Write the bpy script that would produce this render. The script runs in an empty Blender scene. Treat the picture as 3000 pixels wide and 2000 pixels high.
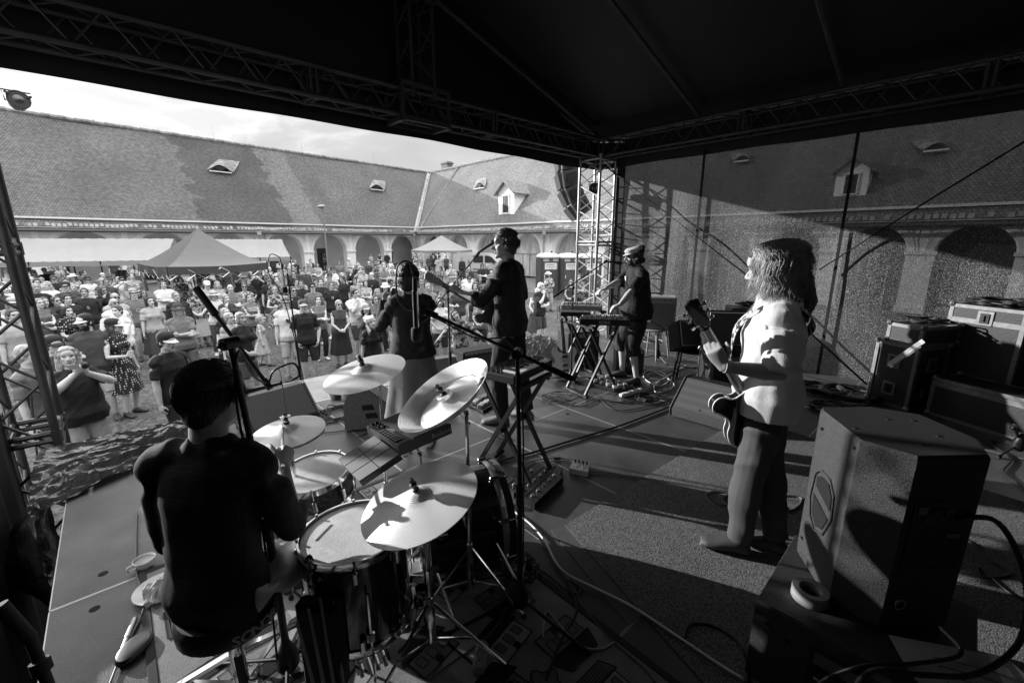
import bpy, bmesh, math, random
from mathutils import Vector, Matrix, Quaternion, noise
R = math.radians
SC = bpy.context.scene
COL = SC.collection
random.seed(7)
# ---------------------------------------------------------------- camera
EYE = Vector((0, 0, 1.8)); YAW = R(42.5); PITCH = math.atan(297/1262)
cam = bpy.data.cameras.new('camera'); cam.lens = 36*1262/3000; cam.sensor_width = 36
cam.clip_start = .05; cam.clip_end = 2000
camo = bpy.data.objects.new('camera', cam); COL.objects.link(camo)
camo.location = EYE; camo.rotation_euler = (R(90)-PITCH, 0, -YAW); SC.camera = camo
# ---------------------------------------------------------------- light
SUN_EL = R(14.6); SUN_AZ = R(-26)          # azimuth from +Y towards +X
W = bpy.data.worlds.new('World'); SC.world = W; W.use_nodes = True
def build_world():
    nt = W.node_tree; N = nt.nodes; L = nt.links; N.clear()
    out = N.new('ShaderNodeOutputWorld'); bg = N.new('ShaderNodeBackground')
    sky = N.new('ShaderNodeTexSky'); sky.sky_type = 'NISHITA'; sky.sun_disc = False
    sky.sun_elevation = SUN_EL; sky.sun_rotation = SUN_AZ
    bw = N.new('ShaderNodeRGBToBW'); L.new(sky.outputs[0], bw.inputs[0])
    tc = N.new('ShaderNodeTexCoord'); mp = N.new('ShaderNodeMapping'); mp.inputs['Scale'].default_value = (1, 1, 3.2)
    L.new(tc.outputs['Generated'], mp.inputs[0])
    n1 = N.new('ShaderNodeTexNoise'); n1.inputs['Scale'].default_value = 2.6; n1.inputs['Detail'].default_value = 9
    n1.inputs['Roughness'].default_value = .52; n1.inputs['Distortion'].default_value = .35
    L.new(mp.outputs[0], n1.inputs[0])
    cr = N.new('ShaderNodeValToRGB'); e = cr.color_ramp.elements
    e[0].position = .36; e[0].color = (6.6, 6.6, 6.6, 1); e[1].position = .6; e[1].color = (9.3, 9.3, 9.3, 1)
    m = cr.color_ramp.elements.new(.54); m.color = (10.8, 10.8, 10.8, 1)
    m2 = cr.color_ramp.elements.new(.47); m2.color = (7.6, 7.6, 7.6, 1)
    L.new(n1.outputs[0], cr.inputs[0])
    mx = N.new('ShaderNodeMix'); mx.data_type = 'RGBA'; mx.inputs[0].default_value = .8
    L.new(bw.outputs[0], mx.inputs[6]); L.new(cr.outputs[0], mx.inputs[7])
    # bright high overcast above the roofs
    sx = N.new('ShaderNodeSeparateXYZ'); L.new(tc.outputs['Generated'], sx.inputs[0]); el = N.new('ShaderNodeMapRange'); el.inputs[1].default_value = .42; el.inputs[2].default_value = .72; el.inputs[3].default_value = .54; el.inputs[4].default_value = 2.7; L.new(sx.outputs[2], el.inputs[0])
    vm = N.new('ShaderNodeVectorMath'); vm.operation = 'SCALE'; L.new(mx.outputs[2], vm.inputs[0]); L.new(el.outputs[0], vm.inputs[3])
    L.new(vm.outputs[0], bg.inputs[0]); bg.inputs[1].default_value = .118
    L.new(bg.outputs[0], out.inputs[0])
build_world()
sl = bpy.data.lights.new('sun', 'SUN'); sl.energy = 4.4; sl.angle = R(.6); sl.color = (1, 1, 1)
slo = bpy.data.objects.new('sun', sl); COL.objects.link(slo)
SUNV = Vector((math.sin(SUN_AZ)*math.cos(SUN_EL), math.cos(SUN_AZ)*math.cos(SUN_EL), math.sin(SUN_EL)))
slo.rotation_euler = SUNV.to_track_quat('Z', 'Y').to_euler(); slo.location = SUNV*60
SC.view_settings.view_transform = 'Standard'; SC.view_settings.look = 'None'
SC.view_settings.exposure = .75; SC.view_settings.gamma = 1
# ---------------------------------------------------------------- pixel (3000x2000 picture) to point helpers
_FW = Vector((math.sin(YAW)*math.cos(PITCH), math.cos(YAW)*math.cos(PITCH), -math.sin(PITCH)))
_RT = Vector((math.cos(YAW), -math.sin(YAW), 0)); _UP = _RT.cross(_FW)
def ray(px, py): return _FW*1262 + _RT*(px-1500) - _UP*(py-1000)
def PZ(px, py, z=0.): r = ray(px, py); return EYE + r*((z-EYE.z)/r.z)
def PX(px, py, x): r = ray(px, py); return EYE + r*(x/r.x)
def PY(px, py, y): r = ray(px, py); return EYE + r*(y/r.y)
def PB(px, py, b):                       # point above/below base b seen at the pixel
    f = Vector((math.sin(YAW), math.cos(YAW), 0)); r = ray(px, py); return EYE + r*(f.dot(Vector((b[0], b[1], 0)))/f.dot(r))
GZ = -1.2
# ---------------------------------------------------------------- materials (the photograph is black and white: greys only)
MATS = {}
def mat(name, v, rough=.6, metal=0., var=.0, scale=8., bump=0., bscale=60., spec=.5, speck=0., coat=0., trans=0., stretch=None, alpha=1.):
    if name in MATS: return MATS[name]
    m = bpy.data.materials.new(name); m.use_nodes = True; MATS[name] = m
    nt = m.node_tree; N = nt.nodes; L = nt.links; b = N['Principled BSDF']
    b.inputs['Base Color'].default_value = (v, v, v, 1); b.inputs['Roughness'].default_value = rough
    b.inputs['Metallic'].default_value = metal; b.inputs['Specular IOR Level'].default_value = spec
    b.inputs['Coat Weight'].default_value = coat; b.inputs['Transmission Weight'].default_value = trans
    b.inputs['Alpha'].default_value = alpha
    m.diffuse_color = (v, v, v, 1)
    if var or bump or speck:
        tc = N.new('ShaderNodeTexCoord'); src = tc.outputs['Object']
        if stretch:
            mp = N.new('ShaderNodeMapping'); mp.inputs['Scale'].default_value = stretch; L.new(src, mp.inputs[0]); src = mp.outputs[0]
    if var or speck:
        n = N.new('ShaderNodeTexNoise'); n.inputs['Scale'].default_value = scale; n.inputs['Detail'].default_value = 6; n.inputs['Roughness'].default_value = .6
        L.new(src, n.inputs[0])
        mr = N.new('ShaderNodeMapRange'); mr.inputs[1].default_value = .3; mr.inputs[2].default_value = .7
        mr.inputs[3].default_value = v*(1-var); mr.inputs[4].default_value = v*(1+var)
        L.new(n.outputs[0], mr.inputs[0]); o = mr.outputs[0]
        if speck:
            s = N.new('ShaderNodeTexNoise'); s.inputs['Scale'].default_value = bscale; s.inputs['Detail'].default_value = 2; L.new(src, s.inputs[0])
            r2 = N.new('ShaderNodeMapRange'); r2.inputs[1].default_value = .35; r2.inputs[2].default_value = .65
            r2.inputs[3].default_value = 1-speck; r2.inputs[4].default_value = 1+speck; L.new(s.outputs[0], r2.inputs[0])
            mu = N.new('ShaderNodeMath'); mu.operation = 'MULTIPLY'; L.new(o, mu.inputs[0]); L.new(r2.outputs[0], mu.inputs[1]); o = mu.outputs[0]
        L.new(o, b.inputs['Base Color'])
    if bump:
        n = N.new('ShaderNodeTexNoise'); n.inputs['Scale'].default_value = bscale; n.inputs['Detail'].default_value = 4; L.new(src, n.inputs[0])
        bp = N.new('ShaderNodeBump'); bp.inputs['Strength'].default_value = min(1, bump); bp.inputs['Distance'].default_value = .02
        L.new(n.outputs[0], bp.inputs['Height']); L.new(bp.outputs[0], b.inputs['Normal'])
    return m
TMP = bpy.data.scenes.new('build'); TVL = TMP.view_layers[0]
def evaluated_mesh(o):            # evaluate one object on its own, away from the big scene
    TMP.collection.objects.link(o); TVL.update(); me = bpy.data.meshes.new_from_object(o.evaluated_get(TVL.depsgraph)); bpy.data.objects.remove(o); return me
# ---------------------------------------------------------------- mesh builder
def frame_from(d, up=Vector((0, 0, 1))):
    d = Vector(d).normalized()
    if abs(d.dot(up)) > .98: up = Vector((1, 0, 0))
    x = d.cross(up).normalized(); y = x.cross(d).normalized(); return x, y, d
class MB:
    def __init__(s): s.v = []; s.f = []; s.m = []; s.mi = 0; s.T = None
    def slot(s, i): s.mi = i; return s
    def add(s, vs, fs):
        k = len(s.v)
        if s.T is not None: vs = [s.T @ Vector(v) for v in vs]
        s.v += [tuple(v) for v in vs]; s.f += [tuple(i+k for i in f) for f in fs]; s.m += [s.mi]*len(fs); return s
    def box(s, c, d, rz=0, M=None, bev=0.):
        hx, hy, hz = d[0]/2, d[1]/2, d[2]/2; c = Vector(c)
        if M is None: M = Matrix.Rotation(rz, 3, 'Z')
        b = min(bev, hx*.45, hy*.45, hz*.45)
        if b <= 0:
            vs = [c + M @ Vector((x*hx, y*hy, z*hz)) for x in (-1, 1) for y in (-1, 1) for z in (-1, 1)]
            return s.add(vs, [(0, 1, 3, 2), (4, 6, 7, 5), (0, 4, 5, 1), (2, 3, 7, 6), (0, 2, 6, 4), (1, 5, 7, 3)])
        rings = []
        for z, k in ((-hz, b), (-hz+b, 0), (hz-b, 0), (hz, b)):
            X, Y = hx-k, hy-k; q = b*(1 if k == 0 else .6)
            rings.append([c+M @ Vector(p+(z,)) for p in ((X, -Y+q), (X, Y-q), (X-q, Y), (-X+q, Y), (-X, Y-q), (-X, -Y+q), (-X+q, -Y), (X-q, -Y))])
        return s.rings(rings)
    def rings(s, rr, cap=True, closed=True):
        n = len(rr[0]); vs = [p for r in rr for p in r]; fs = []
        for i in range(len(rr)-1):
            for j in range(n if closed else n-1):
                k = (j+1) % n; fs.append((i*n+j, i*n+k, (i+1)*n+k, (i+1)*n+j))
        if cap: fs.append(tuple(range(n-1, -1, -1))); fs.append(tuple((len(rr)-1)*n+j for j in range(n)))
        return s.add(vs, fs)
    def cyl(s, a, b, r, r2=None, n=12, cap=True):
        a = Vector(a); b = Vector(b); r2 = r if r2 is None else r2
        if (b-a).length < 1e-6: return s
        x, y, _ = frame_from(b-a)
        ring = lambda c, q: [c + x*(q*math.cos(t)) + y*(q*math.sin(t)) for t in [2*math.pi*i/n for i in range(n)]]
        return s.rings([ring(a, r), ring(b, r2)], cap)
    def tube(s, pts, r, n=6, cap=True):
        P = [Vector(p) for p in pts]; rr = []; up = None
        for i, p in enumerate(P):
            d = (P[min(i+1, len(P)-1)]-P[max(i-1, 0)])
            if d.length < 1e-7: continue
            if up is None: x, y, d = frame_from(d)
            else:
                d.normalize(); x = up - d*up.dot(d)
                if x.length < 1e-4: x, y, d = frame_from(d)
                x.normalize(); y = d.cross(x)
            up = x; q = r[i] if isinstance(r, (list, tuple)) else r
            rr.append([p + x*(q*math.cos(2*math.pi*j/n)) + y*(q*math.sin(2*math.pi*j/n)) for j in range(n)])
        return s.rings(rr, cap)
    def lathe(s, prof, o=(0, 0, 0), ax=(0, 0, 1), n=24, cap=True):
        x, y, d = frame_from(ax); o = Vector(o)
        return s.rings([[o + d*h + x*(r*math.cos(2*math.pi*j/n)) + y*(r*math.sin(2*math.pi*j/n)) for j in range(n)] for r, h in prof], cap)
    def ball(s, c, r, n=12, M=None):
        if not isinstance(r, (tuple, list)): r = (r, r, r)
        c = Vector(c); rr = []; k = max(4, n//2)
        for i in range(k+1):
            a = math.pi*i/k; q = max(1e-3, math.sin(a)); z = -math.cos(a)
            ring = []
            for j in range(n):
                t = 2*math.pi*j/n; p = Vector((r[0]*q*math.cos(t), r[1]*q*math.sin(t), r[2]*z))
                ring.append(c + (M @ p if M is not None else p))
            rr.append(ring)
        return s.rings(rr, True)
    def prism(s, poly, h, M=None, o=(0, 0, 0)):          # polygon in local xy, extruded along local z
        o = Vector(o); M = M or Matrix.Identity(3); n = len(poly)
        lo = [o+M @ Vector((p[0], p[1], 0)) for p in poly]; hi = [o+M @ Vector((p[0], p[1], h)) for p in poly]
        return s.add(lo+hi, [tuple(range(n-1, -1, -1)), tuple(range(n, 2*n))]+[(i, (i+1) % n, (i+1) % n+n, i+n) for i in range(n)])
    def quad(s, *p): return s.add(p, [tuple(range(len(p)))])
    def build(s, name, mats, parent=None, smooth=False, world=True, loc=None):
        me = bpy.data.meshes.new(name); o = bpy.data.objects.new(name, me)
        off = Vector((0, 0, 0)); inv = None
        if parent is not None:
            if world: inv = wm(parent).inverted()
        elif loc is not None: off = Vector(loc)
        vs = [inv @ Vector(v) for v in s.v] if inv else ([Vector(v)-off for v in s.v] if loc is not None else s.v)
        me.from_pydata([tuple(v) for v in vs], [], s.f)
        for m in (mats if isinstance(mats, (list, tuple)) else [mats]): me.materials.append(m)
        me.polygons.foreach_set('material_index', s.m)
        if smooth: me.polygons.foreach_set('use_smooth', [True]*len(s.f))
        me.update()
        if smooth == 'a':
            try: me.set_sharp_from_angle(angle=R(38))
            except Exception: pass
        COL.objects.link(o)
        if parent is not None: o.parent = parent
        elif loc is not None: o.location = off
        return o
def wm(o):
    m = Matrix.LocRotScale(o.location, o.rotation_euler, o.scale)
    return (wm(o.parent) @ m) if o.parent else m
def tag(o, label=None, cat=None, group=None, kind=None):
    if label: o['label'] = label
    if cat: o['category'] = cat
    if group: o['group'] = group
    if kind: o['kind'] = kind
    return o
def thing(name, label, cat, loc=(0, 0, 0), rz=0., group=None):
    o = bpy.data.objects.new(name, None); COL.objects.link(o); o.location = loc; o.rotation_euler = (0, 0, rz); o.empty_display_size = .1
    return tag(o, label, cat, group)
def struct(name, mb, m, smooth=False): return tag(mb.build(name, m, None, smooth), kind='structure')
def copy_tree(o, loc=None, rz=None, parent=None, label=None, group=None):
    c = o.copy(); COL.objects.link(c)
    if parent is not None: c.parent = parent
    if loc is not None: c.location = loc
    if rz is not None: c.rotation_euler = (0, 0, rz)
    if label: c['label'] = label
    if group: c['group'] = group
    for ch in list(o.children): copy_tree(ch, parent=c)
    return c
def crv(pts, k=6):                        # Catmull-Rom through points
    P = [Vector(p) for p in pts]; P = [P[0]*2-P[1]]+P+[P[-1]*2-P[-2]]; out = []
    for i in range(1, len(P)-2):
        a, b, c, d = P[i-1:i+3]
        for j in range(k):
            t = j/k; out.append(.5*((2*b)+(c-a)*t+(2*a-5*b+4*c-d)*t*t+(3*b-a-3*c+d)*t**3))
    out.append(P[-2]); return out
def text_mesh(txt, size, name, m, parent, M, depth=.001, bold=0., world=True):
    cu = bpy.data.curves.new(name, 'FONT'); cu.body = txt; cu.size = size; cu.extrude = depth; cu.offset = bold; cu.align_x = 'CENTER'; cu.align_y = 'CENTER'; cu.resolution_u = 2
    o = bpy.data.objects.new(name, cu); me = evaluated_mesh(o)
    if world and parent is not None: M = wm(parent).inverted() @ M
    me.transform(M); me.materials.clear(); me.materials.append(m)
    n = bpy.data.objects.new(name, me); COL.objects.link(n); n.parent = parent; return n
def basis(x, y, z, o=(0, 0, 0)):
    m = Matrix((x, y, z)).transposed().to_4x4(); m.translation = Vector(o); return m
# common materials
BLK = mat('black_plastic', .012, .45, var=.2, scale=30); BLKM = mat('black_metal', .014, .45, .0, spec=.4)
RUB = mat('black_rubber', .01, .8); CHR = mat('chrome', .75, .13, 1.); ALU = mat('aluminium', .6, .36, 1., var=.15, scale=12)
WHT = mat('white_plastic', .75, .4); CABM = mat('cable_black', .012, .5); STL = mat('dull_steel', .4, .4, 1., var=.2)
# ================================================================ SETTING
# ---- ground
def ground_mat():
    m = mat('ground_grass', .07, .9, var=.35, scale=1.2, bump=.6, bscale=14, speck=.55); return m
g = MB(); n = 60; S = 160
cx, cy = 25, 25
for i in range(n+1):
    for j in range(n+1):
        u = (i/n*2-1); w = (j/n*2-1); x = cx+S*u*abs(u); y = cy+S*w*abs(w)
        g.v.append((x, y, GZ))
for i in range(n):
    for j in range(n):
        a = i*(n+1)+j; g.f.append((a, a+n+1, a+n+2, a+1)); g.m.append(0)
struct('ground', g, ground_mat())
PAVE = mat('asphalt_wet', .11, .32, var=.45, scale=.9, bump=.25, bscale=25, spec=.6)
b = MB()
poly = [PZ(1560, 1050, GZ+.006), PZ(1700, 960, GZ+.006), PZ(1590, 860, GZ+.006), PZ(1150, 812, GZ+.006), PZ(1250, 790, GZ+.006), PZ(1900, 812, GZ+.006), PZ(2400, 900, GZ+.006), PZ(2500, 1000, GZ+.006), PZ(2000, 1080, GZ+.006)]
b.quad(*[(p.x, p.y, GZ+.006) for p in poly]); 
struct('path', b, PAVE)
# grass tufts as stuff
tf = MB(); rnd = random.Random(3)
def tuft(x, y, z, k, h):
    for _ in range(k):
        a = rnd.uniform(0, 6.28); dx = rnd.gauss(0, .03); dy = rnd.gauss(0, .03); hh = h*rnd.uniform(.5, 1.2); w = .003
        bx, by = x+dx, y+dy; tx, ty = bx+math.cos(a)*hh*.6, by+math.sin(a)*hh*.6
        tf.quad((bx-w*math.sin(a), by+w*math.cos(a), z), (bx+w*math.sin(a), by-w*math.cos(a), z), (tx, ty, z+hh))
for i in range(5200):
    d = rnd.uniform(0, 1)**1.4
    x = rnd.uniform(-2.5, 8.5); y = 5.2+d*12
    tuft(x, y, GZ+.0, 5, .045)
for i in range(1300):
    tuft(rnd.uniform(-2.2, -.45), rnd.uniform(1.5, 6.5), GZ, 6, .07)
tag(tf.build('grass', mat('grass_blades', .10, .7, var=.4, scale=3)), 'short trodden grass of the courtyard in front of the stage', 'grass', kind='stuff')
tf = MB()
tp = PZ(1640, 868, GZ); 
for i in range(700):
    q = PZ(rnd.uniform(1590, 1690), rnd.uniform(862, 880), GZ); tuft(q.x, q.y, GZ+.006, 4, .32)
tag(tf.build('tall_grass', MATS['grass_blades']), 'strip of tall weeds growing in front of the portable toilets', 'grass', kind='stuff')
# ---- the arcaded building
F2 = Vector((math.sin(YAW), math.cos(YAW))); R2 = Vector((math.cos(YAW), -math.sin(YAW)))
def cw(lat, dep): v = F2*dep + R2*lat; return Vector((v.x, v.y, 0))
CORN = cw(-10.2, 48)
def wdir(a): return (cw(math.sin(R(a)), math.cos(R(a)))).normalized()
DL = -wdir(40.0); DR = wdir(-42.0)*-1        # directions away from the corner
NL = Vector((DL.y, -DL.x, 0)); NL = NL if NL.dot(DR) > 0 else -NL     # normals into the courtyard
NR = Vector((DR.y, -DR.x, 0)); NR = NR if NR.dot(DL) > 0 else -NR
EAVE = 4.35; RIDGE = 11.2; DEP = 6.4
PLAST = mat('plaster_white', .88, .85, var=.05, scale=1.2, bump=.1, bscale=8)
PLAST2 = mat('plaster_cream', .78, .85, var=.05, scale=1.2)
PANEL = mat('plaster_grey_panel', .70, .85, var=.07, scale=2)
INNER = mat('arcade_interior', .78, .9, var=.12, scale=.8)
def tile_mat(name, v, patches=True):
    m = bpy.data.materials.new(name); m.use_nodes = True; nt = m.node_tree; N = nt.nodes; L = nt.links; bs = N['Principled BSDF']
    bs.inputs['Roughness'].default_value = .85
    tc = N.new('ShaderNodeTexCoord'); src = tc.outputs['UV']
    # slight waviness of the courses
    nz = N.new('ShaderNodeTexNoise'); nz.inputs['Scale'].default_value = .35; nz.inputs['Detail'].default_value = 2; L.new(src, nz.inputs[0])
    va = N.new('ShaderNodeVectorMath'); va.operation = 'MULTIPLY_ADD'; va.inputs[1].default_value = (.05, .22, 0); L.new(nz.outputs['Color'], va.inputs[0]); L.new(src, va.inputs[2])
    br = N.new('ShaderNodeTexBrick'); br.offset = .5; br.inputs['Scale'].default_value = 1; br.inputs['Brick Width'].default_value = .15; br.inputs['Row Height'].default_value = .145
    br.inputs['Mortar Size'].default_value = .022; br.inputs['Mortar Smooth'].default_value = .9; br.inputs['Bias'].default_value = -.1
    br.inputs['Color1'].default_value = (v*.84,)*3+(1,); br.inputs['Color2'].default_value = (v*1.16,)*3+(1,); br.inputs['Mortar'].default_value = (v*.42,)*3+(1,)
    L.new(va.outputs[0], br.inputs[0]); col = br.outputs[0]
    # weathering
    n2 = N.new('ShaderNodeTexNoise'); n2.inputs['Scale'].default_value = .3; n2.inputs['Detail'].default_value = 7; L.new(src, n2.inputs[0])
    mr = N.new('ShaderNodeMapRange'); mr.inputs[1].default_value = .3; mr.inputs[2].default_value = .7; mr.inputs[3].default_value = .8; mr.inputs[4].default_value = 1.2; L.new(n2.outputs[0], mr.inputs[0])
    mu = N.new('ShaderNodeVectorMath'); mu.operation = 'SCALE'; L.new(col, mu.inputs[0]); L.new(mr.outputs[0], mu.inputs[3]); col = mu.outputs[0]
    n5 = N.new('ShaderNodeTexNoise'); n5.inputs['Scale'].default_value = 4; n5.inputs['Detail'].default_value = 3; L.new(src, n5.inputs[0]); m5 = N.new('ShaderNodeMapRange'); m5.inputs[1].default_value = .35; m5.inputs[2].default_value = .65; m5.inputs[3].default_value = .78; m5.inputs[4].default_value = 1.2; L.new(n5.outputs[0], m5.inputs[0]); m6 = N.new('ShaderNodeVectorMath'); m6.operation = 'SCALE'; L.new(col, m6.inputs[0]); L.new(m5.outputs[0], m6.inputs[3]); col = m6.outputs[0]
    # lines of patchwork by u position (darker mossy field / new pale tiles)
    sp = N.new('ShaderNodeSeparateXYZ'); L.new(src, sp.inputs[0])
    if patches:
        n3 = N.new('ShaderNodeTexNoise'); n3.inputs['Scale'].default_value = 1.1; n3.inputs['Detail'].default_value = 6; L.new(src, n3.inputs[0])
        for (u0, u1, k, fr) in patches:
            def edge(u, up):
                a = N.new('ShaderNodeMath'); a.operation = 'MULTIPLY_ADD'; L.new(n3.outputs[0], a.inputs[0]); a.inputs[1].default_value = fr; L.new(sp.outputs[0], a.inputs[2])
                c = N.new('ShaderNodeMapRange'); c.inputs[1].default_value = u+fr/2-.12; c.inputs[2].default_value = u+fr/2+.12
                c.inputs[3].default_value = 0 if up else 1; c.inputs[4].default_value = 1 if up else 0; L.new(a.outputs[0], c.inputs[0]); return c.outputs[0]
            ml = N.new('ShaderNodeMath'); ml.operation = 'MULTIPLY'; L.new(edge(u0, True), ml.inputs[0]); L.new(edge(u1, False), ml.inputs[1])
            md = N.new('ShaderNodeMath'); md.operation = 'MULTIPLY_ADD'; L.new(ml.outputs[0], md.inputs[0]); md.inputs[1].default_value = k-1; md.inputs[2].default_value = 1
            mu2 = N.new('ShaderNodeVectorMath'); mu2.operation = 'SCALE'; L.new(col, mu2.inputs[0]); L.new(md.outputs[0], mu2.inputs[3]); col = mu2.outputs[0]
    L.new(col, bs.inputs['Base Color'])
    bp = N.new('ShaderNodeBump'); bp.inputs['Strength'].default_value = .7; bp.inputs['Distance'].default_value = .05; L.new(br.outputs['Fac'], bp.inputs['Height']); bp.invert = True
    L.new(bp.outputs[0], bs.inputs['Normal'])
    return m
LEN_L = 84.; LEN_R = 58.
TILE_L = tile_mat('roof_tiles_patched', .13, [(13.2, 19.4, .62, 3.4), (10.6, 13.2, 1.25, .9), (8.6, 10.6, .9, .9)])
TILE_R = tile_mat('roof_tiles_pale', .17, [(30, 34, .8, 1.5)])
RIDM = mat('ridge_tiles', .2, .8, var=.4, scale=4, bump=.3, bscale=20)
WDARK = mat('dark_wood', .05, .6, var=.3, scale=6); GUT = mat('gutter_dark', .06, .4, .3)
bis = (NL+NR); bis = -bis/ (bis.dot(NL))      # outward from corner, unit offset per metre from both eaves
def wing(name, label, D, NRM, LEN, TILE, arches, aw, flat):
    root = thing(name, label, 'building', (CORN.x, CORN.y, GZ), 0)
    B = basis(D, -NRM, Vector((0, 0, 1)), (CORN.x, CORN.y, GZ)); T = B           # local: x along wing from the corner, y into the building, z up
    # front wall with arch openings
    w = MB(); w.T = T; xs = sorted(arches); spring = 1.95 if not flat else 1.95
    th = .7; x0 = -.0
    def arch_pts(xc, hw, rise, z0, n=14): return [(xc-hw*math.cos(math.pi*i/n), z0+rise*math.sin(math.pi*i/n)) for i in range(n+1)]
    prev = 0.
    for yy in (0, th):
        prev = 0.
        for (xc, hw) in xs:
            rise = hw; pts = arch_pts(xc, hw, rise, 3.57-hw)
            w.quad((prev, yy, 0), (xc-hw, yy, 0), (xc-hw, yy, 3.57-hw), (xc-hw, yy, EAVE), (prev, yy, EAVE))
            for a, b2 in zip(pts, pts[1:]): w.quad((a[0], yy, a[1]), (b2[0], yy, b2[1]), (b2[0], yy, EAVE), (a[0], yy, EAVE))
            prev = xc+hw
        w.quad((prev, yy, 0), (LEN, yy, 0), (LEN, yy, EAVE), (prev, yy, EAVE))
    for (xc, hw) in xs:
        pts = [(xc-hw, 0)]+arch_pts(xc, hw, hw, 3.57-hw)+[(xc+hw, 0)]
        for a, b2 in zip(pts, pts[1:]): w.quad((a[0], 0, a[1]), (a[0], th, a[1]), (b2[0], th, b2[1]), (b2[0], 0, b2[1]))
    w.build('wall', PLAST, root)
    # interior back wall, vault and floor
    iw = MB(); iw.T = T
    iw.quad((-5, 3.6, 0), (LEN, 3.6, 0), (LEN, 3.6, 4.2), (-5, 3.6, 4.2)); iw.quad((-.5, th, 4.2), (LEN, th, 4.2), (LEN, 3.6, 4.2), (-.5, 3.6, 4.2))
    iw.quad((-.5, th, .06), (LEN, th, .06), (LEN, 3.6, .06), (-.5, 3.6, .06))
    for (xc, hw) in xs:      # cross vault ribs
        for e in (-1, 1):
            xx = xc+e*(hw+.45)
            iw.box((xx, 2.15, 3.75), (.35, 2.9, .9))
    iw.build('arcade_passage', INNER, root)
    # mouldings: piers' imposts, archivolts, keystones, panels, cornice
    tr = MB(); tr.T = T
    for (xc, hw) in xs:
        spring = 3.57-hw; n = 16; R0 = hw+.02; 
        for (ra, rb, o1, o2) in ((.05, .26, -.045, -.045), (.30, .36, -.03, -.03)):
            A = [(xc-(hw+ra)*math.cos(math.pi*i/n), spring+(hw+ra)*math.sin(math.pi*i/n)) for i in range(n+1)]
            Bq = [(xc-(hw+rb)*math.cos(math.pi*i/n), spring+(hw+rb)*math.sin(math.pi*i/n)) for i in range(n+1)]
            for i in range(n):
                tr.quad((A[i][0], o1, A[i][1]), (A[i+1][0], o1, A[i+1][1]), (Bq[i+1][0], o1, Bq[i+1][1]), (Bq[i][0], o1, Bq[i][1]))
                tr.quad((A[i][0], o1, A[i][1]), (A[i+1][0], o1, A[i+1][1]), (A[i+1][0], 0, A[i+1][1]), (A[i][0], 0, A[i][1]))
                tr.quad((Bq[i][0], o1, Bq[i][1]), (Bq[i+1][0], o1, Bq[i+1][1]), (Bq[i+1][0], 0, Bq[i+1][1]), (Bq[i][0], 0, Bq[i][1]))
        kz = 3.57
        tr.prism([(xc-.13, kz+.02), (xc+.13, kz+.02), (xc+.22, kz+.5), (xc-.22, kz+.5)], .09, Matrix(((1, 0, 0), (0, 0, -1), (0, 1, 0))), (0, 0, 0))
    prev = 0.
    for k, (xc, hw) in enumerate(xs):
        pw = xc-hw-prev
        spring = 3.57-hw
        if k: tr.box(((prev+xc-hw)/2, -.04, spring), (pw+.12, .12, .14)); tr.box(((prev+xc-hw)/2, -.02, .12), (pw+.1, .08, .24))
        prev = xc+hw
    tr.box((LEN/2, -.06, EAVE-.16), (LEN, .14, .10)); tr.box((LEN/2, -.12, EAVE-.05), (LEN, .26, .10))
    tr.build('moulding', PLAST2, root)
    for (xa, ha), (xb, hb) in zip(xs, xs[1:]):
        m = (xa+ha+xb-hb)/2; g = (xb-hb-xa-ha)/2
        for sx in (-1, 1):      # sunken spandrel panels with a raised rim
            q0 = m+sx*(.16); q1 = m+sx*(g+(ha if sx < 0 else hb)*.62)
            poly = [(q0, 4.05), (q0, 2.75), (m+sx*(g+.12), 3.15), (m+sx*(g+.42), 3.62), (q1, 4.05)]
            c = Vector((sum(p[0] for p in poly)/5, sum(p[1] for p in poly)/5)); pn = MB(); pn.T = T
            inn = [c+(Vector(p)-c)*.86 for p in poly]
            pn.quad(*[(p[0], -.004, p[1]) for p in inn])
            for i in range(5):
                j = (i+1) % 5; pn.quad((poly[i][0], -.03, poly[i][1]), (poly[j][0], -.03, poly[j][1]), (inn[j][0], -.004, inn[j][1]), (inn[i][0], -.004, inn[i][1]))
            pn.build('spandrel_panel', PANEL, root)
    # roof
    up = Vector((0, 0, 1)); sl = math.hypot(DEP, RIDGE-EAVE)
    ro = bpy.data.meshes.new('roof'); ov = .55
    e0 = CORN + Vector((0, 0, GZ+EAVE)); drop = (RIDGE-EAVE)/DEP
    def rp(s, t, dz=0):      # s along the eave, t metres behind the eave (negative = overhang)
        base = CORN + bis*t; p = base + D*s; return Vector((p.x, p.y, GZ+EAVE+.02+t*drop+dz))
    V = []; Fc = []; UV = []
    ns = 80
    for i in range(ns+1):
        for j in range(13):
            t = -ov+(DEP+ov)*j/12; s = LEN*i/ns + (bis*0).x
            p = rp(s, t); sag = -.10*noise.noise(Vector((s*.22, t*.4, 3 if flat else 9)))
            p.z += sag; V.append(p); UV.append(((s+(bis*t).dot(D)), (t+ov)*sl/DEP))
    for i in range(ns):
        for j in range(12):
            a = i*13+j; Fc.append((a, a+13, a+14, a+1))
    inv = wm(root).inverted(); ro.from_pydata([tuple(inv @ v) for v in V], [], Fc); ro.materials.append(TILE)
    uv = ro.uv_layers.new(name='UVMap')
    for l in ro.loops: uv.data[l.index].uv = UV[l.vertex_index]
    ro.update(); r_o = bpy.data.objects.new('roof', ro); COL.objects.link(r_o); r_o.parent = root
    bk = MB(); a0 = rp(0, DEP, -.02); a1 = rp(LEN, DEP, -.02); c0 = CORN+bis*DEP*2; 
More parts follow.
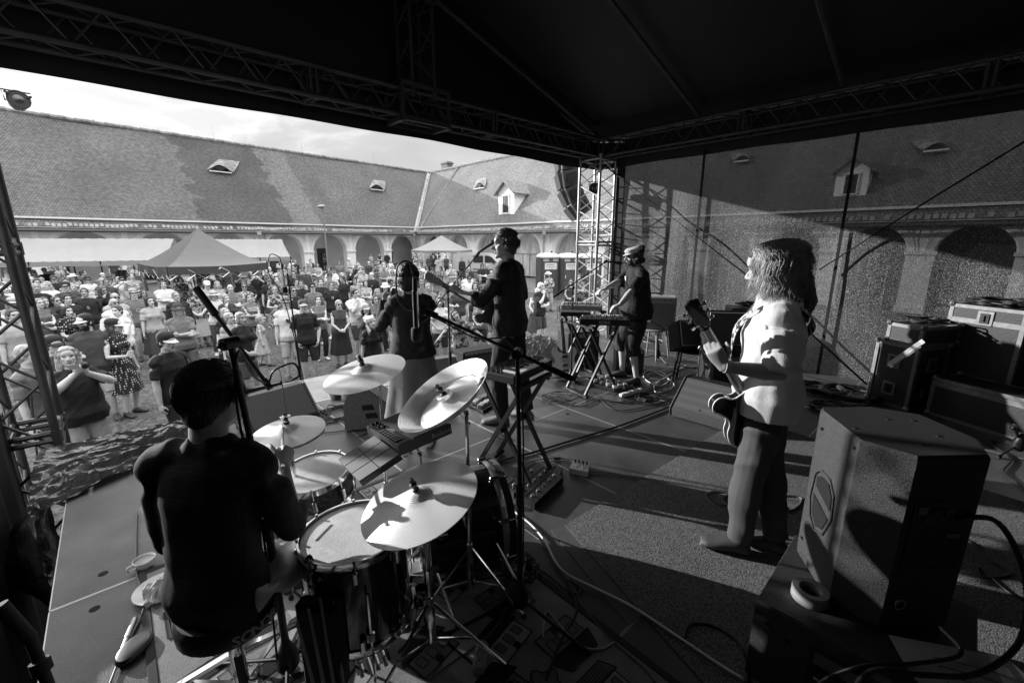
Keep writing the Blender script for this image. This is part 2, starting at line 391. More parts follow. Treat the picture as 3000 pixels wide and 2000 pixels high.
    b0 = Vector((c0.x, c0.y, GZ+EAVE)); b1 = b0+D*LEN; bk.quad(a0, a1, b1, b0); bk.quad(b0, b1, Vector((b1.x, b1.y, GZ)), Vector((b0.x, b0.y, GZ)))
    en = LEN; bk.quad(rp(en, -.3), rp(en, DEP), b1, ); bk.quad(CORN+D*en+Vector((0, 0, GZ)), CORN+D*en+Vector((0, 0, GZ+EAVE)), b1, Vector((b1.x, b1.y, GZ)))
    bk.build('rear_roof_slope', TILE, root)
    rg = MB(); k = 0; s = 0
    while s < LEN:
        a = rp(s, DEP); b2 = rp(min(LEN, s+.42), DEP); j = rnd.uniform(-.03, .05)
        rg.cyl(a+Vector((0, 0, .02+j)), b2+Vector((0, 0, .02+j*.4)), .15, .18, 8); s += .4
    rg.build('ridge_cap', RIDM, r_o)
    # ragged eave: row of under-tiles and gutter
    ea = MB(); s = .3
    while s < min(LEN, 50):
        p = rp(s, -ov-.02); q = rp(s, -ov+.2, .03)
        ea.box((p+q)/2+Vector((0, 0, rnd.uniform(-.02, .03))), (.17, .26, .03), M=Matrix((D, -NRM, up)).transposed() @ Matrix.Rotation(math.atan(drop), 3, 'X')); s += .24 if rnd.random() < .86 else .5
    a = rp(.3, -ov-.03, -.03); b2 = rp(50, -ov-.03, -.03); ea.quad(a, b2, rp(50, -ov+.2, -.012), rp(.3, -ov+.2, -.012))
    ea.build('eave_tiles', mat('eave_tiles_pale', .26, .8, var=.4, scale=2), r_o)
    gt = MB(); a = rp(.25, -ov-.1, -.12); b2 = rp(LEN, -ov-.1, -.12); gt.cyl(a, b2, .085, n=10); gt.build('gutter', GUT, root)
    so = MB(); a = rp(0.2, -ov, -.10); b2 = rp(LEN, -ov, -.10); c = rp(LEN, 0, -drop*0-.06); c.z = a.z; d = rp(0, 0); d.z = a.z
    so.quad(a, b2, c, d); so.build('eave_soffit', PLAST2, root)
    return root, rp, T
ARL = [(1.86+i*4.06, 1.60) for i in range(20)]
ARR = [(2.7+i*4.75, 1.62) for i in range(5)]+[(26.0, 1.4), (29.4, 1.1)]+[(32.7+i*3.04, 1.08) for i in range(8)]
wl, rpl, TL = wing('arcaded_building', 'long white arcaded wing on the left with patched tile roof behind the beer tents', DL, NL, LEN_L, TILE_L, ARL, 2.4, False)
wr, rpr, TR = wing('arcaded_building', 'white arcaded wing on the right with a gabled dormer behind the toilets', DR, NR, LEN_R, TILE_R, ARR, 2.4, True)

up = Vector((0, 0, 1))
# valley flashing, hip line, chimney
v = MB(); a = rpl(0, -.5, .06); b2 = rpl(0, DEP, .10); dd = Vector((R2.x, R2.y, 0))
for i in range(26):
    p = a.lerp(b2, i/26); q = a.lerp(b2, (i+1.1)/26); v.quad(p-dd*.02, q-dd*.02+up*.02, q+DL*.34+up*.07, p+DL*.34+up*.05); v.quad(p+dd*.02, q+dd*.02+up*.02, q+DR*.34+up*.07, p+DR*.34+up*.05)
v.build('valley_flashing', mat('flashing', .36, .6, var=.5, scale=3), wl)
hp = MB(); A = rpr(.5, -.4, .05); Bp = rpr(6.3, DEP, .05)
for i in range(26): hp.cyl(A.lerp(Bp, i/26), A.lerp(Bp, (i+1.05)/26), .10, .13, 7)
hp.build('hip_tiles', RIDM, wr)
ch = MB(); c = rpr(3.6, DEP+.9, 0); c.z = GZ+RIDGE; M3 = Matrix((DR, -NR, up)).transposed()
ch.box(c, (1.3, .8, 1.7), M=M3); ch.box(c+up*.9, (1.5, 1.0, .14), M=M3); ch.box(c+up*1.02, (1.2, .7, .12), M=M3)
ch.build('chimney', mat('brick_dark', .16, .9, var=.4, scale=5), wr)
# eyebrow windows
def eyebrow(rp, s, t, root, NRM, D, ks=1.):
    c = rp(s, t); drop = (RIDGE-EAVE)/DEP; bk_ = -NRM
    m = MB(); wdt = .95*ks; n = 14; depth = 1.7*ks
    fr = []
    for i in range(n+1):
        u = -1+2*i/n; fr.append(c + NRM*.25 + D*(u*wdt) + up*(.05-.25*drop*0 + .44*ks*math.cos(u*math.pi/2)**1.6))
    for k in range(6):
        f0, f1 = k/6, (k+1)/6
        def row(f): return [Vector((p.x, p.y, p.z))*(1-f) + (rp(s+(-1+2*i/n)*wdt*(1-.2*f), t+depth*.62, .02))*f for i, p in enumerate(fr)]
        r0, r1 = row(f0), row(f1)
        for i in range(n): m.quad(r0[i], r0[i+1], r1[i+1], r1[i])
    o = m.build('eyebrow_dormer', mat('eyebrow_tiles', .19, .85, var=.5, scale=3, bump=.8, bscale=9), root)
    g = MB(); pts = [p+NRM*.01-up*.09 for p in fr[4:-4]]; g.add([c+NRM*.26+up*(-.02)]+pts, [(0, i+1, i+2) for i in range(len(pts)-1)])
    g.build('dormer_opening', mat('opening_dark', .008, .7), o)
    g = MB(); g.box(c+NRM*.3-up*.04, (1.6*ks, .12, .07), M=Matrix((D, -NRM, up)).transposed()); g.build('sill', PLAST2, o)
def on_roof(rp, px, py):     # find s, t on the roof seen at the pixel
    best = None
    r = ray(px, py)
    for si in range(0, 500):
        for ti in range(0, 33):
            p = rp(si*.12, ti*.2); d = p-EYE; e = (d.normalized()-r.normalized()).length
            if best is None or e < best[0]: best = (e, si*.12, ti*.2)
    return best[1], best[2]
for rp_, px, py, root, N_, D_ in ((rpl, 641, 506, wl, NL, DL), (rpl, 1100, 556, wl, NL, DL), (rpr, 1410, 552, wr, NR, DR), (rpr, 2175, 470, wr, NR, DR), (rpr, 2745, 440, wr, NR, DR)):
    s_, t_ = on_roof(rp_, px, py); eyebrow(rp_, s_, t_, root, N_, D_, .5 if px > 2000 else 1.)
# gabled dormers
def dormer(rp, s, t, root, NRM, D, ks=1.):
    c = rp(s, t); M3 = Matrix((D, -NRM, up)).transposed()*ks; w = 1.0; h = 1.75; L_ = 3.2
    m = MB(); m.T = Matrix.Translation(c) @ M3.to_4x4()
    m.quad((-w, -.1, -.3), (w, -.1, -.3), (w, -.1, h), (-w, -.1, h)); m.quad((-w, -.1, h), (w, -.1, h), (0, -.1, h+.75))
    for e in (-1, 1): m.quad((e*w, -.1, -.3), (e*w, L_, h), (e*w, L_, h), (e*w, -.1, h))
    o = m.build('dormer_wall', PLAST, root)
    m = MB(); m.T = Matrix.Translation(c) @ M3.to_4x4()
    for e in (-1, 1): m.add([(e*(w+.28), -.45, h-.18), (0, -.45, h+.86), (0, L_, h+.86), (e*(w+.28), L_*.62, h-.18)]+[(e*(w+.28), -.45, h-.28), (0, -.45, h+.76), (0, L_, h+.76), (e*(w+.28), L_*.62, h-.28)], [(0, 1, 2, 3), (4, 5, 6, 7), (0, 1, 5, 4), (0, 3, 7, 4)])
    m.build('dormer_roof', mat('dormer_tiles', .17, .85, var=.5, scale=6), o)
    f = MB(); f.T = m.T
    for q in ((-.42, .72), (.42, .72)): f.box((q[0], -.14, .72), (.09, .09, 1.45))
    for q in (.0, 1.45): f.box((0, -.14, q), (.93, .09, .09))
    f.build('window_frame', PLAST2, o)
    f = MB(); f.T = m.T; f.box((0, -.125, .72), (.76, .04, 1.36))
    for k in range(12): f.box((0, -.155, .12+k*.11), (.7, .03, .05))
    f.box((0, -.17, .72), (.05, .02, 1.36)); f.build('shutter', WDARK, o)
for px, py in ((1485, 640), (2490, 560)):
    s_, t_ = on_roof(rpr, px, py-18+(30 if px > 2000 else 0)); dormer(rpr, s_, t_, wr, NR, DR, .6 if px > 2000 else 1.)
# downpipes
def downpipe(rp, s, NRM, root, D):
    a = rp(s, -.6, -.2); m = MB(); w0 = CORN+D*s+NRM*.12
    m.box(a+NRM*.05, (.3, .3, .28), M=Matrix((D, -NRM, up)).transposed()); top = Vector((w0.x, w0.y, GZ+3.55))
    m.tube(crv([a, a-up*.25, top+NRM*.1+up*.15, top, Vector((w0.x, w0.y, GZ+.1))], 5), .06, 8)
    m.build('downpipe', mat('zinc', .5, .45, .6, var=.15), root)
for px, root, rp_, N_, D_ in ((772, wl, rpl, NL, DL), (1596, wr, rpr, NR, DR)):
    s_, t_ = on_roof(rp_, px, 650); downpipe(rp_, s_, N_, root, D_)
downpipe(rpl, .35, NL, wl, DL)
# lightning rods with saddles
lr = MB()
for k, s_ in enumerate((8, 16, 23.5, 31, 38.2, 46)):
    p = rpl(s_, DEP, .1); m = MB(); m.cyl(p, p+up*1.3, .012, .006, 5); m.cyl(p, p+up*.12, .07, .05, 6); m.build('lightning_rod', GUT, wl)
p = rpr(13, DEP, .1); m = MB(); m.cyl(p, p+up*1.3, .012, .006, 5); m.cyl(p, p+up*.12, .07, .05, 6); m.build('lightning_rod', GUT, wr)
# plastic film, painted shade and timber framing in the arches of the right wing, doors of the left wing
FILM = mat('plastic_film', .45, .25, var=.35, scale=1.6, bump=1., bscale=2.2, stretch=(1, 1, .5))
for k, (xc, hw) in enumerate(ARR[1:]):
    m = MB(); m.T = TR; n = 14
    sp0 = 3.57-hw; pts = [(xc-hw*.98*math.cos(math.pi*i/n), sp0+hw*.98*math.sin(math.pi*i/n)) for i in range(n+1)]
    for a, b2 in zip(pts, pts[1:]): m.quad((a[0], .42, sp0), (b2[0], .42, sp0), (b2[0], .42, b2[1]), (a[0], .42, a[1]))
    m.quad((xc-hw, .42, .1), (xc+hw, .42, .1), (xc+hw, .42, sp0), (xc-hw, .42, sp0))
    o = m.build('arch_film_or_shade', FILM if k < 4 else mat('painted_arch_shade', .03, .7, var=.2), wr)  # past the filmed arches a dark sheet is painted in as shade
    m = MB(); m.T = TR; m.box((xc, .40, 1.9), (hw*2, .06, .07))
    for e in (-.5, 0, .5): m.box((xc+e*hw, .40, 1.0), (.06, .06, 1.8))
    m.build('screen_frame', mat('grey_timber', .25, .7, var=.3), o)
for xc, w_, h_, kind in ((ARL[5][0]+.6, 1.5, 2.3, 0), (ARL[3][0], 1.4, 2.4, 1), (ARL[0][0]-.2, 1.5, 2.8, 1), (ARL[7][0]+.8, 1.9, 2.4, 0), (ARL[9][0], 1.6, 2.4, 1), (ARL[2][0]-.9, .9, 2.2, 0)):
    m = MB(); m.T = TL; m.box((xc, 3.56, h_/2), (w_, .08, h_)); o = m.build('door', mat('opening_grey', .06, .6) if not kind else WDARK, wl)
    if kind:
        m = MB(); m.T = TL
        for e in (-.27, .27):
            for z_ in (.35, .62, .85): m.box((xc+e*w_, 3.51, h_*z_), (w_*.36, .03, h_*.2))
        m.build('pane', mat('old_glass', .12, .15, spec=.8), o)
# ================================================================ COURTYARD THINGS
def at(px, dep, z=GZ): v = F2*dep + R2*((px-1500)/1294*dep); return Vector((v.x, v.y, z))
WTENT = mat('white_tent_cloth', .22, .55, var=.06, scale=1.5, bump=.5, bscale=3, stretch=(1, 1, .4)); GTENT = mat('grey_tent_cloth', .06, .38, var=.1, scale=2, bump=.6, bscale=4)
def popup(name, label, corners, ztop, zedge, val, m, rough=0):
    A = [Vector((c.x, c.y, 0)) for c in corners]; ctr = sum(A, Vector())/4; root = thing(name, label, 'tent', (ctr.x, ctr.y, GZ))
    rf = MB(); n = 12; apex = Vector((ctr.x, ctr.y, ztop))
    for k in range(4):
        p, q = A[k], A[(k+1) % 4]
        for i in range(n):
            for j in range(n):
                def pt(i, j):
                    f = j/n; e = p.lerp(q, i/n); s = e.lerp(ctr, f); g = f**1.35*.88+f*.12
                    z = zedge+(ztop-zedge)*g - .05*math.sin(math.pi*i/n)*(1-f); return Vector((s.x, s.y, z))
                rf.quad(pt(i, j), pt(i+1, j), pt(i+1, j+1), pt(i, j+1))
    rf.build('canopy', m, root, smooth=True)
    vl = MB()
    for k in range(4):
        p, q = A[k], A[(k+1) % 4]; out = ((p+q)/2-ctr).normalized(); M_ = 26
        for i in range(M_):
            def e(i): f = i/M_; return p.lerp(q, f)+out*(.03+.04*math.sin(f*19+k)*math.sin(math.pi*f)), zedge-.05*math.sin(math.pi*f)
            (a, za), (b, zb) = e(i), e(i+1); vl.quad(Vector((a.x, a.y, za)), Vector((b.x, b.y, zb)), Vector((b.x, b.y, zb-val)), Vector((a.x, a.y, za-val)))
    vl.build('valance', m, root)
    for p in A:
        c = p.lerp(ctr, .03); lg = MB(); lg.box((c.x, c.y, (GZ+zedge)/2), (.05, .05, zedge-GZ)); lg.box((c.x, c.y, GZ+.02), (.15, .15, .03)); lg.build('leg', ALU if m is GTENT else WHT, root)
    fr = MB()
    for k in range(4):
        p, q = A[k], A[(k+1) % 4]; n = 6
        for i in range(n):
            a = p.lerp(q, i/n); b = p.lerp(q, (i+1)/n); z0, z1 = (zedge-.1, zedge-.45) if i % 2 == 0 else (zedge-.45, zedge-.1)
            fr.cyl((a.x, a.y, z0), (b.x, b.y, z1), .014, n=5); fr.cyl((a.x, a.y, z1), (b.x, b.y, z0), .014, n=5)
    fr.build('scissor_frame', ALU, root); return root
a, b, c = at(392, 16.2), at(478, 14.2), at(771, 16.9); popup('pop_up_tent', 'grey pop-up tent with a pointed roof among the crowd, left of the lamp post', [a, b, c, a+c-b], 2.22, .95, .26, GTENT)
cc = at(1294, 38.6); f_ = Vector((F2.x, F2.y, 0)); r_ = Vector((R2.x, R2.y, 0)); popup('pop_up_tent', 'white pop-up tent with a pointed roof beside the van', [cc-f_*2.6, cc+r_*2.65, cc+f_*2.6, cc-r_*2.7], 2.2, .96, .16, WTENT)
def marquee(label, x0, d0, x1, d1, zr, ze, depth):
    p, q = at(x0, d0), at(x1, d1); along = (q-p).normalized(); back = Vector((-along.y, along.x, 0)); back = back if back.dot(f_) > 0 else -back
    root = thing('marquee', label, 'tent', ((p+q)/2)); m = MB(); n = 44; hd = depth/2
    def P_(i, j): 
        s = p.lerp(q, i/n)+back*(j*hd); s.z = (ze, zr, ze)[j]; return s
    def S_(i, f, side):
        a = P_(i, 0 if side == 0 else 2); b = P_(i, 1); v = a.lerp(b, f); v.z += -.12*math.sin(math.pi*f)*(.4+.6*abs(math.sin(i/n*math.pi*3))) + .015*math.sin(i*2.3+f*5); return v
    for side in (0, 1):
        for i in range(n):
            for j in range(8): m.quad(S_(i, j/8, side), S_(i+1, j/8, side), S_(i+1, (j+1)/8, side), S_(i, (j+1)/8, side))
    m.build('roof_sheet', WTENT, root, smooth=True)
    v = MB()
    for s0, s1 in ((P_(0, 0), P_(n, 0)), (P_(0, 2), P_(n, 2))):
        u = Vector((0, 0, 1)); v.quad(s0, s1, s1-u*.2-back*.03, s0-u*.2-back*.03)
    for i in (0, n): v.quad(P_(i, 0), P_(i, 1), P_(i, 2))
    v.build('valance', WTENT, root)
    k = 4
    for i in range(k):
        for j in (0, 2):
            s = P_(int(n*i/(k-1)), j); l = MB(); l.cyl((s.x, s.y, GZ), (s.x, s.y, ze), .03, n=6); l.build('leg', BLKM, root)
    return root
marquee('long white marquee beside the left truss tower, in front of the arcade', -150, 17.0, 476, 19.6, 1.86, .92, 3.4)
marquee('shorter white marquee half hidden behind the grey pop-up tent', 560, 20.6, 846, 23.2, 1.84, .94, 3.)
# street lamp
lb = at(955, 38); L_ = thing('lamp_post', 'tall grey lamp post with a flat head rising out of the crowd', 'lamp post', lb)
m = MB(); m.cyl(lb, lb+Vector((0, 0, 5.6)), .075, .055, 10); m.cyl(lb, lb+Vector((0, 0, .9)), .11, .1, 10); m.build('pole', mat('painted_steel', .22, .5, var=.2), L_)
m = MB(); t = lb+Vector((0, 0, 5.75)); m.lathe([(.02, .16), (.30, .1), (.36, .0), (.3, -.08), (.06, -.2)], t+r_*-.12, Vector((-.12, 0, 1)).normalized(), 18); m.build('lamp_head', mat('lamp_head', .3, .4), L_)
# van
def van():
    p0, p1 = at(1322, 36.4), at(1497, 34.8); d = (p1-p0).normalized(); nrm = Vector((d.y, -d.x, 0)); nrm = nrm if nrm.dot(f_) < 0 else -nrm
    root = thing('van', 'pale silver panel van parked beside the white pop-up tent', 'van', p0); Wd = 1.85; Ln = (p1-p0).length
    M = basis(d, -nrm, Vector((0, 0, 1)), p0)
    prof = [(.0, .42), (.02, 1.1), (.1, 1.78), (.35, 1.93), (2.9, 1.95), (3.35, 1.86), (3.95, 1.32), (4.55, 1.15), (Ln-.06, .98), (Ln, .6), (Ln-.05, .36), (4.35, .3), (.5, .3), (.05, .34)]
    m = MB(); m.T = M; rr = []
    for y, s in ((0.06, .97), (0, 1), (Wd, 1), (Wd-.06, .97)): rr.append([Vector((Ln/2+(x-Ln/2)*s, y, .95+(z-.95)*s)) for x, z in prof])
    for y_, r in zip((-.0, .0, Wd, Wd), rr): pass
    m.rings([[Vector((p.x, .08, p.z)) for p in rr[0]], rr[1], rr[2], [Vector((p.x, Wd-.08, p.z)) for p in rr[3]]]) if False else m.rings([rr[1], rr[2]])
    m.build('body', mat('van_paint', .52, .3, .2, coat=.4, var=.05), root)
    def pane(name, poly, mt, off=-.012):
        g = MB(); g.T = M; g.prism([(x, z) for x, z in poly], .012, Matrix(((1, 0, 0), (0, 0, -1), (0, 1, 0))), (0, 0, 0)); g.v = [tuple(Vector(v)+nrm*0) for v in g.v]; return g.build(name, mt, root)
    GL = mat('van_glass', .03, .08, spec=.8)
    pane('door_window', [(2.95, 1.2), (3.95, 1.22), (3.55, 1.66), (3.2, 1.76), (2.95, 1.76)], GL)
    pane('side_window', [(1.95, 1.18), (2.8, 1.2), (2.8, 1.76), (1.95, 1.76)], GL)
    pane('side_panel', [(.75, 1.18), (1.85, 1.18), (1.85, 1.76), (.75, 1.76)], mat('van_panel', .42, .4))
    pane('side_moulding', [(1.9, .62), (4.0, .62), (4.0, .72), (1.9, .72)], mat('van_trim', .08, .6))
    g = MB(); g.T = M; g.box((-.02, Wd/2, 1.45), (.03, 1.5, .6)); g.build('rear_window', GL, root)
    g = MB(); g.T = M; g.box((-.03, .12, 1.15), (.05, .18, .5)); g.build('tail_light', mat('tail_light', .15, .2), root)
    g = MB(); g.T = M; g.box((Ln-.12, .1, .85), (.3, .22, .2), bev=.04); g.build('headlight', mat('headlight_glass', .6, .1), root)
    for x in (2.78, 3.0):
        g = MB(); g.T = M; g.box((x, -.03, 1.08), (.14, .04, .04)); g.build('door_handle', BLK, root)
    for x in (.85, 3.85):
        for y in (.1, Wd-.1):
            g = MB(); g.T = M; g.cyl((x, y-.11, .31), (x, y+.11, .31), .315, n=20); w = g.build('wheel', RUB, root)
            g = MB(); g.T = M; g.cyl((x, y-.12, .31), (x, y+.12, .31), .19, n=14); g.build('rim', STL, w)
    g = MB(); g.T = M; g.box((3.75, -.14, 1.24), (.1, .2, .22), bev=.03); g.build('wing_mirror', BLK, root)
    g = MB(); g.T = M; g.box((Ln/2, .0, .42), (Ln-.1, .06, .16)); g.build('sill', MATS['van_trim'], root)
van()
# portable toilets
def toilet(px, dep, label, first):
    b = at(px, dep); root = thing('portable_toilet', label, 'portable toilet', b, -YAW+R(12), 'portable toilets by the arcade')
    w = 1.1; h = 2.02
    WALL = mat('toilet_wall', .06, .45, var=.1, scale=2); 
    m = MB(); m.box((0, 0, h/2+.08), (w, w, h), bev=.05)
    for k in range(6):
        x = -w/2+.12+k*.172; m.box((x, w/2+.0, h/2), (.05, .03, h*.9))
    m.build('cabin', WALL, root, world=False)
    m = MB(); m.box((0, 0, .06), (w+.06, w+.06, .14), bev=.03); m.build('skid_base', BLK, root, world=False)
    m = MB(); m.box((0, -w/2-.02, h/2+.06), (w*.80, .04, h*.86), bev=.015)
    for z in (.55, 1.05): m.box((0, -w/2-.045, z), (w*.62, .02, .36), bev=.01)
    m.build('door', mat('toilet_door', .075, .4, var=.08), root, world=False)
    m = MB(); rr = []
    for z, k in ((h+.05, 1.04), (h+.12, 1.05), (h+.17, .98), (h+.24, .74), (h+.28, .35)):
        rr.append([Vector((w/2*k*math.copysign(abs(math.cos(t))**.35, math.cos(t)), w/2*k*math.copysign(abs(math.sin(t))**.35, math.sin(t)), z)) for t in [2*math.pi*i/24+.13 for i in range(24)]])
    m.rings(rr); m.build('roof', mat('toilet_roof', .78, .35), root, world=False)
    m = MB(); m.cyl((.3, .3, h+.1), (.3, .3, h+.38), .05, n=8); m.build('vent_pipe', BLK, root, world=False)
    for x in (-.27, .27):
        m = MB(); m.box((x, -w/2-.05, h-.08), (.3, .03, .12)); m.build('vent_plate', mat('vent_grey', .5, .5), root, world=False)
        text_mesh('TOI TOI', .075, 'lettering', BLK, root, Matrix.Translation((x, -w/2-.068, h-.08)) @ Matrix.Rotation(R(90), 4, 'X'), .001, .002, world=False)
    m = MB(); m.box((0, -w/2-.055, 1.62), (.68, .012, .34)); s = m.build('sign', mat('sign_white', .75, .4), root, world=False)
    text_mesh('Sanitární', .13, 'lettering', BLK, s, Matrix.Translation((-.05, -w/2-.064, 1.70)) @ Matrix.Rotation(R(90), 4, 'X'), .001, .001, world=False)
    for k in range(2):
        text_mesh('PRONÁJEM MOBILNÍCH WC' if k == 0 else '777 123 456', .044, 'lettering', BLK, s, Matrix.Translation((0, -w/2-.064, 1.58-k*.07)) @ Matrix.Rotation(R(90), 4, 'X'), .001, .0005, world=False)
    m = MB(); m.cyl((-.36, -w/2-.09, 1.0), (-.36, -w/2-.09, 1.16), .02, n=6); m.build('door_handle', WHT, root, world=False)
toilet(1606, 24.2, 'dark portable toilet with white roof, left of the row, its whole front in view', True)
toilet(1667, 24.0, 'dark portable toilet with white roof, middle of the row behind the sun-hat woman', False)
toilet(1727, 23.7, 'dark portable toilet at the right of the row, mostly hidden by the truss tower', False)
# low crowd barrier by the arcade, small crates
bf = MB(); p, q = at(1055, 44), at(1120, 43)
for i in range(12): a = p.lerp(q, i/11); bf.cyl(a+Vector((0, 0, .15)), a+Vector((0, 0, 1.05)), .012, n=5)
for z in (.15, 1.05): bf.cyl(p+Vector((0, 0, z)), q+Vector((0, 0, z)), .02, n=5)
tag(bf.build('crowd_barrier', STL, loc=p), 'low steel barrier in front of an arch at the far side of the yard', 'barrier')
for px, d, s, lb_ in ((1155, 41, .9, 'dark crate standing left of the arcade corner, behind the crowd'), (870, 24, .8, 'dark bin under the end of the shorter marquee')):
    b = at(px, d); m = MB(); m.box(b+Vector((0, 0, s/2)), (s*.8, s*.6, s), bev=.03); m.box(b+Vector((0, 0, s+.02)), (s*.84, s*.64, .05), bev=.02); tag(m.build('crate', mat('crate_grey', .06, .6, var=.2), loc=b), lb_, 'crate')
# ================================================================ STAGE
DX0, DX1, DY0, DY1 = -.50, 7.02, -1.55, 4.88
DECK = mat('deck_ply', .078, .36, var=.38, scale=2.6, bump=.15, bscale=150, speck=.22, spec=.5); DEDGE = mat('deck_edge', .5, .4, .6)
stg = thing('stage', 'dark plywood stage platform of joined decks with pale metal edges', 'stage', (DX0, DY0, GZ))
xs = [-.50, .47, 1.46, 2.455, 3.45, 4.44, 5.43, 6.42, 7.05]; ys = [-1.13, .87, 2.87, 4.88]; ys = [-2.0]+[-1.13+.0, .87, 2.87, 4.88]; j = 0
for i in range(len(xs)-1):
    for k in range(len(ys)-1):
        m = MB(); g = .0015; x0, x1, y0, y1 = xs[i]+g, xs[i+1]-g, ys[k]+g, ys[k+1]-g
        m.box(((x0+x1)/2, (y0+y1)/2, -.012), (x1-x0-.010, y1-y0-.010, .024)); d = m.build('deck', DECK, stg)
        m = MB()
        for (cx_, cy_, lx, ly) in ((x0+.0025, (y0+y1)/2, .005, y1-y0), (x1-.0025, (y0+y1)/2, .005, y1-y0), ((x0+x1)/2, y0+.0025, x1-x0, .005), ((x0+x1)/2, y1-.0025, x1-x0, .005)):
            m.box((cx_, cy_, -.0435), (lx, ly, .089))
        m.build('frame', DEDGE, d)
m = MB()
for (x, y) in [(x, y) for x in xs for y in ys]: m.cyl((x+.05 if x < 0 else x-.03, y-.04, GZ), (x+.05 if x < 0 else x-.03, y-.04, -.09), .03, n=8)
for y in ys: m.box(((xs[0]+xs[-1])/2, y-.06, -.6), (xs[-1]-xs[0], .04, .04))
m.build('support_frame', STL, stg)
m = MB(); 
for (x, y) in ((-.30, 3.03), (-.33, 2.74), (3.33, 2.76), (2.3, 2.05), (1.6, 3.1), (3.9, 3.0)): m.cyl((x, y, .0), (x, y, .0015), .022, n=14)
m.build('bolt_hole', mat('hole', .002, .9), stg)
# front step platform with cups
stp = PZ(868, 1162, -.02); m = MB(); m.box((1.98, 5.5, -.14), (1.55, .98, .22), bev=.01); sp = thing('step_platform', 'low plywood platform in front of the stage edge with three cups on it', 'platform', (1.98, 5.5, GZ))
m.build('top', mat('ply_grey', .22, .42, var=.3, scale=3, bump=.1), sp)
m = MB(); m.box((1.98, 5.0, -.04), (1.56, .02, .03)); m.box((1.2, 5.5, -.04), (.02, 1.0, .03)); m.build('edge_trim', DEDGE, sp)
for (x, y) in ((1.3, 5.1), (2.65, 5.1), (1.3, 5.9), (2.65, 5.9)):
    m = MB(); m.cyl((x, y, GZ), (x, y, -.24), .03, n=8); m.build('leg', STL, sp)
for k, (px, lb_, v) in enumerate(((976, 'white paper cup on the platform edge, left of the dark cup', .7), (992, 'dark paper cup between the two pale cups on the platform', .03), (1014, 'white paper cup on the platform edge, right of the dark cup', .6))):
    p = PZ(px, 1176, -.03); m = MB(); m.lathe([(.03, 0), (.042, .1), (.045, .1), (.04, .1), (.028, .008)], p, n=14, cap=False); tag(m.build('cup', mat('cup_%d' % k, v, .5), loc=p), lb_, 'cup', 'cups on the platform')
# ---- trusses
def box_truss(name, label, A, B, w, h, side, upv, mt, r=.025, step=.42, wr=.009, group=None, cords=True):
    A = Vector(A); B = Vector(B); side = Vector(side); upv = Vector(upv)
    root = thing(name, label, 'truss', A, group=group); ofs = [(-1, -1), (1, -1), (1, 1), (-1, 1)]; L_ = (B-A).length; n = max(2, int(L_/step))
    ch = [lambda t, o=o: A.lerp(B, t)+side*(o[0]*w/2)+upv*(o[1]*h/2) for o in ofs]
    for c in ch: m = MB(); m.cyl(c(0), c(1), r, n=10); m.build('chord', mt, root, smooth='a')
    m = MB()
    for k in range(4):
        c0, c1 = ch[k], ch[(k+1) % 4]
        for i in range(n):
            t0, t1, t2 = i/n, (i+.5)/n, (i+1)/n
            m.cyl(c0(t0), c1(t1), wr, n=5); m.cyl(c1(t1), c0(t2), wr, n=5)
        for t in (0.004, .996): m.cyl(c0(t), c1(t), r*.8, n=6)
        for t in [i/3 for i in range(1, 3)] if L_ > 4 else []:
            for dt in (-.03/L_, .03/L_): m.cyl(c0(t+dt), c1(t+dt), r*.8, n=6)
    for k in range(4):
        for t in ([0, 1]+[i/3 for i in range(1, 3)] if L_ > 4 else [0, 1]): p = ch[k](t); d = (B-A).normalized(); m.cyl(p-d*.05, p+d*.05, r*1.25, n=8)
    m.build('bracing', mt, root); return root
ALUT = mat('truss_alu', .42, .38, .85, var=.2, scale=7); ALUD = mat('truss_alu_dull', .07, .5, .6, var=.3, scale=4)
X, Y, Z = Vector((1, 0, 0)), Vector((0, 1, 0)), Vector((0, 0, 1))
box_truss('truss_tower', 'bright aluminium truss tower at the far front corner of the stage, beside the mesh', (6.75, 5.07, GZ), (6.75, 5.07, 3.2), .45, .45, X, Y, ALUT, .026, .42, .010)
box_truss('truss_tower', 'dark truss tower at the left edge of the picture, behind the drummer', (-.68, 5.07, GZ), (-.68, 5.07, 3.2), .28, .45, X, Y, ALUD, .028, .5, .012)
box_truss('roof_truss', 'long roof truss along the front of the stage above the crowd', (-.6, 5.07, 3.37), (6.6, 5.07, 3.37), .28, .28, Y, Z, ALUD)
box_truss('roof_truss', 'roof truss above the side mesh at the right', (6.75, 4.9, 3.37), (6.75, -2, 3.37), .28, .28, X, Z, ALUD)
box_truss('gable_truss', 'upright truss rising from the middle of the front truss into the roof peak', (3.08, 5.07, 3.5), (3.08, 5.07, 4.62), .3, .3, X, Y, ALUD, step=.34)
box_truss('roof_truss', 'ridge truss running back under the roof peak', (3.08, 4.9, 4.62), (3.08, -2, 4.62), .28, .28, X, Z, ALUD)
for k, (a, b, lb_) in enumerate((((3.25, 5.0, 4.62), (6.62, 5.0, 3.55), 'thin roof rafter from the peak to the far corner tower'), ((3.2, 3.2, 4.66), (6.68, 3.2, 3.53), 'roof rafter in the middle of the three right-hand ones'), ((3.2, 1.5, 4.66), (6.68, 1.5, 3.53), 'roof rafter nearest the right edge of the picture'))):
    m = MB(); m.cyl(a, b, .03, n=8); tag(m.build('rafter', ALUD, loc=a, smooth='a'), lb_, 'rafter', 'roof rafters')
